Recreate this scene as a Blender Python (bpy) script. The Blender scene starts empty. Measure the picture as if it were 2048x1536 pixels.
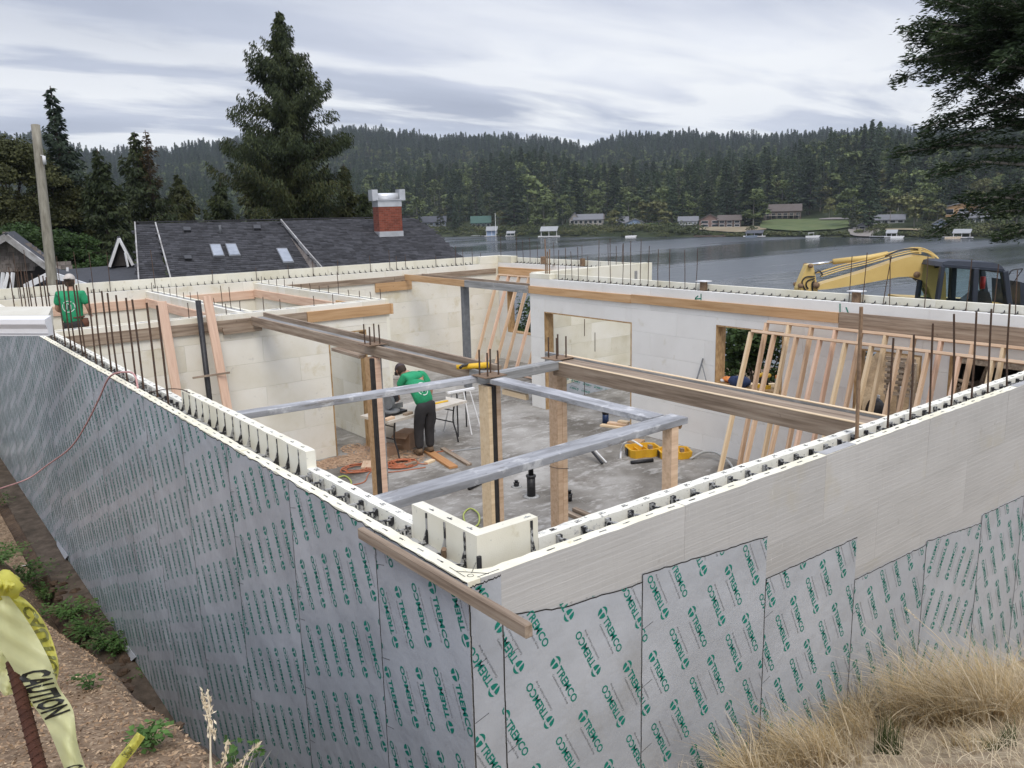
# A basement of foam forms under construction above a lake. All measures in metres.
import bpy, bmesh, math, random
import numpy as np
from mathutils import Vector, Matrix
random.seed(7); rng = np.random.default_rng(7)
sc = bpy.context.scene
C = bpy.data.collections.new("site"); sc.collection.children.link(C)
rad = math.radians
# ------------------------------------------------------------------ camera
FPX, YAW, PITCH, ROLL = 1664.39, .6609, .2083, -.0257
CAM = np.array([-1.700, -2.497, 1.424])
_f = np.array([math.sin(YAW)*math.cos(PITCH), math.cos(YAW)*math.cos(PITCH), -math.sin(PITCH)])
_r = np.array([math.cos(YAW), -math.sin(YAW), 0.]); _u = np.cross(_r, _f)
_r2 = _r*math.cos(ROLL)+_u*math.sin(ROLL); _u2 = -_r*math.sin(ROLL)+_u*math.cos(ROLL)
cam = bpy.data.objects.new("camera", bpy.data.cameras.new("camera")); C.objects.link(cam)
m = Matrix.Identity(4)
for i in range(3):
    m[i][0] = _r2[i]; m[i][1] = _u2[i]; m[i][2] = -_f[i]; m[i][3] = CAM[i]
cam.matrix_world = m
cam.data.sensor_width = 36; cam.data.lens = FPX*36/2048; cam.data.clip_start = .05; cam.data.clip_end = 9000
sc.camera = cam
# survey helpers: a line of sight meets a plane of the building (all in metres)
def ray(x, y): return _f*FPX+_r2*(x-1024)-_u2*(y-768)
def onz(x, y, z): d = ray(x, y); return CAM+d*(z-CAM[2])/d[2]
def onx(x, y, X): d = ray(x, y); return CAM+d*(X-CAM[0])/d[0]
def ony(x, y, Y): d = ray(x, y); return CAM+d*(Y-CAM[1])/d[1]
def at(x, y, D): return CAM+ray(x, y)*D/FPX
def onplane(x, y, o, n): d = ray(x, y); return CAM+d*(np.dot(np.array(o)-CAM, n)/np.dot(d, n))
def hor(x): return 450.3-.02568*(x+307)
# ------------------------------------------------------------------ world
w = bpy.data.worlds.new("World"); sc.world = w; w.use_nodes = True
nt = w.node_tree; N = nt.nodes; Lk = nt.links
for n in list(N): N.remove(n)
out = N.new('ShaderNodeOutputWorld'); bg = N.new('ShaderNodeBackground'); bg.inputs[1].default_value = .1
SUN_EL, SUN_AZ = rad(52), rad(205)
sky = N.new('ShaderNodeTexSky'); sky.sky_type = 'NISHITA'; sky.sun_disc = False
sky.sun_elevation = SUN_EL; sky.sun_rotation = SUN_AZ; sky.air_density = 1.2; sky.dust_density = 1.5
tc = N.new('ShaderNodeTexCoord'); sp = N.new('ShaderNodeSeparateXYZ'); Lk.new(tc.outputs['Generated'], sp.inputs[0])
def mth(op, a, b=None, c=None):
    n = N.new('ShaderNodeMath'); n.operation = op
    for i, v in enumerate((a, b, c)):
        if v is None: continue
        if isinstance(v, (int, float)): n.inputs[i].default_value = v
        else: Lk.new(v, n.inputs[i])
    return n.outputs[0]
zz = mth('MAXIMUM', sp.outputs[2], 0.0)
den = mth('ADD', zz, .11)
cx = mth('DIVIDE', sp.outputs[0], den); cy = mth('DIVIDE', sp.outputs[1], den)
cb = N.new('ShaderNodeCombineXYZ'); Lk.new(cx, cb.inputs[0]); Lk.new(cy, cb.inputs[1])
mp = N.new('ShaderNodeMapping'); Lk.new(cb.outputs[0], mp.inputs[0]); mp.inputs['Rotation'].default_value = (0, 0, YAW); mp.inputs['Scale'].default_value = (.5, 1.15, 1)
def noise(scale, det, rough, dist, off):
    a = N.new('ShaderNodeVectorMath'); a.operation = 'ADD'; Lk.new(mp.outputs[0], a.inputs[0]); a.inputs[1].default_value = (off, off*.7, 0)
    n = N.new('ShaderNodeTexNoise'); n.inputs['Scale'].default_value = scale; n.inputs['Detail'].default_value = det
    n.inputs['Roughness'].default_value = rough; n.inputs['Distortion'].default_value = dist; Lk.new(a.outputs[0], n.inputs[0]); return n.outputs[0]
def ramp(src, stops):
    n = N.new('ShaderNodeValToRGB'); e = n.color_ramp.elements
    e[0].position, e[0].color = stops[0][0], (*stops[0][1], 1)
    e[1].position, e[1].color = stops[-1][0], (*stops[-1][1], 1)
    for p, c in stops[1:-1]:
        q = e.new(p); q.color = (*c, 1)
    Lk.new(src, n.inputs[0]); return n.outputs[0]
n1 = noise(.60, 5, .5, .35, 3.1)
cl = ramp(n1, [(.34, (3.2, 3.5, 4.4)), (.46, (4.3, 4.65, 5.6)), (.56, (5.4, 5.7, 6.6)), (.68, (7.4, 7.6, 8.1))])
n2 = noise(1.7, 5, .52, .45, 9.0)
br = ramp(n2, [(.44, (0, 0, 0)), (.58, (1, 1, 1))])
low = N.new('ShaderNodeMapRange'); Lk.new(zz, low.inputs[0]); low.inputs[1].default_value = .12; low.inputs[2].default_value = .25; low.inputs[3].default_value = 1; low.inputs[4].default_value = 0
bl = mth('MULTIPLY', br, low.outputs[0])
mx = N.new('ShaderNodeMix'); mx.data_type = 'RGBA'; Lk.new(mth('MULTIPLY', bl, .85), mx.inputs[0]); Lk.new(cl, mx.inputs[6]); mx.inputs[7].default_value = (8.4, 8.5, 8.6, 1)
hz = N.new('ShaderNodeMapRange'); Lk.new(zz, hz.inputs[0]); hz.inputs[1].default_value = 0; hz.inputs[2].default_value = .09; hz.inputs[3].default_value = .7; hz.inputs[4].default_value = 0
mx2 = N.new('ShaderNodeMix'); mx2.data_type = 'RGBA'; Lk.new(hz.outputs[0], mx2.inputs[0]); Lk.new(mx.outputs[2], mx2.inputs[6]); mx2.inputs[7].default_value = (5.6, 6.3, 7.1, 1)
mx3 = N.new('ShaderNodeMix'); mx3.data_type = 'RGBA'; mx3.inputs[0].default_value = .06; Lk.new(mx2.outputs[2], mx3.inputs[6]); Lk.new(sky.outputs[0], mx3.inputs[7])
zen = N.new('ShaderNodeMapRange'); zen.interpolation_type = 'SMOOTHSTEP'; Lk.new(zz, zen.inputs[0]); zen.inputs[1].default_value = .2; zen.inputs[2].default_value = 1.; zen.inputs[3].default_value = 1.; zen.inputs[4].default_value = 2.1   # overcast: the zenith is brighter than the horizon
zs_ = N.new('ShaderNodeVectorMath'); zs_.operation = 'SCALE'; Lk.new(mx3.outputs[2], zs_.inputs[0]); Lk.new(zen.outputs[0], zs_.inputs['Scale'])
Lk.new(zs_.outputs[0], bg.inputs[0]); Lk.new(bg.outputs[0], out.inputs[0])
sun = bpy.data.objects.new("sun", bpy.data.lights.new("sun", 'SUN')); C.objects.link(sun)
sun.data.energy = 1.5; sun.data.angle = rad(30); sun.data.color = (1, .93, .82)
sd = Vector((math.sin(SUN_AZ)*math.cos(SUN_EL), math.cos(SUN_AZ)*math.cos(SUN_EL), math.sin(SUN_EL)))
sun.rotation_euler = sd.to_track_quat('Z', 'Y').to_euler()
vs = sc.view_settings; vs.view_transform = 'Standard'; vs.look = 'None'; vs.gamma = 1; vs.exposure = 0.33; vs.use_curve_mapping = False
try: sc.cycles.volume_max_steps = 64
except Exception: pass
HAZE = .00012
# ------------------------------------------------------------------ materials
MATS = {}
def mat(name, cols, rough=.7, scale=3., det=5, stretch=(1, 1, 1), bump=.2, bscale=None, coord='Object', rnd=.12, island=0., metal=0., spots=None, trans=0., spec=.4, wave=None, pos=(.3, .7), bdist=.01, bstretch=None, extra=None):
    """cols: list of colours spread over a noise ramp; rnd: brightness change per object; island: per loose piece"""
    if name in MATS: return MATS[name]
    m = bpy.data.materials.new(name); m.use_nodes = True; nt = m.node_tree; N = nt.nodes; L = nt.links
    b = N['Principled BSDF']; b.inputs['Roughness'].default_value = rough; b.inputs['Metallic'].default_value = metal
    b.inputs['Specular IOR Level'].default_value = spec
    tc = N.new('ShaderNodeTexCoord'); g = N.new('ShaderNodeNewGeometry'); oi = N.new('ShaderNodeObjectInfo')
    src = g.outputs['Position'] if coord == 'World' else tc.outputs['Object']
    ad = N.new('ShaderNodeVectorMath'); ad.operation = 'ADD'; L.new(src, ad.inputs[0])
    if coord != 'World':
        sc_ = N.new('ShaderNodeMath'); sc_.operation = 'MULTIPLY'; sc_.inputs[1].default_value = 37.; L.new(oi.outputs['Random'], sc_.inputs[0]); L.new(sc_.outputs[0], ad.inputs[1])
    mp = N.new('ShaderNodeMapping'); mp.inputs['Scale'].default_value = stretch; L.new(ad.outputs[0], mp.inputs[0])
    no = N.new('ShaderNodeTexNoise'); no.inputs['Scale'].default_value = scale; no.inputs['Detail'].default_value = det; no.inputs['Roughness'].default_value = .6; L.new(mp.outputs[0], no.inputs[0])
    r = N.new('ShaderNodeValToRGB'); e = r.color_ramp.elements; n = len(cols)
    e[0].position = pos[0]; e[0].color = (*cols[0], 1); e[1].position = pos[1]; e[1].color = (*cols[-1], 1)
    for i in range(1, n-1):
        q = e.new(pos[0]+(pos[1]-pos[0])*i/(n-1)); q.color = (*cols[i], 1)
    L.new(no.outputs[0], r.inputs[0]); col = r.outputs[0]
    def mixc(fac, a, bcol, mode='MIX'):
        x = N.new('ShaderNodeMix'); x.data_type = 'RGBA'; x.blend_type = mode
        if isinstance(fac, float): x.inputs[0].default_value = fac
        else: L.new(fac, x.inputs[0])
        L.new(a, x.inputs[6])
        if isinstance(bcol, tuple): x.inputs[7].default_value = (*bcol, 1)
        else: L.new(bcol, x.inputs[7])
        return x.outputs[2]
    if wave:   # lines along x at a spacing in z: (scale, colour, amount)
        wv = N.new('ShaderNodeTexWave'); wv.bands_direction = 'Z'; wv.inputs['Scale'].default_value = wave[0]; wv.inputs['Distortion'].default_value = wave[3] if len(wave) > 3 else .4
        L.new(src, wv.inputs[0]); rr = N.new('ShaderNodeMapRange'); L.new(wv.outputs[1], rr.inputs[0]); rr.inputs[1].default_value = .93; rr.inputs[2].default_value = 1; rr.inputs[3].default_value = 0; rr.inputs[4].default_value = wave[2]
        col = mixc(rr.outputs[0], col, wave[1])
    for s in (spots or []):   # (scale, threshold, softness, colour, amount, stretch)
        n2 = N.new('ShaderNodeTexNoise'); n2.inputs['Scale'].default_value = s[0]; n2.inputs['Detail'].default_value = 6; n2.inputs['Roughness'].default_value = .65
        mp2 = N.new('ShaderNodeMapping'); mp2.inputs['Location'].default_value = (s[0]*1.7, 3.3, s[1]*9); mp2.inputs['Scale'].default_value = s[5] if len(s) > 5 else (1, 1, 1)
        L.new(ad.outputs[0], mp2.inputs[0]); L.new(mp2.outputs[0], n2.inputs[0])
        rr = N.new('ShaderNodeMapRange'); L.new(n2.outputs[0], rr.inputs[0]); rr.inputs[1].default_value = s[1]; rr.inputs[2].default_value = s[1]+s[2]; rr.inputs[3].default_value = 0; rr.inputs[4].default_value = s[4]
        col = mixc(rr.outputs[0], col, s[3])
    if rnd or island:
        v = N.new('ShaderNodeMapRange'); L.new(oi.outputs['Random'], v.inputs[0]); v.inputs[3].default_value = 1-rnd; v.inputs[4].default_value = 1+rnd
        val = v.outputs[0]
        if island:
            v2 = N.new('ShaderNodeMapRange'); L.new(g.outputs['Random Per Island'], v2.inputs[0]); v2.inputs[3].default_value = 1-island; v2.inputs[4].default_value = 1+island
            mm = N.new('ShaderNodeMath'); mm.operation = 'MULTIPLY'; L.new(val, mm.inputs[0]); L.new(v2.outputs[0], mm.inputs[1]); val = mm.outputs[0]
        vm = N.new('ShaderNodeVectorMath'); vm.operation = 'SCALE'; L.new(col, vm.inputs[0]); L.new(val, vm.inputs['Scale']); col = vm.outputs[0]
    L.new(col, b.inputs['Base Color'])
    if bump:
        bn = N.new('ShaderNodeTexNoise'); bn.inputs['Scale'].default_value = bscale or scale*5; bn.inputs['Detail'].default_value = 5
        mb = N.new('ShaderNodeMapping'); mb.inputs['Scale'].default_value = bstretch or stretch; L.new(ad.outputs[0], mb.inputs[0]); L.new(mb.outputs[0], bn.inputs[0])
        bu = N.new('ShaderNodeBump'); bu.inputs['Strength'].default_value = bump; bu.inputs['Distance'].default_value = bdist
        L.new(bn.outputs[0], bu.inputs['Height']); L.new(bu.outputs[0], b.inputs['Normal'])
    if trans:
        o = N['Material Output']; t = N.new('ShaderNodeBsdfTranslucent'); L.new(col, t.inputs[0]); ms = N.new('ShaderNodeMixShader'); ms.inputs[0].default_value = trans
        L.new(b.outputs[0], ms.inputs[1]); L.new(t.outputs[0], ms.inputs[2]); L.new(ms.outputs[0], o.inputs[0])
    MATS[name] = m; return m
def col3(r, g, b):
    f = lambda c: ((c/255+.055)/1.055)**2.4 if c > 10 else c/255/12.92
    return (f(r), f(g), f(b))
foam = mat('foam', [(.64, .60, .46), (.76, .73, .61), (.82, .80, .71)], .85, 1.1, 5, rnd=.05, bump=.25, bscale=160, bdist=.003,
           spots=[(7, .62, .10, (.50, .44, .27), .55), (26, .66, .05, (.33, .32, .30), .6)])
foam_in = mat('foam_inner_face', [(.70, .66, .54), (.78, .75, .66), (.83, .81, .74)], .85, .9, 5, rnd=.022, bump=.2, bscale=60, bdist=.003,
           spots=[(2.2, .56, .12, (.60, .53, .35), .55), (18, .68, .06, (.36, .35, .32), .55), (5, .64, .05, (.52, .50, .46), .5)])
foam_white = mat('foam_white_face', [(.74, .725, .69), (.80, .79, .76), (.84, .83, .80)], .85, .9, 5, rnd=.012, bump=.15, bscale=70, bdist=.002,
           spots=[(16, .69, .05, (.40, .40, .38), .5), (3, .63, .08, (.62, .585, .48), .45)])
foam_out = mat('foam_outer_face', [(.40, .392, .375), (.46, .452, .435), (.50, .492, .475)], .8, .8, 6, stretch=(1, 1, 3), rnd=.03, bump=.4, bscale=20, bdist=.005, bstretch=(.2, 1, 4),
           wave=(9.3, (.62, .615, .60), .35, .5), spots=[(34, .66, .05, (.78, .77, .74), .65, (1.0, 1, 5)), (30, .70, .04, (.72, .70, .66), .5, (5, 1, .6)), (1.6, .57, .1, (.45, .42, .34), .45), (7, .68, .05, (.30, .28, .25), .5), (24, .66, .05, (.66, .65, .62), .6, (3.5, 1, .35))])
foam_top = mat('foam_cut_top', [(.70, .66, .50), (.80, .76, .61), (.84, .81, .70)], .9, 3, 5, rnd=.04, bump=.5, bscale=90, bdist=.006, spots=[(24, .63, .08, (.55, .46, .26), .6)])
foam_spat = mat('foam_top_spattered', [(.76, .74, .64), (.85, .83, .75)], .9, 4, 4, rnd=.04, bump=.4, bscale=90, bdist=.005, spots=[(40, .61, .04, (.18, .18, .18), .75), (9, .60, .08, (.42, .42, .42), .7)])
black = mat('black_plastic', [(.012, .012, .014), (.03, .03, .033)], .45, 20, 2, bump=0, rnd=.1)
splat = mat('cement_spattered_plastic', [(.015, .015, .017), (.03, .03, .033)], .6, 20, 3, bump=.3, bscale=60, spots=[(30, .48, .05, (.36, .36, .35), .9)])
conc = mat('raw_concrete', [(.22, .22, .215), (.33, .33, .32), (.43, .43, .42)], .95, 9, 6, bump=.9, bscale=30, bdist=.02, coord='World')
rebar_m = mat('rusty_rebar', [(.055, .033, .022), (.085, .05, .032), (.06, .05, .045)], .85, 30, 4, bump=.3, bscale=200)
rust_m = mat('rusted_steel', [(.14, .09, .06), (.24, .16, .10), (.13, .08, .05)], .85, 14, 5, bump=.3, bscale=80)
slab = mat('concrete_slab', [(.115, .103, .086), (.19, .175, .153), (.275, .26, .235), (.35, .335, .31)], .82, .85, 9, coord='World', bump=.25, bscale=18, pos=(.34, .66), rnd=0,
           spots=[(3.2, .53, .10, (.47, .455, .43), .5, (1, 2.0, 1)), (1.3, .58, .10, (.12, .10, .078), .6), (14, .6, .05, (.50, .485, .46), .35), (40, .67, .03, (.08, .07, .06), .4)])
fir = mat('fresh_fir_lumber', [(.50, .335, .215), (.63, .45, .305), (.71, .53, .38)], .7, 5, 5, stretch=(.35, 5, 5), rnd=.13, bump=.15, bscale=30, bdist=.003, spots=[(3.2, .70, .03, (.14, .06, .03), .8, (2.2, 4.5, 4.5))])
pale = mat('pale_pine_lumber', [(.60, .45, .28), (.70, .54, .35), (.74, .60, .42)], .7, 5, 5, stretch=(.35, 5, 5), rnd=.1, bump=.15, bscale=30, bdist=.003, spots=[(3.2, .71, .03, (.22, .11, .05), .8, (2.2, 4.5, 4.5))])
pinkw = mat('pink_fir_board', [(.58, .375, .27), (.69, .475, .35), (.74, .54, .41)], .7, 5, 5, stretch=(.35, 5, 5), rnd=.07, bump=.12, bscale=30, bdist=.003)
tanw = mat('golden_plank', [(.40, .23, .105), (.53, .33, .17), (.60, .40, .23)], .7, 3.5, 6, stretch=(.35, 6, 6), rnd=.12, bump=.15, bscale=30, bdist=.003, spots=[(2.6, .69, .03, (.10, .045, .02), .85, (2.4, 4.5, 4.5))])
brownw = mat('weathered_brown_plank', [(.14, .10, .068), (.27, .205, .15), (.40, .325, .25)], .8, 3.5, 6, stretch=(.4, 7, 7), rnd=.12, bump=.25, bscale=30, bdist=.004, spots=[(3, .67, .04, (.07, .045, .03), .8, (2.4, 4, 4))])
greyw = mat('weathered_grey_plank', [(.17, .17, .165), (.27, .27, .265), (.36, .36, .36)], .85, 3.5, 6, stretch=(.4, 7, 7), rnd=.12, bump=.3, bscale=30, bdist=.004, spots=[(4, .58, .1, (.44, .43, .41), .6)])
bluew = mat('blue_grey_cement_stained_plank', [(.19, .19, .195), (.32, .325, .34), (.47, .475, .495)], .85, 2.6, 8, stretch=(.7, 4, 4), rnd=.08, bump=.3, bscale=25, bdist=.004, spots=[(5, .56, .08, (.62, .62, .62), .6), (5, .61, .06, (.16, .14, .12), .75, (.6, 3, 3)), (30, .64, .05, (.10, .10, .10), .5)])
osb = mat('strand_board', [(.25, .15, .065), (.42, .27, .13), (.55, .38, .20)], .75, 22, 4, stretch=(1, 1, .35), rnd=.08, bump=.2, bscale=50)
memb = mat('silver_membrane', [(.36, .38, .41), (.43, .455, .49), (.50, .525, .56)], .30, 1.3, 4, rnd=.04, bump=.55, bscale=2.3, bdist=.05, spec=.5, spots=[(1.4, .60, .12, (.30, .29, .26), .4), (9, .68, .05, (.42, .43, .45), .4, (1, 1, .3))])
seam = mat('black_seam_mastic', [(.012, .012, .014), (.02, .02, .02)], .5, 20, 2, bump=0)
green_ink = mat('green_ink', [(.001, .18, .135), (.002, .21, .16)], .5, 3, 2, bump=0, rnd=0)
grey_ink = mat('dark_grey_ink', [(.085, .09, .095), (.11, .115, .12)], .5, 3, 2, bump=0, rnd=0)
spray = mat('green_spray_paint', [(.0, .19, .12), (.01, .25, .17)], .6, 10, 4, bump=0)
white_p = mat('white_paint', [(.68, .68, .68), (.78, .78, .78)], .5, 4, 4, bump=.05)
steelgrey = mat('grey_steel_tube', [(.13, .14, .155), (.20, .21, .225)], .6, 9, 6, bump=.15, rnd=.05, spots=[(12, .62, .05, (.30, .30, .30), .4)])
# ------------------------------------------------------------------ object helpers
W = {}   # world location of parents
def tag(o, label=None, cat=None, group=None, kind=None):
    if label: o['label'] = label
    if cat: o['category'] = cat
    if group: o['group'] = group
    if kind: o['kind'] = kind
    return o
def E(name, label, cat, loc, group=None):
    o = bpy.data.objects.new(name, None); o.empty_display_size = .2; C.objects.link(o); o.location = [float(v) for v in loc]
    W[o.name] = Vector([float(v) for v in loc]); return tag(o, label, cat, group)
def me(name, v, f, mt=None, smooth=False, mi=None):
    d = bpy.data.meshes.new(name)
    v = np.asarray(v, dtype=np.float32).reshape(-1, 3)
    if isinstance(f, np.ndarray):
        nf, k = f.shape; d.vertices.add(len(v)); d.vertices.foreach_set('co', v.ravel())
        d.loops.add(nf*k); d.loops.foreach_set('vertex_index', f.astype(np.int32).ravel()); d.polygons.add(nf)
        d.polygons.foreach_set('loop_start', np.arange(0, nf*k, k, dtype=np.int32)); d.update(calc_edges=True)
    else:
        d.from_pydata(v.tolist(), [], f)
    for x in (mt if isinstance(mt, (list, tuple)) else [mt]):
        if x: d.materials.append(x)
    if mi is not None: d.polygons.foreach_set('material_index', np.asarray(mi, dtype=np.int32))
    if smooth: d.polygons.foreach_set('use_smooth', np.ones(len(d.polygons), dtype=bool))
    d.update(); return d
def link(name, data, parent=None, mtx=None):
    """mtx is in world space; parents never rotate"""
    o = bpy.data.objects.new(name, data); C.objects.link(o); mtx = mtx or Matrix.Identity(4)
    W[o.name] = mtx.translation.copy()
    if parent:
        o.parent = parent; o.matrix_local = Matrix.Translation(-W[parent.name]) @ mtx
    else: o.matrix_local = mtx
    return o
def obj(name, v, f, mt, parent=None, smooth=False, origin=None, mi=None):
    v = np.asarray(v, dtype=np.float64).reshape(-1, 3)
    if origin is None: origin = W[parent.name] if parent else Vector(((v[:, 0].min()+v[:, 0].max())/2, (v[:, 1].min()+v[:, 1].max())/2, v[:, 2].min()))
    return link(name, me(name, v-np.array(origin), f, mt, smooth, mi), parent, Matrix.Translation(Vector(origin)))
_bx = {}
def boxmesh(l, w_, h, mt, ch=.003):
    k = (round(l, 3), round(w_, 3), round(h, 3), mt.name, round(ch, 4))
    if k in _bx: return _bx[k]
    bm = bmesh.new(); bmesh.ops.create_cube(bm, size=1)
    for v in bm.verts: v.co = Vector((v.co.x*l, v.co.y*w_, v.co.z*h))
    if ch and min(l, w_, h) > 2.5*ch: bmesh.ops.bevel(bm, geom=bm.edges[:], offset=ch, segments=1, affect='EDGES')
    d = bpy.data.meshes.new('box'); bm.to_mesh(d); bm.free(); d.materials.append(mt); _bx[k] = d; return d
def box(name, c, s, mt, parent=None, ch=.003, rz=0., rot=None):
    """centre, size"""
    M_ = Matrix.Translation(Vector([float(q) for q in c]))
    if rot is not None: M_ = M_ @ rot.to_4x4()
    elif rz: M_ = M_ @ Matrix.Rotation(rz, 4, 'Z')
    return link(name, boxmesh(s[0], s[1], s[2], mt, ch), parent, M_)
def bb(name, a, b, mt, parent=None, ch=.003):
    """box from its two corners"""
    a = np.array(a, float); b = np.array(b, float); return box(name, (a+b)/2, np.abs(b-a), mt, parent, ch)
def board(name, p0, p1, wid, thk, mt, parent=None, up=(0, 0, 1), ch=.003, roll=0.):
    """plank from p0 to p1 (axis through its middle); wid is measured across, thk along 'up'"""
    p0 = Vector([float(q) for q in p0]); p1 = Vector([float(q) for q in p1]); x = (p1-p0); l = x.length; x.normalize()
    u = Vector(up); y = u.cross(x).normalized(); z = x.cross(y).normalized()
    R = Matrix((x, y, z)).transposed()
    if roll: R = R @ Matrix.Rotation(roll, 3, 'X')
    return link(name, boxmesh(l, wid, thk, mt, ch), parent, Matrix.Translation((p0+p1)/2) @ R.to_4x4())
class MB:
    """collects pieces into one mesh"""
    def __init__(s): s.v = []; s.f = []; s.m = []
    def add(s, v, f, mi=0):
        n = len(s.v); s.v += [tuple(map(float, q)) for q in v]; s.f += [tuple(i+n for i in q) for q in f]; s.m += [mi]*len(f); return s
    def box(s, a, b, mi=0):
        (x0, y0, z0), (x1, y1, z1) = a, b
        return s.add([(x0, y0, z0), (x1, y0, z0), (x1, y1, z0), (x0, y1, z0), (x0, y0, z1), (x1, y0, z1), (x1, y1, z1), (x0, y1, z1)],
                     [(0, 3, 2, 1), (4, 5, 6, 7), (0, 1, 5, 4), (1, 2, 6, 5), (2, 3, 7, 6), (3, 0, 4, 7)], mi)
    def tube(s, pts, r, seg=8, mi=0, cap=True):
        P = [Vector([float(c) for c in p]) for p in pts]; n = len(P); rr = r if isinstance(r, (list, tuple)) else [r]*n; V = []; prev = None
        for i, p in enumerate(P):
            t = (P[min(i+1, n-1)]-P[max(i-1, 0)])
            if t.length < 1e-9: t = Vector((0, 0, 1))
            t.normalize()
            a = prev if prev is not None else (Vector((0, 0, 1)) if abs(t.z) < .9 else Vector((1, 0, 0)))
            y = (a-t*a.dot(t)).normalized(); x = y.cross(t); prev = y
            for k in range(seg):
                q = 2*math.pi*k/seg; V.append(p+(x*math.cos(q)+y*math.sin(q))*rr[i])
        F = [(i*seg+k, i*seg+(k+1) % seg, (i+1)*seg+(k+1) % seg, (i+1)*seg+k) for i in range(n-1) for k in range(seg)]
        if cap: F += [tuple(range(seg))[::-1], tuple((n-1)*seg+k for k in range(seg))]
        return s.add(V, F, mi)
    def prism(s, poly, ext, mi=0):
        """poly: list of 3-d points in one plane, extruded by the vector ext"""
        n = len(poly); ext = np.array(ext, float); V = [tuple(p) for p in poly]+[tuple(np.array(p)+ext) for p in poly]
        F = [tuple(range(n))[::-1], tuple(range(n, 2*n))]+[(i, (i+1) % n, n+(i+1) % n, n+i) for i in range(n)]
        return s.add(V, F, mi)
    def obj(s, name, mt, parent=None, smooth=False, origin=None):
        return obj(name, s.v, s.f, mt, parent, smooth, origin, s.m)
def curvepts(pts, n=8):
    """Catmull-Rom through points"""
    P = [np.array(p, float) for p in pts]; P = [2*P[0]-P[1]]+P+[2*P[-1]-P[-2]]; o = []
    for i in range(1, len(P)-2):
        for k in range(n):
            t = k/n; a, b, c, d = P[i-1:i+3]
            o.append(.5*((2*b)+(-a+c)*t+(2*a-5*b+4*c-d)*t*t+(-a+3*b-3*c+d)*t**3))
    o.append(P[-2]); return o
def textmesh(s, size=1., off=0., res=2):
    cu = bpy.data.curves.new('t', 'FONT'); cu.body = s; cu.size = size; cu.offset = off; cu.resolution_u = res
    o = bpy.data.objects.new('t', cu); sc.collection.objects.link(o); dg = bpy.context.evaluated_depsgraph_get()
    d = bpy.data.meshes.new_from_object(o.evaluated_get(dg)); v = np.array([q.co[:2] for q in d.vertices]); f = [tuple(p.vertices) for p in d.polygons]
    bpy.data.objects.remove(o); bpy.data.curves.remove(cu); bpy.data.meshes.remove(d); return v, f
# ------------------------------------------------------------------ ground near the building
FL = -2.72
def sstep(a, b, x): t = np.clip((x-a)/(b-a), 0, 1); return t*t*(3-2*t)
_np = rng.random((64, 64))
def vnoise(x, y, s=1.):
    x = np.asarray(x)*s+1000.; y = np.asarray(y)*s+1000.; xi = np.floor(x).astype(int); yi = np.floor(y).astype(int); fx = x-xi; fy = y-yi; fx = fx*fx*(3-2*fx); fy = fy*fy*(3-2*fy)
    g = lambda a, b: _np[a % 64, b % 64]
    return (g(xi, yi)*(1-fx)+g(xi+1, yi)*fx)*(1-fy)+(g(xi, yi+1)*(1-fx)+g(xi+1, yi+1)*fx)*fy-.5
def fbm(x, y, s=1., o=4):
    r = 0; a = 1
    for i in range(o): r = r+vnoise(x+i*7.3, y-i*3.1, s*2**i)*a; a *= .5
    return r
def lip(Y): return -.90+.065*(Y-.7)+.05*np.sin(Y*2.1)
def gh(X, Y):
    X = np.asarray(X, float); Y = np.asarray(Y, float)
    L_ = np.minimum(-.6-.27*(Y-.4)+.12*(lip(Y)-X), -.22); L_ = np.maximum(L_, -2.6)
    R_ = np.minimum(-1.2-.23*X-.43*Y, -.22)
    R_ = np.maximum(R_, -3.6)
    t = sstep(-1.0, -.1, X); side = L_*(1-t)+R_*t
    cut = sstep(.2, 1.6, Y)*sstep(0, 1, (X-lip(Y))/(-.32-lip(Y)))
    side = side*(1-cut)+(-3.12)*cut
    side = np.where((X > -.02) & (Y > .05), -3.2, side)
    return side+fbm(X, Y, 1.7)*.05*(1-cut*.6)+fbm(X, Y, 9)*.012
def heightsheet(name, xs, ys, fz, mt, kind='structure'):
    X, Y = np.meshgrid(xs, ys); Z = fz(X, Y); n, k = X.shape; v = np.stack([X, Y, Z], -1).reshape(-1, 3); i = np.arange(n*k).reshape(n, k)
    f = np.stack([i[:-1, :-1], i[:-1, 1:], i[1:, 1:], i[1:, :-1]], -1).reshape(-1, 4)
    return tag(link(name, me(name, v, f, mt, True)), kind=kind)
bark_ground = mat('bark_and_soil', [(.095, .060, .034), (.20, .135, .082), (.31, .22, .14)], .95, 14, 8, coord='World', bump=.8, bscale=70, bdist=.012, rnd=0, spots=[(38, .56, .05, (.44, .335, .22), .7), (2.2, .60, .1, (.075, .045, .028), .7)])
dry_ground = mat('dry_grass_thatch', [(.17, .125, .08), (.32, .25, .165), (.44, .36, .25)], .95, 9, 8, coord='World', bump=.9, bscale=50, bdist=.012, rnd=0, stretch=(1, .5, 1), spots=[(1.6, .58, .1, (.24, .12, .07), .45), (2.7, .62, .08, (.10, .10, .045), .4)])
mud = mat('bare_dirt', [(.11, .078, .05), (.20, .145, .095), (.30, .225, .15)], .95, 1.6, 8, coord='World', bump=.7, bscale=9, bdist=.03, rnd=0)
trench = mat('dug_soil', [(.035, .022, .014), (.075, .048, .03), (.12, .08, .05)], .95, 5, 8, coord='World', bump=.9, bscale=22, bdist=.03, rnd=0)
heightsheet('bark_bank', np.linspace(-7, -.45, 95), np.linspace(-6, 17, 330), lambda X, Y: gh(np.minimum(X, lip(Y)+.03), Y)-np.where(X > lip(Y)+.03, (X-lip(Y)-.03)*6, 0), bark_ground)
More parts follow.
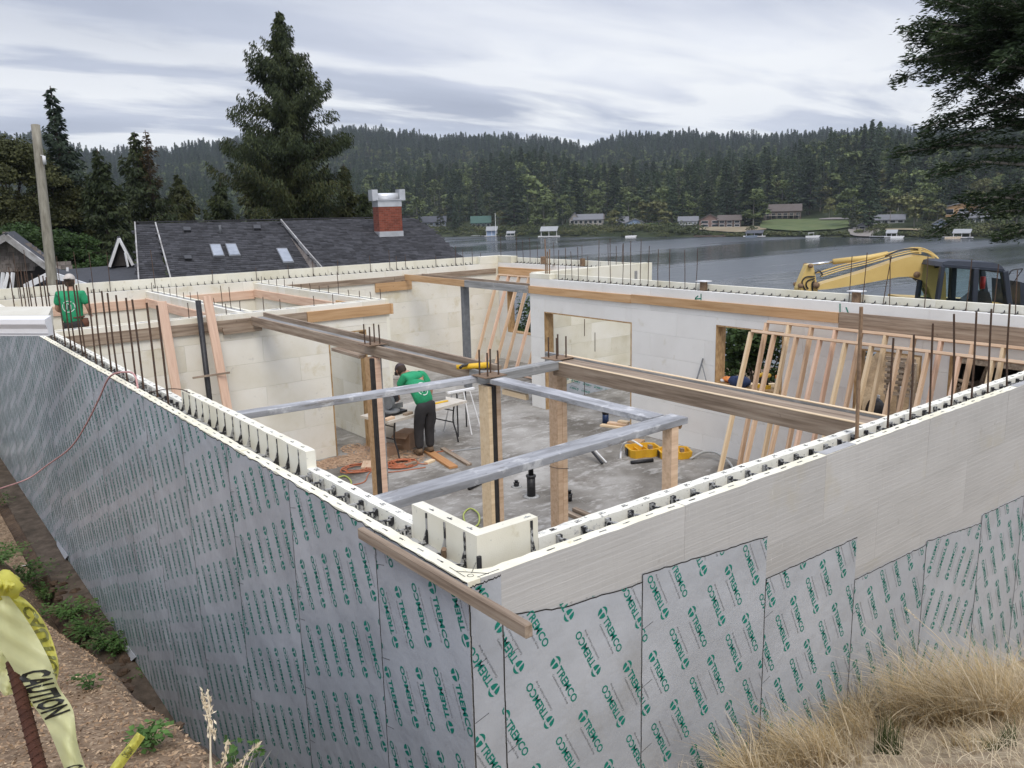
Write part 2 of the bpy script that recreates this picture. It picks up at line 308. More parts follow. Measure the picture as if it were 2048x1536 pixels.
heightsheet('trench_floor', np.linspace(-1.0, .02, 28), np.linspace(.1, 17, 220), lambda X, Y: np.where(X > -.34, gh(X, Y)*0-3.13+fbm(X, Y, 4)*.03, gh(X, Y)-.02), trench)
heightsheet('dry_grass_slope', np.linspace(-.55, 12, 180), np.linspace(-7, .12, 110), gh, dry_ground)
# ------------------------------------------------------------------ foam form walls
FT, CT, WT = .06, .10, .22     # foam, core, whole wall
def wavy(name, a, b, mt, parent, amp=.0022, step=.05, axis=1):
    """box with slightly uneven long edges"""
    a = np.array(a, float); b = np.array(b, float); n = max(2, int((b[axis]-a[axis])/step)); V = []; F = []
    o = [i for i in range(3) if i != axis and i != 2][0]
    for i in range(n+1):
        s = a[axis]+(b[axis]-a[axis])*i/n
        for (u, z, j) in ((a[o], a[2], 0), (b[o], a[2], 0), (b[o], b[2], 1), (a[o], b[2], 1)):
            p = [0, 0, 0]; p[axis] = s; p[o] = u+j*random.uniform(-amp, amp); p[2] = z+j*random.uniform(-amp, amp); V.append(p)
    for i in range(n):
        q = i*4; F += [(q+k, q+(k+1) % 4, q+4+(k+1) % 4, q+4+k) for k in range(4)]
    F += [(0, 3, 2, 1), (n*4, n*4+1, n*4+2, n*4+3)]
    if axis == 1: F = [f[::-1] for f in F]
    V = np.array(V); c = (a+b)/2; return obj(name, V, F, mt, parent, origin=Vector(c))
def tie_low(inner_slot=True):
    b = MB(); b.box((.027, -.022, -.002), (.034, .022, .0018))
    if inner_slot:
        b.box((.184, -.018, -.002), (.190, .018, .0018)); b.box((.198, -.014, -.002), (.203, .014, .0018)); b.box((.190, -.003, -.002), (.198, .003, .0018))
    for z in (-.028, -.062): b.tube([(.056, 0, z), (.09, .004, z+.006), (.13, -.004, z+.002), (.163, 0, z)], .0065, 5)
    b.box((.142, -.013, -.085), (.1605, .013, -.012)); b.box((.0595, -.012, -.085), (.066, .012, -.03))
    b.tube([(.10, -.008, -.09), (.105, -.008, -.028)], .005, 5); b.tube([(.13, .010, -.09), (.125, .010, -.028)], .005, 5)
    return b
def tie_high():
    b = MB(); b.box((.027, -.022, -.002), (.034, .022, .0018)); b.box((.184, -.018, .098), (.190, .018, .1018)); b.box((.190, -.003, .098), (.20, .003, .1018))
    b.box((.1565, -.0065, -.09), (.1608, .0065, .092)); b.prism([(.161, -.003, -.07), (.161, -.003, .03), (.135, -.003, -.04), (.11, -.003, -.07)], (0, .006, 0))
    for z in (-.05,): b.tube([(.056, 0, z), (.09, .004, z+.006), (.13, -.004, z+.002), (.163, 0, z)], .0075, 5)
    b.tube([(.10, -.008, -.10), (.105, -.008, -.05)], .006, 5)
    return b
def tie_outerhigh():
    b = MB(); b.box((.055, -.010, -.0), (.0595, .010, .095)); b.prism([(.06, -.004, .0), (.06, -.004, .035), (.085, -.004, .012), (.12, -.004, -.0)], (0, .008, 0))
    b.tube([(.06, 0, .01), (.10, .004, .004), (.163, 0, .002)], .006, 4); b.box((.15, -.016, -.03), (.1605, .016, -.002)); return b
tieL = me('tie', *(lambda b: (b.v, b.f))(tie_low()), [splat]); tieH = me('tie', *(lambda b: (b.v, b.f))(tie_high()), [splat]); tieO = me('tie', *(lambda b: (b.v, b.f))(tie_outerhigh()), [black])
def core(parent, x0, x1, y0, y1, z, amp=.02, step=.025, name='concrete_core'):
    """rough concrete top between the two foam faces, with its body below"""
    xs = np.linspace(x0, x1, max(3, int((x1-x0)/step)+1)); ys = np.linspace(y0, y1, max(3, int((y1-y0)/step)+1)); X, Y = np.meshgrid(xs, ys)
    Z = z+fbm(X, Y, 16, 3)*amp*1.6+fbm(X, Y, 5, 2)*amp; n, k = X.shape; v = np.stack([X, Y, Z], -1).reshape(-1, 3); i = np.arange(n*k).reshape(n, k)
    f = np.stack([i[:-1, :-1], i[:-1, 1:], i[1:, 1:], i[1:, :-1]], -1).reshape(-1, 4)
    return link(name, me(name, v-np.array([x0, y0, z]), f, conc, True), parent, Matrix.Translation((x0, y0, z)))
def subtract(rects, holes):
    for (hs0, hs1, hz0, hz1) in holes:
        o = []
        for (s0, s1, z0, z1) in rects:
            if hs0 >= s1 or hs1 <= s0 or hz0 >= z1 or hz1 <= z0: o.append((s0, s1, z0, z1)); continue
            if s0 < hs0: o.append((s0, hs0, z0, z1))
            if s1 > hs1: o.append((hs1, s1, z0, z1))
            a, b = max(s0, hs0), min(s1, hs1)
            if z0 < hz0: o.append((a, b, z0, hz0))
            if z1 > hz1: o.append((a, b, hz1, z1))
        rects = o
    return rects
def blocks(parent, axis, c0, c1, s0, s1, z0, z1, mt, holes=(), L_=1.22, H=.406, off=0., gap=.0022, name='foam_block'):
    """courses of foam blocks between c0 and c1 across, s0..s1 along, each block its own object"""
    z = z1; r = 0
    while z > z0+.03:
        zb = max(z0, z-H); s = s0-(L_*.5 if r % 2 else 0)-off
        while s < s1-.02:
            a, b = max(s, s0), min(s+L_, s1)
            if b-a > .02:
                for (p0, p1, q0, q1) in subtract([(a, b, zb, z)], holes):
                    if p1-p0 < .03 or q1-q0 < .03: continue
                    j = random.uniform(-.001, .0015)
                    if axis == 'Y': bb(name, (c0-j, p0+gap/2, q0+gap/2), (c1, p1-gap/2, q1-gap/2), mt, parent, .002)
                    else: bb(name, (p0+gap/2, c0-j, q0+gap/2), (p1-gap/2, c1, q1-gap/2), mt, parent, .002)
            s += L_
        z = zb; r += 1
def slabrects(parent, name, axis, c0, c1, s0, s1, z0, z1, mt, holes=()):
    """one joined body with openings"""
    b = MB()
    for (p0, p1, q0, q1) in subtract([(s0, s1, z0, z1)], holes):
        if axis == 'Y': b.box((c0, p0, q0), (c1, p1, q1))
        else: b.box((p0, c0, q0), (p1, c1, q1))
    return b.obj(name, mt, parent)
# ---- left wall (runs away along Y)
LW = E('foam_form_wall', 'long left basement wall of cream foam forms wrapped in silver membrane, running from the near corner', 'wall', (0, 0, -3.1), None)
y = 0.
k = 0
while y < 16.3:
    wavy('foam_block', (0, y+.002, -.405), (FT, min(y+1.218, 16.3), 0), foam_top, LW, .0028); 
    y += 1.22
bb('foam_panel', (0, 0, -3.1), (FT-.001, 16.3, -.409), foam_out, LW, 0)
core(LW, FT, FT+CT, .06, 16.2, -.075, .028)
bb('concrete_body', (FT+.001, .07, -3.1), (FT+CT-.001, 16.2, -.13), conc, LW, 0)
for (a, b, zt) in ((.675, 1.82, 0), (1.82, 2.95, .10), (2.953, 4.11, .10)):
    wavy('foam_block', (.16, a, -.40), (WT, b, zt), foam_spat if zt == 0 else foam, LW, .002)
y = 4.113
while y < 16.0:
    wavy('foam_block', (.16, y, -.40), (WT, min(y+1.217, 16.0), 0), foam_spat, LW, .002); y += 1.22
blocks(LW, 'Y', .16, WT, .22, 16.0, FL, -.404, foam_in, name='foam_block')
# the raised corner piece of the inner face
MB().prism([(.16, .16, -.40), (.16, .672, -.40), (WT, .672, -.40), (WT, WT, -.40), (.49, WT, -.40), (.49, .16, -.40)], (0, 0, .50)).obj('corner_foam_block', foam, LW)
for i in range(108):
    y = .245+.1524*i
    if y > 16.1: break
    hi = (1.85 < y < 4.1) or y < .66
    if i < 96: link('plastic_tie', tieH if hi else tieL, LW, Matrix.Translation((0, y, 0)) @ Matrix.Rotation(random.uniform(-.03, .03), 4, 'Z'))
# rounded inside of the outer corner, with its marker drawing
a = [(.055, .055)]+[(.16-.10*math.sin(t), .16-.10*math.cos(t)) for t in np.linspace(0, math.pi/2, 9)]
MB().prism([(x, y, -.40) for x, y in a], (0, 0, .3995)).obj('corner_fillet', foam_top, LW)
mk = MB()
def pxz(x, y, z=.0015): return onz(x, y, z)
cc = pxz(941, 1151); mk.tube([cc+np.array([.0125*math.cos(t), .0125*math.sin(t), 0]) for t in np.linspace(0, 6.283, 18)], .0012, 4, cap=False)
for a, b in (((899, 1134), (930, 1153)), ((998, 1138), (955, 1154)), ((912, 1142), (978, 1147)), ((943, 1146), (952, 1125))): mk.tube([pxz(*a), pxz(*b)], .0012, 4)
mk.obj('marker_lines', black, LW)
cp = onz(956, 1124, .0); tb = MB(); tb.tube([(cp[0]+.02, cp[1]+.02, -.12), (cp[0]+.02, cp[1]+.02, .012)], .011, 12); tb.obj('conduit_stub', black, LW)
tb = MB(); tb.tube([tuple(onz(885, 1108, -.05)-[0, 0, .08]), tuple(onz(888, 1098, 0)+[0, 0, .0])], .012, 8); tb.obj('rebar', rust_m, LW)
footing = bb('footing', (-.30, .8, -3.35), (0.02, 16.5, -3.10), mat('muddy_footing', [(.04, .03, .02), (.08, .06, .043), (.13, .10, .075)], .95, 6, 6, coord='World', bump=.5), LW, .01)
# ---- near right wall (runs along X)
RW = E('foam_form_wall', 'near right basement wall with bare cream foam above a stepped silver membrane edge', 'wall', (3, 0, -3.1))
XE = 13.0
x = .0; kk = 0
for r, (za, zb) in enumerate(((-.4055, 0), (-.8115, -.4065), (-1.2175, -.8125))):
    x = FT if r == 0 else FT
    x += 0 if r % 2 == 0 else -.6
    while x < XE:
        a, b = max(x, FT+.001), min(x+1.2192, XE)
        if b-a > .05: 
            if r == 0:
                o = wavy('foam_block', (a+.0002, 0, za), (b, FT, zb), foam_out, RW, .002, axis=0); o.data.materials.append(foam_top)
                for p in o.data.polygons:
                    if p.normal.z > .5: p.material_index = 1
            else: bb('foam_block', (a+.0002, 0, za), (b, FT, zb), foam_out, RW, 0)
        x += 1.22
bb('foam_panel', (FT+.001, .001, -3.1), (XE, FT-.001, -1.221), foam_out, RW, 0)
core(RW, .16, XE, FT, FT+CT, -.10, .02)
x = .492
while x < XE:
    wavy('foam_block', (x, .16, -.40), (min(x+1.217, XE), WT, 0), foam_spat, RW, .0022, axis=0); x += 1.22
slabrects(RW, 'inner_foam_panel', 'X', .16, WT, .22, XE, -3.0, -.404, foam_in)
Rz = Matrix.Rotation(-math.pi/2, 4, 'Z'); Fl = Matrix(((0, 1, 0, 0), (1, 0, 0, 0), (0, 0, 1, 0), (0, 0, 0, 1)))
for i in range(84):
    x = .30+.1524*i
    hi = x < .47
    if i == 0: continue
    link('plastic_tie', tieH if hi else tieL, RW, Matrix.Translation((x, 0, 0)) @ Fl)
# dull patches of tape and cement on the top edge
for (px, py, l) in ((1660, 893, .32), (2030, 765, .3)):
    p = onz(px, py, .003); box('grey_patch', (p[0], .032, .002), (l, .058, .003), mat('grey_cement_smear', [(.30, .30, .30), (.42, .42, .42)], .9, 12, 5, bump=.3), RW, 0)
# ------------------------------------------------------------------ membrane sheets with their printing
CAP = .038
tv, tf = textmesh('TREMCO', 1., .022, 2); tv = tv-tv.min(0); tw, th = tv.max(0); tv = tv/[tw, th]
tv1, tf1 = textmesh('TREMCO', 1., .022, 1); tv1 = tv1-tv1.min(0); tv1 = tv1/tv1.max(0)
sv, sf = textmesh('Construction Products Group', 1., .0, 1); sv = sv-sv.min(0); sv = sv/sv.max(0)
def arcpoly(a0, a1, r, n=8): return [(r*math.cos(a0+(a1-a0)*i/n), r*math.sin(a0+(a1-a0)*i/n)) for i in range(n+1)]
def logo_shape():
    """round mark split by a leaning white T, drawn about its own centre, radius 1"""
    o = []
    o.append([(-.93, .36)]+arcpoly(rad(158), rad(22), 1.0, 9)+[(.93, .36), (.45, .60), (-.30, .58)])
    o.append(arcpoly(rad(175), rad(262), 1.0, 7)+[(-.16, -.25), (-.30, .12)])
    o.append(arcpoly(rad(-75), rad(10), 1.0, 7)+[(.42, .22), (.10, .12), (.13, -.45)])
    return o
LOGO = logo_shape()
def prints(parent, mapf, s0, s1, ztop, zbot, phase, near=1., ang=-64., cut=None, only=None):
    """mapf(s,z,lift)->xyz ; s runs to the right as seen from outside"""
    T = np.array([math.cos(rad(ang)), math.sin(rad(ang))]); Pn = np.array([-T[1], T[0]]); V = []; F = []; V2 = []; F2 = []
    def addp(V, F, pts, faces):
        n = len(V); V += [tuple(q) for q in pts]; F += [tuple(i+n for i in f) for f in faces]
    mid = np.array([(s0+s1)/2, (ztop+zbot)/2]); it0 = int(mid@T/.365); ip0 = int(mid@Pn/.158)
    for it in range(it0-8, it0+9):
        for ip in range(ip0-14, ip0+15):
            fw = (ip+400) % 2 == 0
            c = T*(it*.365+phase[0]+(.0 if fw else .005))+Pn*(ip*.158+phase[1])
            if not (s0-.14 < c[0]-0 < s1+.14 and zbot-.2 < c[1] < ztop+.16): continue
            if only and not only(c): continue
            d = T if fw else -T; u = Pn if fw else -Pn
            def put(q): q = np.asarray(q); return c+q[:, :1]*d+q[:, 1:]*u
            addp(V, F, put((tv if near else tv1)*[.220, CAP]+[-.074, -CAP/2]), tf if near else tf1)
            for pl in LOGO: addp(V, F, put(np.array(pl)*[.0275, .030]+[-.110, .0]), [tuple(range(len(pl)))])
            if near: addp(V2, F2, put(sv*[.195, .015]+[-.072, -.047]), sf)
            else: addp(V2, F2, put([(-.072, -.045), (.12, -.045), (.12, -.038), (-.072, -.038)]), [(0, 1, 2, 3)])
    def clip(V, F, name, mt, lift):
        if not V: return
        bm = bmesh.new(); vs_ = [bm.verts.new((p[0], p[1], 0)) for p in V]
        for f in F:
            try: bm.faces.new([vs_[i] for i in f])
            except ValueError: pass
        for co, no in (((s0+.004, 0, 0), (-1, 0, 0)), ((s1-.004, 0, 0), (1, 0, 0)), ((0, zbot, 0), (0, -1, 0)))+tuple(cut or (((0, ztop-.006, 0), (0, 1, 0)),)):
            bmesh.ops.bisect_plane(bm, geom=bm.verts[:]+bm.edges[:]+bm.faces[:], plane_co=co, plane_no=no, clear_outer=True)
        bmesh.ops.triangulate(bm, faces=bm.faces[:])
        v = [mapf(q.co.x, q.co.y, lift) for q in bm.verts]; f = [tuple(q.index for q in ff.verts) for ff in bm.faces]; bm.free()
        if f: obj(name, v, f, mt, parent)
    clip(V, F, 'printed_lettering', green_ink, .0016); clip(V2, F2, 'small_printed_lettering', grey_ink, .0016)
def sheet(wall, mapf, s0, s1, tops, zbot, lift, phase, near=1, ang=-64., cut=None, rag=.004, only=None):
    """tops: list of (s, z) along the upper edge"""
    ss = np.linspace(s0, s1, 26); tz = np.interp(ss, [t[0] for t in tops], [t[1] for t in tops])+rng.uniform(-rag, rag, 26)
    poly = [(s0, zbot), (s1, zbot)]+[(ss[i], tz[i]) for i in range(25, -1, -1)]
    n = len(poly); V = [mapf(s, z, lift) for s, z in poly]+[mapf(s, z, .0003) for s, z in poly]
    F = [tuple(range(n)), tuple(range(n, 2*n))[::-1]]+[(i, n+i, n+(i+1) % n, (i+1) % n) for i in range(n)]
    o = obj('membrane_sheet', V, F, memb, wall)
    # black mastic along the lap and the upper edge
    b = MB(); zz = np.linspace(zbot, tops[0][1], 30); w_ = .0028
    for i in range(29):
        j0, j1 = random.uniform(-.0016, .0016), random.uniform(-.0016, .0016)
        b.add([mapf(s0-w_+j0, zz[i], lift+.0009), mapf(s0+w_+j0, zz[i], lift+.0009), mapf(s0+w_+j1, zz[i+1], lift+.0009), mapf(s0-w_+j1, zz[i+1], lift+.0009)], [(0, 1, 2, 3)])
    for i in range(25): b.add([mapf(ss[i], tz[i]-.002, lift+.0009), mapf(ss[i+1], tz[i+1]-.002, lift+.0009), mapf(ss[i+1], tz[i+1]+.004, lift+.0009), mapf(ss[i], tz[i]+.004, lift+.0009)], [(0, 1, 2, 3)])
    for i in range(7):
        z = tops[0][1]-.25-.33*i+random.uniform(-.1, .1)
        if z > zbot: b.add([mapf(s0+.005, z, lift+.001), mapf(s0+.075, z+.018, lift+.001), mapf(s0+.075, z+.0205, lift+.001), mapf(s0+.005, z+.0025, lift+.001)], [(0, 1, 2, 3)])
    b.obj('seam_mastic', seam, wall)
    prints(wall, lambda s, z, l: mapf(s, z, l+lift-.0005), s0, s1, max(t[1] for t in tops), zbot, phase, near, ang, cut)
mR = lambda s, z, l: (s, -l, z); mL = lambda s, z, l: (-l, -s, z)
def slopecut(t):  # plane that follows a sloping top edge
    (a, za), (b, zb) = t; d = np.array([b-a, zb-za]); n = np.array([-d[1], d[0]]); n /= np.hypot(*n); return (((a, za-.006, 0), (n[0], n[1], 0)),)
Rs = [(.001, .157, [(.001, -.022), (.157, -.018)], (0.02, .03), 1), (.160, .978, [(.16, -.195), (.5, -.27), (.978, -.306)], (.759+.365*0, .487), 1), (.980, 1.955, [(.98, -.265), (1.955, -.344)], (1.213-.0, .954), 1),
      (1.957, 2.885, [(1.957, -.587), (2.885, -.603)], (.35, .07), 1), (2.887, 3.80, [(2.887, -.883), (3.8, -.908)], (.18, .11), 1), (3.802, 4.66, [(3.8, -.885), (4.66, -.976)], (.28, .02), 1),
      (4.662, 5.42, [(4.66, -.913), (5.42, -.94)], (.1, .06), 1), (5.422, 6.38, [(5.42, -.94), (6.38, -1.1)], (.2, .1), 0), (6.382, 7.4, [(6.38, -1.08), (7.4, -1.2)], (.05, .12), 0)]
for i, (a, b, t, ph, nr) in enumerate(Rs):
    sheet(RW, mR, a, b, t, -3.0, .003+.0006*i, ph, nr, -64 if i != 5 else -116, slopecut((t[0], t[-1])))
tv, tf = textmesh('TREMCO', 1., .03, 2); tv = (tv-tv.min(0)); tv = tv/tv.max(0); tv1, tf1 = textmesh('TREMCO', 1., .035, 1); tv1 = tv1-tv1.min(0); tv1 = tv1/tv1.max(0); CAP = .041
for i in range(17):
    a = -(.742+.966*i); b = a+.964 if i else -.001
    if i == 0: a = -.742
    sheet(LW, mL, a, b, [(a, -.006), (b, -.006)], -3.09, .003+.0005*(i % 3), (.11+.137*i % .365, .03+.071*(i*3 % 5)), 1 if i < 5 else 0, -67+random.uniform(-1.2, 1.2), rag=.008 if i else .003)
# torn white edge hanging at the bottom of the sheeting
for (yy, ln) in ((9.5, .8), (6.1, .5)):
    MB().prism([(-.012, yy, -3.0), (-.012, yy+ln, -3.02), (-.03, yy+ln*.9, -3.07), (-.04, yy+.1, -3.08)], (.004, 0, 0)).obj('torn_sheet_edge', memb, LW)
# ---- middle wall (X = 9.25)
XM = 9.25
holesM = [(8.0, 10.45, FL-.1, -.665), (4.83, 6.10, -1.50, -.53), (2.72, 3.65, FL-.1, -.63), (.6, 2.36, -1.75, -.56)]
MWl = E('foam_form_wall', 'middle basement wall of white foam blocks with a wide doorway and three window openings, the excavator behind it', 'wall', (XM, 6, FL))
blocks(MWl, 'Y', XM, XM+FT, .23, 10.9, FL, 0, foam_white, holesM)
slabrects(MWl, 'concrete_body', 'Y', XM+FT+.001, XM+FT+CT-.001, .23, 10.88, FL, -.03, conc, holesM)
core(MWl, XM+FT, XM+FT+CT, .23, 10.3, -.012, .012, .04)
slabrects(MWl, 'outer_foam_panel', 'Y', XM+.16, XM+WT, .23, 10.9, FL, -.002, foam_in, holesM)
y = .23
while y < 10.25:
    bb('foam_block', (XM+.16, y, 0.001), (XM+WT, min(y+1.217, 10.27), .10), foam, MWl, .002); y += 1.22
bb('end_foam_block', (XM-.001, 10.27, 0.001), (XM+WT+.001, 10.902, .10), foam, MWl, .003)
for i in range(70):
    y = .3+.1524*i
    if y > 10.2: break
    link('plastic_tie', tieO, MWl, Matrix.Translation((XM+WT, y, 0)) @ Matrix.Rotation(math.pi, 4, 'Z'))
def buck(parent, axis, c, s0, s1, z0, z1, door=False, t=.022, d=.23):
    """strand board lining of an opening"""
    lo, hi = (c-.006, c-.006+d)
    def B(n, p0, p1, q0, q1):
        if axis == 'Y': bb(n, (lo, p0, q0), (hi, p1, q1), osb, parent, .001)
        else: bb(n, (p0, lo, q0), (p1, hi, q1), osb, parent, .001)
    B('opening_jamb', s0, s0+t, z0, z1); B('opening_jamb', s1-t, s1, z0, z1); B('opening_head', s0+t, s1-t, z1-t, z1)
    if not door: B('opening_sill', s0+t, s1-t, z0, z0+t)
buck(MWl, 'Y', XM, 8.0, 10.45, FL, -.665, True); buck(MWl, 'Y', XM, 4.83, 6.10, -1.50, -.53); buck(MWl, 'Y', XM, 2.72, 3.65, FL, -.63, True); buck(MWl, 'Y', XM, .6, 2.36, -1.75, -.56)
# ledgers on the middle wall
def ledger(parent, axis, c, s0, s1, zt, h, mt, out=.038):
    if axis == 'Y': return board('ledger_board', (c-out/2-.001, s0, zt-h/2), (c-out/2-.001, s1, zt-h/2), out, h, mt, parent)
    return board('ledger_board', (s0, c-out/2-.001, zt-h/2), (s1, c-out/2-.001, zt-h/2), out, h, mt, parent)
ledger(MWl, 'Y', XM, 3.93, 7.99, -.15, .15, tanw); ledger(MWl, 'Y', XM, 7.995, 10.9, -.16, .15, tanw); ledger(MWl, 'Y', XM, .3, 3.92, -.14, .235, brownw, .04)
# green sprayed marks
def strokes(parent, pts, width, X):
    b = MB()
    for s in pts:
        q = [onx(x, y, X) for x, y in s]
        for i in range(len(q)-1):
            a, c = q[i], q[i+1]; d = c-a; d /= np.linalg.norm(d); n = np.array([0, -d[2], d[1]])*width/2; a2 = a-d*width*.3; c2 = c+d*width*.3
            b.add([a2-n, c2-n, c2+n, a2+n], [(0, 1, 2, 3)])
    v = np.array(b.v); v[:, 0] = X; return obj('sprayed_mark', v, b.f, spray, parent)
strokes(MWl, [[(1402, 588), (1402, 603)], [(1402, 602), (1390, 602), (1391, 596), (1396, 592)], [(1391, 598), (1401, 597)]], .018, XM-.004)
strokes(MWl, [[(1680, 608), (1680, 628), (1698, 629), (1692, 615)], [(1679, 650), (1678, 653)]], .018, XM-.004)
# ---- far wall
YF = 16.0
FW = E('foam_form_wall', 'far basement wall of cream foam blocks in front of the dark shingled house', 'wall', (6, YF, FL))
blocks(FW, 'X', YF, YF+FT, .22, 12.3, FL, -.05, foam_in)
slabrects(FW, 'concrete_body', 'X', YF+FT+.001, YF+FT+CT-.001, -2.5, 12.4, FL, -.08, conc)
slabrects(FW, 'outer_foam_panel', 'X', YF+.16, YF+WT, -2.5, 12.52, FL-.4, -.052, foam_out)
x = -2.5
while x < 11.6: bb('foam_block', (x, YF+.16, -.05), (min(x+1.217, 11.7), YF+WT, .15), foam, FW, .002); x += 1.22
bb('end_foam_block', (11.70, YF-.002, -.05), (12.3, YF+WT+.001, .15), foam, FW, .003)
for i in range(94):
    x = -2.4+.1524*i
    if x > 11.6: break
    o = link('plastic_tie', tieO, FW, Matrix.Translation((x, YF+WT, -.05)) @ Matrix.Rotation(-math.pi/2, 4, 'Z') @ Matrix.Diagonal((1, 1, 1.9, 1)))
ledger(FW, 'X', YF, .24, 3.0, -.25, .19, pinkw); ledger(FW, 'X', YF, 3.35, 5.6, -.25, .19, pinkw); ledger(FW, 'X', YF, 5.95, 8.98, -.19, .14, brownw); ledger(FW, 'X', YF, 8.985, 12.2, -.19, .14, brownw)
box('ledger_block', onx(819, 567, 0)*0+np.array([8.95, YF-.03, -.44]), (1.05, .045, .22), tanw, FW)
# ---- far right wall
XR = 12.3
holesR = [(14.55, 15.62, -1.93, -.78)]
FR = E('foam_form_wall', 'far right basement wall of cream foam with a window opening, the lake right behind it', 'wall', (XR, 13, FL))
blocks(FR, 'Y', XR, XR+FT, 11.12, YF, FL, -.03, foam_white, holesR)
slabrects(FR, 'concrete_body', 'Y', XR+FT+.001, XR+FT+CT-.001, 10.9, YF+.1, FL, -.06, conc, holesR)
slabrects(FR, 'outer_foam_panel', 'Y', XR+.16, XR+WT, 10.9, YF+WT, FL-.4, -.032, foam_in, holesR)
y = 10.9
while y < 15.3: bb('foam_block', (XR+.16, y, -.03), (XR+WT, min(y+1.217, 15.4), .115), foam, FR, .002); y += 1.22
bb('corner_foam_block', (XR-.002, 15.4, -.03), (XR+WT+.001, YF+WT+.003, .15), foam, FR, .003)
for i in range(29): link('plastic_tie', tieO, FR, Matrix.Translation((XR+WT, 11.05+.1524*i, -.03)) @ Matrix.Rotation(math.pi, 4, 'Z') @ Matrix.Diagonal((1, 1, 1.4, 1)))
buck(FR, 'Y', XR, 14.55, 15.62, -1.93, -.78); ledger(FR, 'Y', XR, 11.2, 15.95, -.15, .19, tanw)
# ---- return wall between middle and far right walls
RT = E('foam_form_wall', 'short cream foam return wall behind the doorway, membrane at its foot', 'wall', (11, 10.9, FL))
blocks(RT, 'X', 10.9, 10.9+FT, XM+WT+.002, 12.95, FL, .10, foam, off=.3)
slabrects(RT, 'concrete_body', 'X', 10.961, 11.06, XM+WT+.01, 12.94, FL, .05, conc); slabrects(RT, 'inner_foam_panel', 'X', 11.06, 11.12, XM+WT, 12.95, FL, .098, foam)
sheet(RT, lambda s, z, l: (s, 10.9-l, z), 9.9, 12.9, [(9.9, -2.42), (12.9, -2.2)], FL+.01, .004, (.1, .1), 0, -20)
for (px, py0, py1) in ((1169, 638, 672), (1190, 665, 703), (1169, 755, 790)):
    a, b = ony(px, py0, 10.895), ony(px, py1, 10.895); t = MB(); t.tube([a, b], .008, 6); t.obj('steel_rod', rebar_m, RT)
# ---- room wall and partitions on the left
YR = 10.4
holesD = [(4.42, 5.14, FL-.1, -.58)]
RM = E('foam_form_wall', 'room wall of cream foam with a doorway, two leaning boards in front of it', 'wall', (3, YR, FL))
blocks(RM, 'X', YR, YR+FT, .225, 5.62, FL, -.09, foam_in, holesD)
slabrects(RM, 'concrete_body', 'X', YR+FT+.001, YR+FT+CT-.001, .225, 5.60, FL, -.12, conc, holesD); slabrects(RM, 'back_foam_panel', 'X', YR+.16, YR+WT, .225, 5.62, FL, -.09, foam, holesD)
core(RM, .23, 5.6, YR+FT, YR+FT+CT, -.10, .015, .04)
bb('end_foam_block', (5.56, YR-.002, FL), (5.622, YR+WT+.002, -.088), foam, RM, .003)
buck(RM, 'X', YR, 4.42, 5.14, FL, -.58, True)
ledger(RM, 'X', YR, .24, 4.05, -.17, .17, brownw); ledger(RM, 'X', YR, 4.06, 5.68, -.17, .18, tanw)
box('ledger_end_block', (5.65, YR-.02, -.26), (.04, .09, .18), tanw, RM)
box('ledger_block', (2.95, YR-.06, -.33), (.62, .04, .11), brownw, RM)
def part(x0, lab, zt=-.09):
    p = E('foam_form_wall', lab, 'wall', (x0+.1, 13.2, FL))
    blocks(p, 'Y', x0, x0+FT, YR+WT+.003, YF-.002, FL, zt, foam_in); slabrects(p, 'concrete_body', 'Y', x0+FT+.001, x0+.159, YR+WT+.01, YF-.01, FL, zt-.03, conc)
    slabrects(p, 'back_foam_panel', 'Y', x0+.16, x0+.22, YR+WT+.003, YF-.002, FL, zt, foam); core(p, x0+FT, x0+.16, YR+WT+.01, YF-.01, zt-.01, .012, .04)
    ledger(p, 'Y', x0, YR+WT+.05, YF-.05, -.23, .17, pinkw); return p
P1 = part(3.02, 'left foam partition wall between the two small rooms behind the worker'); P2 = part(5.35, 'right foam partition wall bounding the second small room', -.09)
box('dark_ledger_end', (5.33-.03, 11.3, -.24), (.03, 1.0, .12), tanw, P2)
# ------------------------------------------------------------------ slab
tag(bb('floor_slab', (.2, .2, FL-.15), (12.4, 16.0, FL), slab, None, 0), kind='structure')
tag(bb('patio_slab', (12.41, -1, FL-.2), (16.5, 10.89, FL-.02), mud, None, 0), kind='structure')
# ------------------------------------------------------------------ rebars
def rebars(wall, lst, r=.0075, mt=rebar_m):
    for (b, t) in lst:
        m_ = MB(); m_.tube([b, (np.array(b)+np.array(t))/2+rng.normal(0, .004, 3), t], r, 6); m_.obj('rebar', mt, wall)
L = []
for bx, by, tx, ty in [(336, 798, 319.6, 649.5), (314, 781, 297, 636), (285, 757, 270, 627), (270, 745, 259, 620), (251, 728, 241, 616), (231, 712, 219, 609), (218, 703, 206, 606), (200, 690, 189, 600), (186, 682, 174, 594),
                       (166, 664, 155, 592), (159, 660, 146, 590), (145, 655, 129, 582), (136, 650, 119, 580), (124, 640, 111, 572), (110, 672, 95, 567), (101, 668, 82, 567), (88, 640, 75, 565), (77, 640, 64, 563), (66, 632, 56, 565), (62, 634, 51, 566), (54, 632, 47, 566), (46, 630, 36, 566), (31, 630, 22, 566)]:
    b = onx(bx, by, .11)
    yy = min(b[1], 15.5)
    b = np.array([.11, yy, -.12]); t = onx(tx, ty, .11); hgt = t[2] if 0 < t[2] < 1.3 else .95
    L.append((b, (t[0]+random.uniform(-.01, .01), yy+random.uniform(-.03, .03), min(max(hgt, .75), 1.1))))
rebars(LW, L, .0085)
L = []
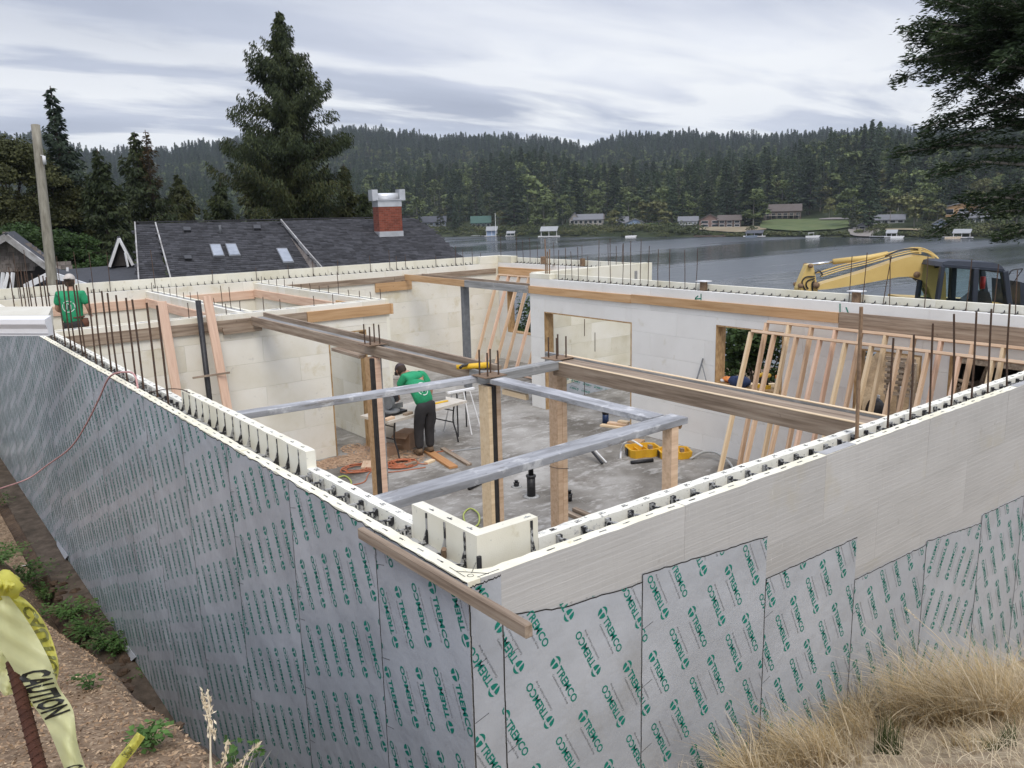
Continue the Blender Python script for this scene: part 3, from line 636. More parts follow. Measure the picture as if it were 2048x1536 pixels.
for bx, by, tx, ty in [(1775, 854, 1787, 676), (1820, 838, 1828, 669), (1860, 824, 1866, 647), (1903, 809, 1908, 628), (1943.5, 793, 1953, 624), (1976, 782, 1983, 618), (2014.6, 770, 2019.7, 607)]:
    b = ony(bx, by, .11); t = ony(tx, ty, .11); L.append(((b[0], .11, b[2]-.05), (t[0], .11, t[2])))
rebars(RW, L, .0075)
b = ony(1714, 873, .11); t = ony(1722, 613, .11)
rebars(RW, [((b[0]-.018, .10, -.1), (t[0]-.015, .10, t[2])), ((b[0]+.022, .12, -.1), (t[0]+.024, .12, t[2]-.05))], .0125, rust_m)
L = []
for x, ty in [(1120, 500), (1133, 496), (1147, 503), (1160, 494), (1177, 512), (1200, 480), (1224, 476), (1248, 486), (1264, 482), (1283, 478), (1299, 492), (1319, 498), (1342, 497), (1373, 500), (1394, 497), (1701, 512), (1728, 505), (1852, 511), (1935, 518), (1990, 528), (2035, 540)]:
    by = 550+(x-1105)*.068; b = onx(x-3, by+8, XM+.11); t = onx(x, ty, XM+.11); L.append(((XM+.11, b[1], -.05), (XM+.11, b[1]+random.uniform(-.03, .03), t[2])))
b = onx(1765, 610, XM+.11); t = onx(1783, 512, XM+.11); L += [((XM+.11, b[1], -.05), (XM+.11, t[1], t[2])), ((XM+.11, t[1]-.02, -.05), (XM+.11, t[1]+.02, t[2]))]
rebars(MWl, L, .0065)
b = onx(1091, 548, XM+.11); t = onx(1091, 478, XM+.11); rebars(MWl, [((XM+.11, b[1], 0), (XM+.11, b[1], t[2])), ((XM+.11, b[1]-.05, 0), (XM+.11, b[1]-.07, t[2]-.25)), ((XM+.11, b[1]-.12, 0), (XM+.11, b[1]-.14, t[2]-.2))], .013, rust_m)
L = []
for x, ty in [(33, 505), (55, 500), (118, 512), (155, 503), (183, 504), (217, 505), (308, 500), (423, 540), (512, 535), (577, 538), (625, 522), (675, 520), (741, 512), (780, 500), (793, 512), (812, 508), (872, 512), (911, 492), (927, 498), (945, 495), (962, 505)]:
    b = ony(x, 560-.04*x, YF+.11); t = ony(x, ty, YF+.11); L.append(((b[0], YF+.11, -.1), (b[0]+random.uniform(-.02, .02), YF+.11, max(t[2], .25))))
rebars(FW, L, .007)
L = []
for x, ty in [(1002, 470), (1034, 468), (1047, 480), (1060, 476), (1075, 485), (1108, 485), (1165, 490), (1217, 486), (1232, 492), (1245, 488), (1262, 495)]:
    b = onx(x, 520+.02*(x-1000), XR+.11); t = onx(x, ty, XR+.11); L.append(((XR+.11, b[1], -.05), (XR+.11, b[1]+random.uniform(-.02, .02), t[2])))
rebars(FR, L, .007)
L = []
for x, by, ty in [(337, 636, 619), (378, 634, 616), (453, 629, 608), (528, 620, 602), (561, 616, 598), (628, 610, 592), (666, 605, 597), (761, 597, 581)]:
    b = ony(x, by, YR+.11); L.append(((b[0], YR+.11, -.12), (b[0], YR+.11, random.uniform(.06, .15))))
rebars(RM, L, .0065)
rebars(P1, [((3.13, y, -.12), (3.13, y+random.uniform(-.02, .02), random.uniform(.0, .1)+(.22 if 11.0 < y < 11.9 else 0))) for y in np.arange(10.85, 15.9, .42)], .0065)
rebars(P2, [((5.46, y, -.12), (5.46, y+random.uniform(-.02, .02), random.uniform(.0, .1)+(.3 if abs(y-12.0) < .2 else 0))) for y in np.arange(10.75, 15.9, .42)], .0065)
# steel plates on stub posts that stand in the wall cores
for (wl, fx, c, px, py, pyt) in ((MWl, onx, XM+.11, 1407, 582, 563), (MWl, onx, XM+.11, 1712, 605, 583), (FR, onx, XR+.11, 1086, 528, 513), (FR, onx, XR+.11, 1165, 528, 517), (FR, onx, XR+.0, 1107, 545, 530)):
    b = fx(px, py, c); t = fx(px, pyt, c)
    bb('embedded_post', (c-.045, b[1]-.045, -.02), (c+.045, b[1]+.045, t[2]), rust_m, wl, .002)
    if px > 1200: bb('post_cap_plate', (c-.09, b[1]-.10, t[2]), (c+.09, b[1]+.10, t[2]+.012), white_p, wl, .001)
# ------------------------------------------------------------------ far land, lake
WZ = -13.6
def az(x): d = ray(x, hor(x)); return math.atan2(d[0], d[1])
PX = np.array([-500, -300, 0, 100, 200, 300, 400, 500, 600, 700, 780, 860, 950, 1000, 1060, 1120, 1180, 1240, 1300, 1340, 1400, 1480, 1530, 1580, 1620, 1680, 1750, 1800, 1900, 2048, 2300, 2600])
FARY = np.array([285, 285, 285, 285, 302, 303, 287, 272, 262, 251, 254, 262, 263, 259, 266, 270, 279, 262, 256, 258, 260, 264, 265, 262, 262, 262, 262, 262, 262, 262, 262, 262])
MIDY = np.array([338, 338, 333, 328, 330, 333, 330, 326, 322, 315, 312, 308, 298, 292, 282, 286, 308, 302, 312, 306, 298, 290, 285, 276, 266, 250, 246, 252, 262, 252, 252, 260])
AZ = np.array([az(x) for x in PX]); HY = np.array([hor(x) for x in PX])
SHX = [(-500, 900), (600, 560), (880, 489), (1100, 436), (1300, 405), (1500, 386), (1700, 372), (1950, 352), (2300, 330), (2600, 320)]
SAZ = np.array([az(x) for x, _ in SHX]); SR = np.array([r for _, r in SHX])
def shore_r(a): return np.interp(a, SAZ, SR)
def far_h(a, r):
    Rs_ = shore_r(a)+1.5*np.sin(a*90); ym = np.interp(a, AZ, MIDY); yf = np.interp(a, AZ, FARY); yh = np.interp(a, AZ, HY)
    Hm = (yh-ym)*640/1560+1.4-37; Hf = (yh-yf)*1500/1600+1.4-48
    s = r-Rs_
    z = np.where(s < 0, WZ-np.minimum(-s*.08, 3), WZ+np.minimum(s*.22, 2.2)+np.clip(s-10, 0, 60)*.05)
    z = z+np.clip((s-70)/np.maximum(640-(Rs_+70), 60), 0, 1)**1.15*(Hm+9)
    z = z+sstep(760, 1500, r)*(Hf-Hm)
    return z+fbm(a*60, r/60, 1.)*np.clip((s-85)/60, 0, 5)*2.4
def near_h(x, y, r):
    d = x*.80+y*.60   # metres towards the lake
    left = 1-sstep(az(740), az(900), np.arctan2(x-CAM[0], y-CAM[1]))
    a = 17+150*left; z = -3.1-(d > a)*0-sstep(a, a+48, d)*13.5
    return z+fbm(x, y, .12)*.5
def land(a, r):
    x = CAM[0]+r*np.sin(a); y = CAM[1]+r*np.cos(a)
    return np.where(r < 220, np.maximum(near_h(x, y, r), -16.5), far_h(a, r))
aa = np.linspace(az(-900), az(2900), 330); rr = np.concatenate([np.linspace(7, 60, 40), np.linspace(63, 250, 40), np.linspace(256, 560, 90), np.linspace(570, 1100, 50), np.linspace(1125, 2100, 34)])
A_, R_ = np.meshgrid(aa, rr); Zl = land(A_, R_)
inb = (CAM[0]+R_*np.sin(A_) > -.8) & (CAM[0]+R_*np.sin(A_) < 17) & (CAM[1]+R_*np.cos(A_) > -3) & (CAM[1]+R_*np.cos(A_) < 17); Zl = np.where(inb, -3.6, Zl); Zl = np.where((R_ < 14) & ~inb, -3.7, Zl)
n_, k_ = A_.shape; v = np.stack([CAM[0]+R_*np.sin(A_), CAM[1]+R_*np.cos(A_), Zl], -1).reshape(-1, 3); i_ = np.arange(n_*k_).reshape(n_, k_)
f = np.stack([i_[:-1, :-1], i_[1:, :-1], i_[1:, 1:], i_[:-1, 1:]], -1).reshape(-1, 4)
forest_floor = mat('forest_floor', [(.02, .028, .014), (.04, .05, .024), (.07, .075, .04)], 1., .05, 8, coord='World', bump=0, rnd=0, spec=.1)
tag(link('far_hills', me('land', v, f, forest_floor, True)), kind='structure')
dirt_yard = heightsheet('dirt_yard', np.linspace(9.5, 17.5, 50), np.linspace(-14, 22, 120), lambda X, Y: np.where((X < 12.8) & (Y > 10.7), -3.4, np.where(X < 12.5, -2.80, -2.80+fbm(X, Y, .6)*.35)+sstep(15, 17.5, X)*-1.5), mud)
big = 2600.
water = mat('lake_water', [(.045, .055, .065), (.06, .07, .08)], .07, .02, 3, coord='World', bump=.22, bscale=.40, bdist=.34, bstretch=(1, 1, 1), rnd=0, spec=.5)
water.node_tree.nodes['Principled BSDF'].inputs['IOR'].default_value = 1.42
nb = [n for n in water.node_tree.nodes if n.bl_idname == 'ShaderNodeMapping']
for n in nb: n.inputs['Rotation'].default_value = (0, 0, YAW)
nb[-1].inputs['Scale'].default_value = (.35, 1.3, 1)
# roughness changes in drifting wind patches
wn = water.node_tree; q = wn.nodes.new('ShaderNodeTexNoise'); q.inputs['Scale'].default_value = 1; q.inputs['Detail'].default_value = 4
qm = wn.nodes.new('ShaderNodeMapping'); qm.inputs['Rotation'].default_value = (0, 0, YAW); qm.inputs['Scale'].default_value = (.006, .028, 1); qg = wn.nodes.new('ShaderNodeNewGeometry')
wn.links.new(qg.outputs['Position'], qm.inputs[0]); wn.links.new(qm.outputs[0], q.inputs[0]); qr = wn.nodes.new('ShaderNodeMapRange'); qr.inputs[1].default_value = .42; qr.inputs[2].default_value = .58; qr.inputs[3].default_value = .10; qr.inputs[4].default_value = .30
wn.links.new(q.outputs[0], qr.inputs[0]); wn.links.new(qr.outputs[0], wn.nodes['Principled BSDF'].inputs['Roughness'])
bu = [n for n in wn.nodes if n.bl_idname == 'ShaderNodeBump'][0]; qs = wn.nodes.new('ShaderNodeMapRange'); qs.inputs[1].default_value = .40; qs.inputs[2].default_value = .60; qs.inputs[3].default_value = .35; qs.inputs[4].default_value = 1.0
wn.links.new(q.outputs[0], qs.inputs[0]); wn.links.new(qs.outputs[0], bu.inputs['Strength'])
tag(obj('lake_water', [(-300, 10, WZ), (1400, -900, WZ), (1700, 900, WZ), (-300, 1500, WZ)], [(0, 1, 2, 3)], water, origin=Vector((0, 0, WZ))), kind='structure')
# ------------------------------------------------------------------ trees
bark_m = mat('tree_bark', [(.05, .038, .03), (.09, .07, .055)], .95, 6, 4, stretch=(3, 3, .5), bump=.5, rnd=.1)
pale_bark = mat('pale_bark', [(.20, .18, .155), (.30, .28, .25)], .9, 6, 4, stretch=(3, 3, .5), bump=.3, rnd=.1)
def leafm(n, a, b, isl=.35, tr=.12, rnd=.2): return mat(n, [a, b], .75, .5, 3, coord='Object', bump=0, rnd=rnd, island=isl, trans=tr, spec=.25)
needle = leafm('dark_spruce_needles', (.023, .036, .016), (.052, .064, .024)); needle_y = leafm('yellowish_spruce_needles', (.040, .050, .018), (.075, .078, .026))
needle_b = leafm('blue_green_fir_needles', (.030, .050, .032), (.062, .085, .050)); needle_brown = leafm('browning_needles', (.055, .040, .018), (.09, .06, .028)); needle_nr = leafm('near_fir_needles', (.018, .034, .014), (.046, .070, .026))
far_con = leafm('far_conifer_needles', (.034, .058, .030), (.066, .090, .046), .3, 0, .35); far_con2 = leafm('far_grey_conifer_needles', (.055, .070, .046), (.085, .098, .060), .3, 0, .3)
far_dec = leafm('far_broadleaf_foliage', (.085, .115, .042), (.145, .175, .070), .28, 0, .28); far_dec2 = leafm('far_olive_foliage', (.11, .12, .045), (.17, .17, .07), .28, 0, .25)
bush_m = leafm('bush_leaves', (.030, .058, .018), (.06, .10, .03), .4, .2); bramble_m = leafm('bramble_leaves', (.045, .10, .022), (.09, .17, .045), .35, .25)
def quads(c, d, n, L_, w_):
    """diamond leaves: centre, direction, normal"""
    s = np.cross(d, n); s /= np.linalg.norm(s, axis=1, keepdims=True)+1e-9; L_ = np.asarray(L_).reshape(-1, 1); w_ = np.asarray(w_).reshape(-1, 1)
    v = np.stack([c-d*L_*.5, c+s*w_*.5-d*L_*.08, c+d*L_*.5, c-s*w_*.5-d*L_*.08], 1).reshape(-1, 3); return v, np.arange(len(v)).reshape(-1, 4)
def unit(a): return a/(np.linalg.norm(a, axis=-1, keepdims=True)+1e-9)
def conifer(H, radf, nb=90, ns=34, sl=.4, sw=.13, droop=.25, z0=.06, seed=1, up=.0, hang=.5, azf=None, gaps=0., upf=None, curtain=0.):
    """radf(t): branch length at relative height t; azf(t, az) multiplies it. Returns foliage arrays and branch tubes"""
    r = np.random.default_rng(seed); V = []; B = MB()
    for i in range(nb):
        t = z0+(1-z0)*max(0., (i+r.uniform(-.3, .3))/nb)**.92; t = min(max(t, z0), .995)
        a = i*2.399+r.uniform(-.4, .4); L_ = radf(t)*r.uniform(.62, 1.12)*(azf(t, a) if azf else 1)
        if r.random() < gaps: L_ *= r.uniform(.2, .6)
        if L_ < .05: continue
        if upf: up = upf(t)*r.uniform(.0, 1.6)
        d = np.array([math.cos(a), math.sin(a), 0]); z = t*H; n = max(5, int(ns*L_/(2.2 if upf else max(radf(.15), .3))+4)); s = np.sort(r.uniform(.10, 1, n))**.8
        cz = up*L_*s-droop*L_*s**2+.10*L_*s**3; cen = d*(s*L_)[:, None]+np.array([0, 0, 1])*(z+cz)[:, None]
        for rep in range(3):
            side = np.where(r.random(n) < .5, 1, -1)[:, None]*np.array([-d[1], d[0], 0]); w = (1-s*.75)*L_*.24+.08
            off = side*(w*r.uniform(0, 1, n))[:, None]; c = cen+off+r.normal(0, .03, (n, 3))*L_**.5
            if curtain: c[:, 2] -= r.uniform(-.25, 1, n)**1*curtain*np.minimum(1, L_)
            hg = hang*r.uniform(.3, 1.2, n)[:, None]; dd = unit(d*r.uniform(.3, 1, n)[:, None]+side*r.uniform(.2, .9, n)[:, None]-np.array([0, 0, 1])*hg+r.normal(0, .2, (n, 3)))
            c = c+dd*sl*.3; nn = unit(r.normal(0, 1, (n, 3))+np.array([0, 0, .8])); v, _ = quads(c, dd, nn, sl*r.uniform(.6, 1.3, n), sw*r.uniform(.7, 1.4, n)); V.append(v)
        if L_ > .9 and H > 5: B.tube([(0, 0, z), tuple(d*L_*.45+[0, 0, z+up*L_*.45-droop*L_*.2]), tuple(cen[-1])], [.012*H*.12+.012, .02, .006], 4, cap=False)
    v = np.concatenate(V); return v, np.arange(len(v)).reshape(-1, 4), B
def trunk(H, r0, seg=9, lean=0.): b = MB(); n = 8; b.tube([(lean*(k/n)**2, .02*math.sin(k), H*k/n-.4*(k == 0)) for k in range(n+1)], [r0*(1-.93*k/n)+.01 for k in range(n+1)], seg); return b
def leafcloud(clumps, n, size, seed=1, flat=.4, wr=.8):
    """clumps: list of centre+radii; leaves sit mostly near each clump's shell"""
    r = np.random.default_rng(seed); vol = np.array([c[3]*c[4]*c[5] for c in clumps])**.67; pr = vol/vol.sum(); V = []
    for c, p in zip(clumps, pr):
        k = max(6, int(n*p)); u = unit(r.normal(0, 1, (k, 3))); u[:, 2] = np.where(u[:, 2] < -.3, -u[:, 2]*.6, u[:, 2]); q = r.uniform(.55, 1.05, k)[:, None]; bump = 1+.18*np.sin(u[:, :1]*5+c[0])*np.cos(u[:, 1:2]*6+c[1])
        cen = np.array(c[:3])+u*q*bump*np.array(c[3:6]); d = unit(r.normal(0, 1, (k, 3))*[1, 1, flat]+[0, 0, -.2]); nn = unit(u+r.normal(0, .6, (k, 3))); v, _ = quads(cen, d, nn, size*r.uniform(.6, 1.4, k), size*wr*r.uniform(.6, 1.3, k)); V.append(v)
    v = np.concatenate(V); return v, np.arange(len(v)).reshape(-1, 4)
def tree(name, label, loc, parts, group=None, cat='tree'):
    t = E(name, label, cat, loc, group)
    for (pn, data, mtl, sm) in parts:
        if isinstance(data, MB): d = me(pn, data.v, data.f, mtl, sm)
        else: d = me(pn, data[0], data[1], mtl, sm)
        link(pn, d, t, Matrix.Translation(Vector([float(q) for q in loc])))
    return t
def ground_at(x, y, D): p = at(x, y, D); return p
# tall ragged spruce in the middle
D = 55.; H = 19.2; base = at(592, 470, D); top = at(572, 42, D); zb = top[2]-H
left = -_r2[:2]/np.linalg.norm(_r2[:2]); la = math.atan2(left[1], left[0])
Ph = D/FPX
hl = [(1.0, 3, 5), (.93, 22, 30), (.84, 62, 55), (.76, 98, 78), (.66, 105, 105), (.56, 150, 115), (.46, 175, 125), (.36, 190, 115), (.26, 225, 140), (.15, 225, 150), (.05, 170, 140)]
hl = hl[::-1]
def hero_az(t, a):
    l_ = np.interp(t, [h[0] for h in hl], [h[1] for h in hl]); r_ = np.interp(t, [h[0] for h in hl], [h[2] for h in hl]); c = math.cos(a-la); e = (l_ if c > 0 else r_)*abs(c)+(l_+r_)/2*(1-abs(c))*.75; return e*Ph*(.86 if c > 0 else .97)
v, f, B = conifer(H, lambda t: 1., 300, 115, .26, .062, .14, .04, 5, .42, 1.7, hero_az, .30, upf=lambda t: (.30 if t > .8 else .60 if t > .3 else .10), curtain=.55)
sel = rng.random(len(v)//4); vq = v.reshape(-1, 4, 3); zt = vq[:, 0, 2]/H; yel = (sel < .5) & (zt < .52); 
hero = tree('spruce_tree', 'tallest ragged spruce rising behind the dark shingled house', (base[0], base[1], zb), [('trunk', trunk(H, .33), bark_m, True), ('branches', B, bark_m, True)])
for nm, msk, mt_ in (('crown', ~yel, needle), ('lower_crown', yel, needle_y)):
    q = vq[msk].reshape(-1, 3); link(nm, me(nm, q, np.arange(len(q)).reshape(-1, 4), mt_), hero, Matrix.Translation((base[0], base[1], zb)))
link('second_trunk', me('st', *(lambda b: (b.v, b.f))(trunk(H*.86, .2, 7, .9)), bark_m, True), hero, Matrix.Translation((base[0]+.5, base[1]-.3, zb)))
# layered fir on the left, half dead one, dark mass
def con_at(name, label, px, ytop, ybase, D, rpx, mtl, seed, nb=110, ns=40, sl=.4, sw=.13, droop=.2, up=.1, gaps=.1, shape=1., hang=.5, z0=.05, extra=None):
    b = at(px, ybase, D); t = at(px, ytop, D); H = t[2]-b[2]; R = rpx*D/FPX
    v, f, B = conifer(H, lambda t: R*((1-t)**shape)*(.55+.45*min(1, t*6+.3)), nb, int(ns*1.7), sl*.72, sw*.68, droop, z0, seed, up, hang*1.5, lambda t, a: .72+.28*math.sin(a*2+t*9+seed)+.2*math.sin(t*31+a), gaps+.1, curtain=.38)
    o = tree(name, label, b, [('trunk', trunk(H, .012*H+.06), bark_m, True), ('branches', B, bark_m, True), ('crown', (v, f), mtl, False)]); return o
con_at('fir_tree', 'layered blue green fir with an open top, left of the picture beyond the wooden pole', 150, 182, 545, 48, 125, needle_b, 11, 120, 44, .42, .14, .12, .12, .15, .85)
con_at('spruce_tree', 'dark spruce with a thin browning top, between the layered fir and the tallest spruce', 300, 268, 540, 52, 165, needle, 12, 120, 46, .42, .14, .16, .14, .12, .95, .8)
con_at('spruce_tree', 'small brown topped spruce tip poking up in front of the dark spruce', 306, 262, 400, 51, 40, needle_brown, 13, 46, 14, .30, .08, -.1, .1, .25, .8, .3)
for i, (px, yt, yb, D, rp, mt_, sd, lb) in enumerate([(225, 300, 545, 46, 95, needle, 21, 'dark spruce crowding the right side of the layered fir'), (372, 350, 520, 60, 80, needle_y, 22, 'low yellowish spruce left of the tallest spruce behind the roof'), (455, 360, 520, 62, 90, needle, 23, 'dark low spruce directly left of the tallest spruce'),
                                                  (700, 330, 520, 60, 70, needle_y, 24, 'yellowish spruce hugging the right foot of the tallest spruce'), (735, 385, 520, 58, 55, needle, 25, 'short dark spruce just left of the brick chimney'), (520, 352, 520, 63, 75, needle_y, 26, 'spruce with drooping boughs hiding the trunk of the tallest spruce'), (90, 360, 560, 58, 90, needle, 27, 'dark spruce hidden behind the left broadleaf tree'), (640, 330, 520, 64, 90, needle, 28, 'dense dark spruce close behind the tallest spruce')]):
    con_at('spruce_tree', lb, px, yt, yb, D, rp, mt_, sd, 84, 40, .45, .15, .16, .08, .08, .75, .7)
def dec_at(name, label, px, ytop, ybase, D, rpx, mtl, seed, n=5200, size=.3, ncl=26, tall=1., z0=.25, cat='tree', tr=None):
    b = at(px, ybase, D); t = at(px, ytop, D); H = t[2]-b[2]; R = rpx*D/FPX; r = np.random.default_rng(seed); cl = []
    for i in range(ncl):
        u = r.uniform(0, 1); a = r.uniform(0, 6.283); zz_ = z0*H+(1-z0)*H*u*.93; rr_ = R*math.sqrt(max(.03, 1-((u-.38)/.66)**2))*r.uniform(.25, .82); s_ = R*r.uniform(.22, .42)
        cl.append((rr_*math.cos(a), rr_*math.sin(a), zz_, s_, s_, s_*.8*tall))
    P_ = [('crown', leafcloud(cl, n, size, seed), mtl, False)]
    if tr is not False:
        tb = trunk(H*.8, .018*H+.03, 7)
        for c in cl[:9]: tb.tube([(0, 0, c[2]*.45), (c[0]*.6, c[1]*.6, c[2]*.8), tuple(c[:3])], [.008*H+.01, .04, .015], 5)
        P_.append(('trunk', tb, tr or bark_m, True))
    return tree(name, label, b, P_, cat=cat)
olive_m = leafm('brownish_olive_leaves', (.042, .048, .018), (.075, .078, .030), .35, .15)
dec_at('broadleaf_tree', 'brownish olive broadleaf tree at the left edge behind the wooden pole', 40, 290, 560, 44, 115, olive_m, 31, 22000, .15, 46)
dec_at('broadleaf_tree', 'second olive tree between the pole and the layered fir', 128, 330, 545, 47, 75, olive_m, 32, 12000, .15, 30)
dec_at('green_bush', 'bright green layered bush behind the wooden pole and the grey garage roofs', 85, 440, 585, 36, 105, bush_m, 33, 15000, .13, 40, .6, .1, 'bush')
dec_at('green_bush', 'green shrub between the grey garage roof and the small gable', 175, 470, 590, 38, 60, bush_m, 34, 7000, .12, 24, .7, .1, 'bush')
# near fir hanging in from the right
D = 24.; bx = at(2062, 620, D); H = 22.; zb = -3.4
PR = D/FPX
lf = [(-50, 260), (20, 210), (90, 300), (120, 180), (210, 250), (240, 225), (300, 290), (340, 240), (400, 180), (440, 110), (490, 80)]
def nearfir(seed=3):
    r = np.random.default_rng(seed); V = []; B = MB()
    for i in range(400):
        py = r.uniform(-260, 500) if i % 4 else r.uniform(270, 480); a = r.uniform(0, 6.283)
        if i < 18: py = (-20, 25, 60, 95, 125, 160, 205, 232, 245, 262, 300, 335, 370, 400, 425, 450, 205, 90)[i]; a = la+r.uniform(-.25, .25); c = math.cos(a-la); z = at(2062, py, D)[2]-zb
        L_ = np.interp(py, [q[0] for q in lf], [q[1] for q in lf])*.86*PR*(1.02 if i < 18 else r.uniform(.42, 1.1))*(.62+.5*max(c, 0)); d = np.array([math.cos(a), math.sin(a), 0]); n = int(50+L_*70); s = np.sort(r.uniform(.12, 1, n))
        if i % 9 == 0 : L_ *= .5
        droop = .22 if py > 150 else .05; ua = r.uniform(-.15, .50); droop = droop+r.uniform(-.05, .35); cz = z+L_*(ua*s-droop*s**2+.16*s**3); cen = d*(s*L_)[:, None]; cen[:, 2] = cz
        for rep in range(3):
            side = np.where(r.random(n) < .5, 1, -1)[:, None]*np.array([-d[1], d[0], 0]); w = (1.02-s)*L_*.20+.09; c_ = cen+side*(w*r.uniform(0, 1, n)**.8)[:, None]+r.normal(0, .10, (n, 3)); dd = unit(d*r.uniform(.4, 1, n)[:, None]+side*r.uniform(.3, 1, n)[:, None]+r.normal(0, .25, (n, 3))-[0, 0, .12])
            v, _ = quads(c_, dd, unit(r.normal(0, 1, (n, 3))+[0, 0, 1.]), r.uniform(.12, .27, n), r.uniform(.028, .058, n)); V.append(v)
        B.tube([(0, 0, z), tuple(cen[n//2]), tuple(cen[-1])], [.055, .035, .01], 5, cap=False)
    v = np.concatenate(V); return v, np.arange(len(v)).reshape(-1, 4), B
v, f, B = nearfir(); tree('fir_tree', 'large dark fir leaning into the upper right corner, its boughs over the lake', (bx[0], bx[1], zb), [('trunk', trunk(H, .24), bark_m, True), ('branches', B, pale_bark, True), ('crown', (v, f), needle_nr, False)])
# ---- trees of the far shore: prototypes seen small, one mesh each
def proto_con(seed, H, R, mtl, shape=.85, nb=46, z0=.08, sl=1.5, sw=.6, gaps=.1):
    v, f, B = conifer(H, lambda t: R*((1-t)**shape)*(.6+.4*min(1, t*5)), nb, 12, sl, sw, .18, z0, seed, .05, .6, None, gaps); tb = trunk(H*.97, .012*H, 5)
    nv = len(v); vv = np.concatenate([v, np.array(tb.v)]); ff = [tuple(q) for q in f]+[tuple(i+nv for i in q) for q in tb.f]; return me('far_conifer', vv, ff, [mtl, bark_m], False, [0]*len(f)+[1]*len(tb.f))
def proto_dec(seed, H, R, mtl, n=1100, size=1.1):
    r = np.random.default_rng(seed); cl = []
    for i in range(16):
        u = r.uniform(0, 1); a = r.uniform(0, 6.283); rr_ = R*math.sqrt(max(.03, 1-((u-.4)/.68)**2))*r.uniform(.2, .8); s_ = R*r.uniform(.26, .46); cl.append((rr_*math.cos(a), rr_*math.sin(a), H*(.22+.7*u), s_, s_, s_*.8))
    v, f = leafcloud(cl, n, size, seed); tb = trunk(H*.75, .014*H, 5); nv = len(v); vv = np.concatenate([v, np.array(tb.v)]); ff = [tuple(q) for q in f]+[tuple(i+nv for i in q) for q in tb.f]; return me('far_broadleaf', vv, ff, [mtl, pale_bark], False, [0]*len(f)+[1]*len(tb.f))
CON = [proto_con(s, 24, r_, m_, sh, nb_, z_, gaps=g_) for s, r_, m_, sh, nb_, z_, g_ in ((41, 4.6, far_con, .8, 50, .04, .1), (42, 3.6, far_con, .95, 46, .05, .15), (43, 5.4, far_con, .7, 54, .10, .2), (44, 4.2, far_con2, .8, 40, .06, .2), (45, 5.0, far_con, .62, 50, .22, .25))]
DEC = [proto_dec(s, 15, r_, m_) for s, r_, m_ in ((51, 5.0, far_dec), (52, 4.2, far_dec2), (53, 5.6, far_dec))]
placed = []
def far_tree(px, off, kind, h, lab, grp, wid=1.):
    a = az(px); r = float(shore_r(a))+off; x = CAM[0]+r*math.sin(a); y = CAM[1]+r*math.cos(a); z = float(far_h(np.array(a), np.array(r))); con = kind < 5
    d = CON[kind] if con else DEC[kind-5]; s = h/(24 if con else 15); o = bpy.data.objects.new('conifer_tree' if con else 'broadleaf_tree', d); C.objects.link(o)
    o.location = (x, y, z-.3); o.scale = (s*wid, s*wid, s); o.rotation_euler = (0, 0, random.uniform(0, 6.28)); tag(o, lab, 'tree', grp); placed.append((x, y)); return o
G1 = 'conifers standing along the far lake shore'; G2 = 'broadleaf trees standing along the far lake shore'
LC = 'dark conifer among the close ranks along the far lake shore'; LD = 'light green broadleaf tree among the conifers of the far lake shore'
LAWN = [(1515, 1702, 12, 85), (1395, 1530, 4, 26)]
HS = [(861, 40, 62), (961, 36, 40), (1170, 28, 66), (1193, 70, 44), (1265, 30, 54), (1377, 26, 40), (1440, 30, 80), (1566, 75, 72), (1781, 45, 60), (1886, 8, 28), (1928, 85, 76), (1953, 46, 54)]
def clear(px, off):
    for a, b, o0, o1 in LAWN:
        if a < px < b and o0 < off < o1: return False
    for hx, ho, hw in HS:
        if abs(px-hx) < hw*.5+7 and off < ho+14: return False
    return True
rs = np.random.default_rng(77); cnt = 0
for off0, n in ((14, 30), (30, 42), (50, 52), (74, 58), (104, 54)):
    for i in range(n):
        px = 835+(2060-835)*(i+rs.uniform(-.5, .5))/n; off = off0+rs.uniform(-8, 10)
        if not clear(px, off): continue
        d = rs.random() < (.68 if off0 < 35 else .42); k = 5+rs.integers(3) if d else rs.integers(5); h = (rs.uniform(8, 15) if off0 < 25 else rs.uniform(11, 19)) if d else (rs.uniform(14, 24) if off0 < 40 else rs.uniform(19, 33))
        LM = [(861, 'slate grey lake house'), (905, 'gap left of the green roofed house'), (961, 'green roofed house'), (1028, 'tiny white boathouse'), (1097, 'white roofed open boathouse'), (1176, 'beige two storey house'), (1262, 'pale blue house'), (1320, 'hedge terrace'), (1377, 'blue balcony house'), (1440, 'wide brown lake house'), (1511, 'dark boat lift'), (1566, 'long dark brown house'), (1650, 'right end of the lawn'), (1736, 'small grey gazebo'), (1790, 'low white house'), (1850, 'gap left of the white boat cabin'), (1886, 'white boat cabin'), (1950, 'unpainted orange house'), (2030, 'right picture edge')]; lm = min(LM, key=lambda q: abs(q[0]-px))[1]; sz_ = ('short' if h < 12 else 'full') if d else ('short' if h < 20 else 'tall' if h < 26 else 'towering'); rank = 'beside the' if off < 24 else 'just behind the' if off < 42 else 'up the slope behind the' if off < 66 else 'high behind the' if off < 92 else 'far up behind the'; lab_ = sz_+(' light broadleaf tree ' if d else ' dark conifer ')+rank+' '+lm
        far_tree(px, off, int(k), float(h), lab_, ('broadleaf trees ' if d else 'conifers ')+'near the '+lm, rs.uniform(.85, 1.3)); cnt += 1
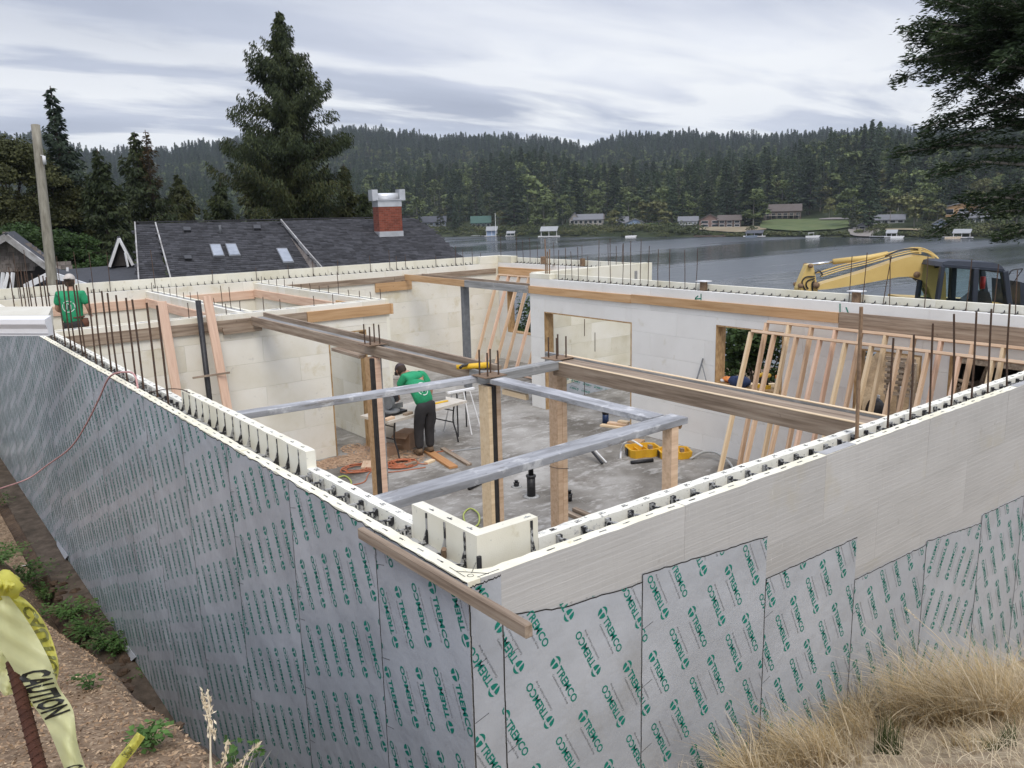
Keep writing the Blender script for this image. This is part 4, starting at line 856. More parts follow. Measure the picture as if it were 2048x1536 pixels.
for px, off, k, h, lab, wd in [(1028, 26, 0, 33, 'tall broad dark conifer right of the blue boathouse, reaching down to the water', 1.35), (1240, 30, 1, 15, 'short dark conifer between the beige house and the blue house', 1.5), (1503, 50, 0, 31, 'broad rounded conifer left of the long brown house by the lawn', 1.6), (1620, 95, 2, 30, 'tall dark conifer standing right behind the lawn beside the brown house', 1.3),
                               (1085, 34, 5, 22, 'pale green broadleaf tree left above the white roofed boathouse', 1.2), (1055, 60, 7, 29, 'light green tall broadleaf tree above the dark conifer by the water', 1.1), (1730, 34, 6, 9.5, 'rounded golden green tree above the small grey gazebo', 1.9), (1660, 75, 6, 14, 'yellow green pointed tree behind the right end of the lawn', .8), (1700, 120, 7, 27, 'pale green tree in front of the dark conifers above the golden tree', 1.3), (1860, 40, 3, 26, 'grey green conifer left of the white boat cabin', 1.3), (880, 30, 3, 23, 'thin grey green conifer in front of the grey lakeside house', 1.0)]:
    far_tree(px, off, k, h, lab, 'trees on the far shore', wd)
_by = {}
for o in C.objects:
    if o.get('group', '').startswith(('conifers near', 'broadleaf trees near')): _by.setdefault(o['label'], []).append(o)
for lb, os_ in _by.items():
    if len(os_) > 1:
        os_.sort(key=lambda o: math.atan2(o.location.x-CAM[0], o.location.y-CAM[1])); nm_ = ['left', 'right'] if len(os_) == 2 else ['left', 'middle', 'right'] if len(os_) == 3 else ['leftmost', 'second from left', 'second from right', 'rightmost'] if len(os_) == 4 else None
        for i, o in enumerate(os_):
            o['label'] = ((nm_[i] if nm_ else ['first', 'second', 'third', 'fourth', 'fifth', 'sixth', 'seventh', 'eighth', 'ninth'][min(i, 8)]+' from left')+' '+lb.replace(' light broadleaf tree', ' broadleaf tree'))
# shrubs along the shoreline: one ragged hedge nobody could count
V = []; r_ = np.random.default_rng(5)
for i in range(520):
    px = r_.uniform(840, 2050); a = az(px)
    if 1700 < px < 1760 and r_.random() < .8: continue
    low = 1510 < px < 1700 or 1780 < px < 1860 or 1400 < px < 1500
    r = float(shore_r(a))+r_.uniform(0, 4 if low else 26); z = float(far_h(np.array(a), np.array(r))); s = r_.uniform(.8, 1.5) if low else r_.uniform(1.4, 3.6); x = CAM[0]+r*math.sin(a); y = CAM[1]+r*math.cos(a)
    v, _ = leafcloud([(x, y, z+s*.35, s*1.3, s*1.3, s*.8)], 70 if low else 120, .75, i); V.append(v)
v = np.concatenate(V); o = obj('shore_shrubs', v, np.arange(len(v)).reshape(-1, 4), mat('shore_shrub_leaves', [(.035, .05, .018), (.07, .085, .028), (.11, .11, .04)], .8, .06, 3, coord='World', bump=0, rnd=0, island=.35), origin=Vector((0, 0, 0))); tag(o, 'ragged green shrubs along the far shoreline', 'shrubs', None, 'stuff')
# forest beyond: points carrying instances of the placed trees
def forest(name, lab, n, rmin, rmax, src, smin, smax, seed, a0=-700, a1=2500, power=1.6):
    r = np.random.default_rng(seed); a = r.uniform(az(a0), az(a1), n); R = rmin+(rmax-rmin)*r.random(n)**(1/power); off = R-shore_r(a); k = (off > 112) | (R > 620) | ((a < az(838)) & (off > 8)); a, R = a[k], R[k]
    P_ = np.stack([CAM[0]+R*np.sin(a), CAM[1]+R*np.cos(a), far_h(a, R)-.5], -1); d = bpy.data.meshes.new(name); d.vertices.add(len(P_)); d.vertices.foreach_set('co', P_.astype(np.float32).ravel()); d.update()
    o = bpy.data.objects.new(name, d); C.objects.link(o); tag(o, lab, 'forest', None, 'stuff'); g = bpy.data.node_groups.new(name, 'GeometryNodeTree'); g.interface.new_socket('Geometry', in_out='INPUT', socket_type='NodeSocketGeometry'); g.interface.new_socket('Geometry', in_out='OUTPUT', socket_type='NodeSocketGeometry')
    gi = g.nodes.new('NodeGroupInput'); go = g.nodes.new('NodeGroupOutput'); jn = g.nodes.new('GeometryNodeJoinGeometry'); m_ = o.modifiers.new('g', 'NODES'); m_.node_group = g
    rid = g.nodes.new('FunctionNodeRandomValue'); rid.data_type = 'INT'; rid.inputs[4].default_value = 0; rid.inputs[5].default_value = len(src)-1; rid.inputs['Seed'].default_value = seed
    for i, s in enumerate(src):
        oi = g.nodes.new('GeometryNodeObjectInfo'); oi.inputs[0].default_value = s; oi.transform_space = 'ORIGINAL'; oi.inputs['As Instance'].default_value = True
        ip = g.nodes.new('GeometryNodeInstanceOnPoints'); g.links.new(gi.outputs[0], ip.inputs['Points']); g.links.new(oi.outputs['Geometry'], ip.inputs['Instance'])
        cp_ = g.nodes.new('FunctionNodeCompare'); cp_.data_type = 'INT'; cp_.operation = 'EQUAL'; g.links.new(rid.outputs[2], cp_.inputs[2]); cp_.inputs[3].default_value = i; g.links.new(cp_.outputs[0], ip.inputs['Selection'])
        rv = g.nodes.new('FunctionNodeRandomValue'); rv.data_type = 'FLOAT'; rv.inputs[2].default_value = smin[i]; rv.inputs[3].default_value = smax[i]; rv.inputs['Seed'].default_value = 3; g.links.new(rv.outputs[1], ip.inputs['Scale'])
        rt = g.nodes.new('FunctionNodeRandomValue'); rt.data_type = 'FLOAT_VECTOR'; rt.inputs[0].default_value = (0, 0, 0); rt.inputs[1].default_value = (0, 0, 6.28); g.links.new(rt.outputs[0], ip.inputs['Rotation']); g.links.new(ip.outputs[0], jn.inputs[0])
    g.links.new(jn.outputs[0], go.inputs[0]); return o
srcs = []
for k in (0, 1, 2, 3, 4, 5, 7, 6):
    c = [o for o in C.objects if o.data is (CON[k] if k < 5 else DEC[k-5])]
    if c: srcs.append((c[0], k))
S = [s for s, k in srcs]
forest('hillside_forest', 'dense dark conifer forest covering the slopes behind the far shore', 15000, 440, 1150, S, [.5, .55, .5, .5, .6, .8, .8, .7], [1.1, 1.25, 1.15, 1.1, 1.2, 1.5, 1.4, 1.3], 5, power=1.5)
forest('ridge_forest', 'blue hazed conifer forest on the far ridge', 12000, 1150, 1800, S[:3], [.7]*3, [1.15]*3, 6)
# ---- houses on the far shore
def housem(n, c): return mat(n, [tuple(q*.85 for q in c), c], .8, .6, 4, bump=0, rnd=.04)
glassm = mat('dark_window_glass', [(.02, .025, .03), (.04, .05, .06)], .15, 2, 2, bump=0)
roof_dk = housem('dark_roof', (.075, .08, .095)); roof_br = housem('brown_roof', (.12, .10, .09)); roof_gn = housem('green_roof', (.06, .12, .10)); roof_wt = housem('white_metal_roof', (.33, .34, .35)); roof_gr = housem('grey_roof', (.17, .175, .19))
def ax(px): """local axes at a column: right, away"""; a = az(px); return np.array([math.cos(a), -math.sin(a), 0]), np.array([math.sin(a), math.cos(a), 0])
def far_house(name, lab, px, off, wpx, hpx, wall, roof, ridge=.42, depth=8, nwin=4, storeys=1, trim=None, gable=False, extra=None, cat='house', deck=False, lift=0.):
    a = az(px); r = float(shore_r(a))+off; x = CAM[0]+r*math.sin(a); y = CAM[1]+r*math.cos(a); z = max(float(far_h(np.array(a), np.array(r))), WZ+.3)+lift; R3, A3 = ax(px); k = r/FPX; w_ = wpx*k*.5; h = hpx*k; hw = h*(1-ridge); o0 = np.array([x, y, z]); g = E(name, lab, cat, o0, None)
    def P_(u, v_, h_): return o0+R3*u+A3*v_+np.array([0, 0, h_])
    wl = MB(); wl.prism([P_(-w_, 0, -1.5), P_(w_, 0, -1.5), P_(w_, 0, hw), P_(-w_, 0, hw)], A3*depth)
    if gable: wl.prism([P_(-w_, 0, hw), P_(w_, 0, hw), P_(0, 0, h)], A3*depth)
    else: wl.prism([P_(-w_, 0, hw), P_(-w_, depth, hw), P_(-w_, depth/2, h)], R3*2*w_)
    wl.obj('walls', wall, g); rf = MB(); e = .5
    if gable:
        for s_ in (-1, 1): rf.prism([P_(s_*(w_+e), -e, hw-.25), P_(0, -e, h+.1), P_(0, -e, h+.4), P_(s_*(w_+e), -e, hw+.05)][::s_], A3*(depth+2*e))
    else:
        for s_ in (0, 1): y0, y1 = ((-e, depth/2) if s_ == 0 else (depth+e, depth/2)); rf.prism([P_(-w_-e, y0, hw-.25), P_(-w_-e, y1, h+.1), P_(-w_-e, y1, h+.4), P_(-w_-e, y0, hw+.05)], R3*(2*w_+2*e))
    rf.obj('roof', roof, g)
    for s_ in range(storeys):
        zc = hw*(s_+.5)/storeys; hh = hw/storeys*.30
        for i in range(nwin):
            u = -w_+2*w_*(i+.5)/nwin; ww = w_/nwin*.62
            fr = obj('window', [P_(u-ww-.12, -.04, zc-hh-.12), P_(u+ww+.12, -.04, zc-hh-.12), P_(u+ww+.12, -.04, zc+hh+.12), P_(u-ww-.12, -.04, zc+hh+.12)], [(0, 1, 2, 3)], trim or white_p, g)
            obj('pane', [P_(u-ww, -.07, zc-hh), P_(u+ww, -.07, zc-hh), P_(u+ww, -.07, zc+hh), P_(u-ww, -.07, zc+hh)], [(0, 1, 2, 3)], glassm, fr)
    if deck:
        d = MB(); d.prism([P_(-w_*.9, -2.4, hw*.48), P_(w_*.9, -2.4, hw*.48), P_(w_*.9, -2.4, hw*.48+.2), P_(-w_*.9, -2.4, hw*.48+.2)], A3*2.3)
        for u in np.linspace(-.88, .88, 7): d.prism([P_(w_*u-.1, -2.3, -1), P_(w_*u+.1, -2.3, -1), P_(w_*u+.1, -2.3, hw*.48+1.1), P_(w_*u-.1, -2.3, hw*.48+1.1)], A3*.2)
        d.prism([P_(-w_*.9, -2.4, hw*.48+1.0), P_(w_*.9, -2.4, hw*.48+1.0), P_(w_*.9, -2.4, hw*.48+1.12), P_(-w_*.9, -2.4, hw*.48+1.12)], A3*.1); d.obj('deck', trim or white_p, g)
    return g, P_, w_, hw, h
slate = housem('slate_blue_siding', (.20, .24, .30)); beige = housem('beige_siding', (.36, .33, .29)); brown_s = housem('brown_siding', (.13, .095, .08)); darkg = housem('dark_green_siding', (.05, .085, .075)); bluesid = housem('pale_blue_siding', (.27, .36, .52)); whitesid = housem('white_siding', (.55, .56, .57)); greysid = housem('grey_siding', (.30, .30, .31)); osb_far = housem('bare_osb_sheathing', (.55, .34, .18)); pinkish = housem('pinkish_brown_siding', (.25, .17, .15))
far_house('lake_house', 'slate grey lake house with white trim, just right of the dark house roof', 861, 38, 58, 23, slate, roof_dk, .45, 9, 5, 2)
far_house('lake_house', 'dark house with a green roof above the blue boathouse', 961, 40, 38, 22, darkg, roof_gn, .55, 9, 4, 1)
far_house('lake_house', 'beige two storey house with white windows above the shrubs, right of the white roofed boathouse', 1176, 28, 56, 27, beige, roof_gr, .34, 9, 6, 2)
far_house('house_wing', 'front gabled wing at the left end of the beige two storey house', 1149, 26, 20, 31, beige, roof_gr, .4, 9, 2, 2, gable=True)
far_house('lake_house', 'small grey brown house up among the trees behind the beige house', 1187, 66, 40, 17, greysid, roof_br, .5, 8, 3, 1)
far_house('lake_house', 'pale blue single storey house with a grey roof on its left', 1270, 30, 36, 17, bluesid, roof_gr, .4, 8, 3, 1, gable=True)
far_house('lake_house', 'grey roofed garage left of the pale blue house', 1245, 38, 22, 19, greysid, roof_gr, .55, 8, 1, 1)
far_house('lake_house', 'blue house with a white balcony and grey roof, left of the pinkish brown house', 1377, 28, 36, 21, slate, roof_gr, .35, 8, 4, 2, deck=True)
far_house('lake_house', 'pinkish brown gabled half of the wide lake house', 1421, 32, 40, 23, pinkish, roof_br, .42, 9, 2, 2, gable=True)
far_house('lake_house', 'low dark brown half of the wide lake house with white garage doors', 1460, 34, 42, 21, brown_s, roof_br, .38, 9, 3, 2)
far_house('lake_house', 'long dark brown house with a deck above the green lawn', 1566, 76, 66, 27, brown_s, roof_br, .42, 10, 6, 1, trim=beige, deck=True)
far_house('lake_house', 'low white house with a long grey roof beside the utility pole', 1781, 48, 50, 14, whitesid, roof_gr, .55, 9, 4, 1)
far_house('boat_cabin', 'narrow white two storey boat cabin at the water, right of the golden tree', 1886, 7, 24, 24, slate, roof_gr, .3, 6, 2, 2, gable=True)
far_house('unfinished_house', 'unpainted orange house under construction on the right shore', 1930, 84, 70, 22, osb_far, roof_wt, .35, 10, 3, 1, gable=True)
far_house('lake_house', 'grey roofed white house below the unpainted orange house', 1953, 48, 50, 18, whitesid, roof_gr, .5, 9, 4, 1)
far_house('gazebo', 'small grey gabled gazebo beside the boat ramp', 1736, 14, 28, 14, greysid, roof_gr, .45, 5, 2, 1, gable=True, cat='gazebo')
# boathouses, docks and boats
def onwater(px, off): a = az(px); r = float(shore_r(a))+off; return np.array([CAM[0]+r*math.sin(a), CAM[1]+r*math.cos(a), WZ]), r/FPX
def boathouse(lab, px, off, wpx, hpx, roof, wall=None):
    o0, k = onwater(px, off); R3, A3 = ax(px); w_ = wpx*k/2; h = hpx*k; g = E('boathouse', lab, 'boathouse', o0, None)
    def P_(u, v_, h_): return o0+R3*u+A3*v_+np.array([0, 0, h_])
    b = MB(); b.prism([P_(-w_*1.2, -1, .2), P_(w_*1.2, -1, .2), P_(w_*1.2, -1, .5), P_(-w_*1.2, -1, .5)], A3*8); b.obj('float', white_p, g)
    for s_ in (-1, 0, 1):
        for v_ in (0, 6): c = MB(); c.prism([P_(s_*w_*.85-.12, v_, .3), P_(s_*w_*.85+.12, v_, .3), P_(s_*w_*.85+.12, v_, h*.6), P_(s_*w_*.85-.12, v_, h*.6)], A3*.2); c.obj('post', white_p, g)
    r = MB()
    for s_ in (0, 1): y0, y1 = ((-.6, 3) if s_ == 0 else (6.8, 3)); r.prism([P_(-w_, y0, h*.58), P_(-w_*.85, y1, h), P_(-w_*.85, y1, h+.2), P_(-w_, y0, h*.58+.2)], R3*w_*1.9)
    r.obj('roof', roof, g)
    if wall: b = MB(); b.prism([P_(-w_*.8, .5, .4), P_(w_*.8, .5, .4), P_(w_*.8, .5, h*.6), P_(-w_*.8, .5, h*.6)], A3*5); b.obj('walls', wall, g)
boathouse('white roofed open boathouse on posts below the beige house', 1097, -6, 36, 20, roof_wt); boathouse('blue and white boathouse with a glazed front at the left shore', 982, -2, 24, 19, roof_wt, bluesid); boathouse('tiny white boathouse between the blue boathouse and the white roofed one', 1020, 0, 18, 10, roof_wt, darkg); boathouse('dark canopied boat lift in front of the bare lawn', 1511, -4, 34, 12, roof_dk); boathouse('white canopied boat lift below the golden tree', 1788, -4, 20, 13, roof_wt); boathouse('white canopied boat lift right of the white boat cabin', 1930, -4, 30, 15, roof_wt)
def boat(lab, px, off, wpx, mtl, canopy=True):
    o0, k = onwater(px, off); R3, A3 = ax(px); w_ = wpx*k/2; g = E('boat', lab, 'boat', o0, None)
    def P_(u, v_, h_): return o0+R3*u+A3*v_+np.array([0, 0, h_])
    b = MB(); b.prism([P_(-w_, 0, -.1), P_(w_*.8, 0, -.1), P_(w_*1.05, 0, .75), P_(w_*.5, 0, .85), P_(-w_, 0, .65)], A3*2.2); b.obj('hull', mtl, g)
    if canopy:
        c = MB(); c.prism([P_(-w_*.7, .1, 1.75), P_(w_*.2, .1, 1.85), P_(w_*.2, .1, 1.95), P_(-w_*.7, .1, 1.9)], A3*2); c.obj('canopy', white_p, g)
        for u in (-.6, .1): c = MB(); c.prism([P_(w_*u, .2, .6), P_(w_*u+.08, .2, .6), P_(w_*u+.08, .2, 1.8), P_(w_*u, .2, 1.8)], A3*.08); c.obj('canopy_pole', white_p, g)
    c = MB(); c.prism([P_(w_*.25, .4, .8), P_(w_*.45, .4, .8), P_(w_*.32, .4, 1.35)], A3*1.4); c.obj('windscreen', glassm, g)
boat('white pontoon boat off the green lawn', 1629, -8, 25, white_p); boat('small white motor boat below the pale blue house', 1262, -6, 22, white_p, False); boat('white motor boat beside the canopied lift below the golden tree', 1800, -9, 22, white_p, False); boat('orange and white boat at the right shore below the white boat cabin', 1913, -9, 26, mat('orange_white_hull', [(.6, .42, .25), (.75, .7, .6)], .4, 3, 2, bump=0), False); boat('dark hulled boat under the canopied lift off the bare lawn', 1505, -7, 22, slate, False)
for lab, px0, px1 in (('long low dock left of the bare lawn', 1390, 1452), ('floating dock beside the blue boathouse', 942, 968), ('floating dock at the foot of the boat ramp', 1745, 1790), ('floating dock right of the white boat cabin', 1893, 1952)):
    a, k = onwater(px0, -3); b, _ = onwater(px1, -3); g = E('dock', lab, 'dock', (a+b)/2); n = 8
    board('deck', a+[0, 0, .45], b+[0, 0, .45], 2.0, .18, whitesid if 'floating' in lab else pinkish, g)
    for t in (.05, .5, .95): c = a+(b-a)*t; t_ = MB(); t_.tube([c-[0, 0, .5], c+[0, 0, 1.5]], .12, 6); t_.obj('piling', bark_m, g)
def pole(lab, px, off, hpx, base, mtl=white_p, name='mast', cat='mast', arm=True):
    a = az(px); r = float(shore_r(a))+off; z = max(float(far_h(np.array(a), np.array(r))), WZ); p = np.array([CAM[0]+r*math.sin(a), CAM[1]+r*math.cos(a), z]); h = hpx*r/FPX; g = E(name, lab, cat, p); t = MB(); t.tube([p, p+[0, 0, h]], [.17, .1], 6); t.obj('pole', mtl, g)
    if arm: R3, _ = ax(px); t = MB(); t.prism([p+R3*-1.1+[0, 0, h-.9], p+R3*1.1+[0, 0, h-.9], p+R3*1.1+[0, 0, h-.75], p+R3*-1.1+[0, 0, h-.75]], (.1, .1, 0)); t.obj('crossarm', mtl, g)
pole('bare white sailboat mast standing at the blue boathouse', 990, -2, 46, 0, arm=False); pole('pale utility pole with a crossarm beside the low white house', 1783, 42, 26, 0, pale_bark, 'utility_pole', 'pole'); pole('pale utility pole on the hedge right of the pale blue house', 1306, 32, 25, 0, pale_bark, 'utility_pole', 'pole', False)
# lawns and the ramp: sheets laid on the land
def patch(name, px0, px1, o0, o1, mtl, lift=.25, n=24):
    V = []; F = []
    for i in range(n+1):
        for j in range(9):
            p = px0+(px1-px0)*i/n; a = az(p); e = min(i, n-i)/4; off = o0+(o1-o0)*j/8; off = off if e >= 1 else (o0+o1)/2+(off-(o0+o1)/2)*(.6+.4*e); r = float(shore_r(a))+off; V.append((CAM[0]+r*math.sin(a), CAM[1]+r*math.cos(a), float(far_h(np.array(a), np.array(r)))+lift))
    for i in range(n):
        for j in range(8): q = i*9+j; F.append((q, q+9, q+10, q+1))
    tag(obj(name, V, F, mtl, None, True, Vector((0, 0, 0))), kind='structure')
patch('green_lawn', 1522, 1702, 9, 74, mat('lawn_grass', [(.055, .085, .026), (.09, .12, .04), (.12, .135, .055)], .95, .12, 5, coord='World', bump=0, rnd=0), .6); patch('bare_lawn', 1400, 1535, 8, 30, mat('dry_lawn', [(.20, .16, .10), (.29, .24, .16)], .95, .1, 5, coord='World', bump=0, rnd=0), .5)
patch('boat_ramp', 1700, 1765, -2, 20, mat('ramp_gravel', [(.20, .18, .165), (.28, .26, .24)], .95, .3, 5, coord='World', bump=0, rnd=0), .7, 12); patch('garden_terrace', 1275, 1345, 34, 44, mat('hedge_lawn', [(.06, .11, .03), (.09, .15, .045)], .95, .2, 4, coord='World', bump=0, rnd=0), 1.6, 10); patch('gravel_road', 1640, 1705, 62, 72, MATS['ramp_gravel'], 1.0, 10); patch('right_shore_path', 1775, 1880, 8, 14, MATS['dry_lawn'], .6, 12)
# ------------------------------------------------------------------ temporary beams and posts
def post3(lab, x, y, sx, sy, parts_, ztop, plate=True):
    """parts_: list of (x0,x1,y0,y1,material) as fractions"""
    g = E('timber_post', lab, 'post', (x+sx/2, y+sy/2, FL))
    for (nm, a, b, c, d, m_) in parts_: bb(nm, (x+a*sx, y+c*sy, FL), (x+b*sx, y+d*sy, ztop), m_, g, .002)
    if plate:
        cx_, cy_ = x+sx/2, y+sy/2; zt = -.145+.004
        bb('steel_plate', (cx_-.13, cy_-.12, zt), (cx_+.13, cy_+.12, zt+.008), rust_m, g, .001)
        for i, j in ((-1, -1), (1, -1), (-1, 1), (1, 1)):
            t = MB(); t.tube([(cx_+i*.065, cy_+j*.065, zt), (cx_+i*.065+random.uniform(-.004, .004), cy_+j*.065, zt+.235+random.uniform(-.015, .015))], .0085, 6); t.obj('rebar', rebar_m, g)
    return g
blk = mat('dark_steel_channel', [(.022, .020, .019), (.045, .04, .038)], .6, 14, 4, bump=.1)
post3('centre post of two pale studs around a dark steel strip, four rebars on top', 2.86, 3.74, .15, .155, [('stud', 0, .28, 0, 1, pale), ('steel_strip', .29, .66, .04, .96, blk), ('stud', .67, 1, 0, 1, fir)], -.235)
g = post3('reddish post of paired studs right of the centre post, wire tied round it', 3.94, 3.98, .135, .14, [('stud', 0, .49, 0, 1, fir), ('stud', .51, 1, 0, 1, fir)], -.19)
for zz_ in (-1.35,):
    t = MB(); t.tube([(3.935, 3.975, zz_+.02), (4.08, 3.975, zz_-.01), (4.08, 4.125, zz_), (3.935, 4.125, zz_+.01), (3.935, 3.975, zz_+.02)], .0025, 4); t.obj('tie_wire', black, g)
post3('left post with a dark brown face and pink stud, under the long plank beam', 3.0, 6.28, .15, .17, [('stud', 0, .3, .30, 1, tanw), ('steel_strip', .0, .30, 0, .29, blk), ('stud', .31, .82, 0, 1, pinkw), ('stud', .83, 1, .1, .9, greyw)], -.30)
post3('short single post holding the right end of the low plank frame', 2.905, 1.50, .075, .095, [('stud', 0, 1, 0, 1, fir)], -.205, False)
# beam from the room wall to the centre post
g = E('plank_beam', 'long weathered plank beam from the room wall down to the centre post', 'beam', (3.05, 7, -.3))
board('side_plank', (3.13, 10.36, -.215), (3.055, 4.30, -.215), .038, .135, brownw, g); board('side_plank', (3.053, 4.295, -.215), (3.03, 3.9, -.215), .036, .13, greyw, g); board('deck_plank', (3.245, 10.36, -.185), (3.14, 3.92, -.185), .15, .036, greyw, g)
board('side_plank', (3.33, 10.36, -.165), (3.205, 4.0, -.165), .038, .125, brownw, g); board('cleat', (3.03, 7.3, -.30), (3.0, 6.5, -.30), .1, .04, brownw, g)
# beam on the right
g = E('plank_beam', 'broad brown plank beam with pale edges running to the near right wall', 'beam', (3.98, 2.2, -.3))
board('side_plank', (3.895, 3.97, -.222), (3.80, .165, -.222), .038, .145, brownw, g); board('pale_edge', (3.893, 3.97, -.1485), (3.798, .165, -.1485), .040, .006, pale, g)
board('deck_plank', (4.03, 3.97, -.172), (3.925, .165, -.172), .21, .036, brownw, g)
board('side_plank', (4.165, 4.42, -.20), (4.065, .165, -.20), .036, .13, greyw, g); board('pale_edge', (4.163, 4.1, -.1325), (4.063, .165, -.1325), .038, .006, pale, g)
def plank(lab, p0, p1, w_, t_, mt_, extra=()):
    g = E('grey_plank', lab, 'plank', (np.array(p0)+np.array(p1))/2); board('plank_body', p0, p1, w_, t_, mt_, g, ch=.003)
    for (q0, q1, ww, tt, mm) in extra: board('cleat', q0, q1, ww, tt, mm, g)
    return g
plank('blue grey cement stained plank nearest the camera, from the left wall to the short post', (.225, 1.455, -.178), (3.08, 1.58, -.178), .165, .05, bluew, [((3.0, 1.56, -.222), (3.06, 1.60, -.222), .10, .036, tanw)])
plank('blue grey plank from the left wall to the centre post', (.225, 4.12, -.178), (2.84, 3.93, -.178), .135, .05, bluew)
plank('short grey plank joining the centre post and the right post', (3.02, 3.90, -.185), (3.93, 3.95, -.185), .14, .085, greyw)
plank('blue grey plank running toward the camera from the centre post to the short post', (2.95, 3.72, -.176), (2.935, 1.68, -.176), .165, .045, bluew, [((2.90, 3.55, -.25), (2.90, 3.2, -.25), .04, .05, pale)])
# far beam and its steel column
g = E('plank_beam', 'far golden plank beam from the far wall to the end of the middle wall', 'beam', (9.4, 13.3, -.3))
board('side_plank', (9.30, YF-.02, -.235), (9.21, 13.2, -.235), .038, .15, tanw, g); board('side_plank', (9.21, 13.19, -.235), (9.19, 10.9, -.235), .038, .15, greyw, g); board('side_plank', (9.52, 15.5, -.20), (9.40, 10.92, -.20), .038, .13, brownw, g); board('deck_plank', (9.41, 15.5, -.29), (9.30, 10.92, -.29), .20, .03, greyw, g)
tag(box('steel_column', (9.38, 13.45, (FL-.31)/2), (.16, .12, -FL-.31), steelgrey), 'square grey steel column under the far golden plank beam', 'column')
# loose board along the outer corner
g = E('loose_plank', 'weathered brown plank nailed along the left wall top and sticking out past the near corner', 'plank', (-.03, .3, -.03)); board('plank_body', (-.032, .82, -.032), (-.040, -.425, -.018), .034, .052, brownw, g, ch=.004)
# leaning boards and pipe in front of the room wall
def lean(lab, xt, yt, xl, yl, mt_, w_=.14, t_=.038):
    a = ony(xt, yt, YR-.075); b = ony(xl, yl, YR-.42); k = (FL+.02-a[2])/(b[2]-a[2]); c = a+(b-a)*k; return tag(board('leaning_board', a, c, w_, t_, mt_, None, up=(.25, -1, .25)), lab, 'board')
lean('pink fir board leaning on the room wall, left one of the pair', 323, 603, 357, 805, pinkw); lean('pink fir board leaning on the room wall, right of the black pipe', 414, 592, 456, 822, pinkw)
a = ony(396, 601, YR-.07); b = ony(417, 780, YR-.30); c = a+(b-a)*((FL-a[2])/(b[2]-a[2])); g = E('black_pipe', 'black pipe leaning between the two pink boards, a thin cross stick on it', 'pipe', a); t = MB(); t.tube([a, c], .042, 12); t.obj('pipe', black, g, True)
board('cross_stick', ony(385, 756, YR-.33), ony(460, 745, YR-.40), .02, .03, brownw, g)
# ------------------------------------------------------------------ stud frames
def studframe(lab, x0, x1, y0, y1, ztop, n, mats_, sw=.038, sd=.089, top2=False):
    g = E('stud_frame', lab, 'stud frame', (x0, (y0+y1)/2, FL)); A0 = np.array([x0, 0, FL+.02]); A1 = np.array([x1, 0, ztop]); dv = unit(A1-A0); nrm = np.array([-dv[2], 0, dv[0]])
    board('bottom_plate', (x0, y0, FL+.02), (x0, y1, FL+.02), sd, sw, pinkw, g, up=tuple(dv)); board('top_plate', (x1, y0, ztop), (x1, y1, ztop), sd, sw, fir, g, up=tuple(dv))
    for i in range(n):
        y = y0+(y1-y0)*i/(n-1)+(0.02 if i == 0 else -.02 if i == n-1 else random.uniform(-.012, .012)); m_ = mats_[i % len(mats_)]
        board('stud', (x0+dv[0]*.02, y, FL+.02+dv[2]*.02), (x1-dv[0]*.02, y, ztop-dv[2]*.02), sd, sw, m_, g, up=(0, 1, 0))
    return g
studframe('front one of two long stud frames leaning on the middle wall', 8.20, 8.90, 5.14, .55, -.50, 13, [pale, fir, fir, pinkw, pale]); studframe('rear one of two long stud frames leaning on the middle wall', 8.50, 9.12, 5.02, .55, -.37, 13, [fir, pale, fir, pinkw])
studframe('small stud frame leaning in front of the far window opening', 11.05, 11.95, 15.5, 12.9, -.33, 7, [fir, pinkw, fir])
# ------------------------------------------------------------------ people
def skin(name, pts, edges, rads, mt_, parent, sub=2, root=0, extra=None):
    keys = list(pts); idx = {k: i for i, k in enumerate(keys)}; d = bpy.data.meshes.new(name); d.from_pydata([tuple(map(float, pts[k])) for k in keys], [(idx[a], idx[b]) for a, b in edges], [])
    o = bpy.data.objects.new('tmp', d); sc.collection.objects.link(o); o.modifiers.new('s', 'SKIN'); s = o.modifiers.new('u', 'SUBSURF'); s.levels = sub; s.render_levels = sub
    if not d.skin_vertices: 
        bpy.context.view_layer.objects.active = o
    sv = d.skin_vertices[0].data
    for k in keys:
        r = rads[k]; sv[idx[k]].radius = (r, r) if not isinstance(r, tuple) else r; sv[idx[k]].use_root = (idx[k] == root)
    dg = bpy.context.evaluated_depsgraph_get(); e = bpy.data.meshes.new_from_object(o.evaluated_get(dg)); v = [tuple(q.co) for q in e.vertices]; f = [tuple(p.vertices) for p in e.polygons]
    bpy.data.objects.remove(o); bpy.data.meshes.remove(d); bpy.data.meshes.remove(e)
    if extra: n = len(v); v += [tuple(q) for q in extra[0]]; f += [tuple(i+n for i in q) for q in extra[1]]
    return obj(name, v, f, mt_, parent, True)
def ellip(c, R, ax3, n=14, m=10, bump=None):
    """ellipsoid with axes ax3 (3 vectors) and radii R"""
    V = []; F = []
    for j in range(m+1):
        th_ = math.pi*j/m
        for i in range(n):
            ph = 2*math.pi*i/n; u = np.array([math.sin(th_)*math.cos(ph), math.sin(th_)*math.sin(ph), math.cos(th_)]); s = bump(u) if bump else 1; V.append(np.array(c)+sum(ax3[k]*u[k]*R[k]*s for k in range(3)))
    for j in range(m):
        for i in range(n): F.append((j*n+i, j*n+(i+1) % n, (j+1)*n+(i+1) % n, (j+1)*n+i))
    return V, F
skin_m = mat('skin', [(.42, .22, .15), (.50, .28, .20)], .55, 6, 3, bump=.05, rnd=0); shirt_m = mat('green_tshirt', [(.012, .20, .085), (.020, .27, .12), (.03, .33, .155)], .85, 3.5, 4, bump=.8, bscale=7, bdist=.02, rnd=.03)
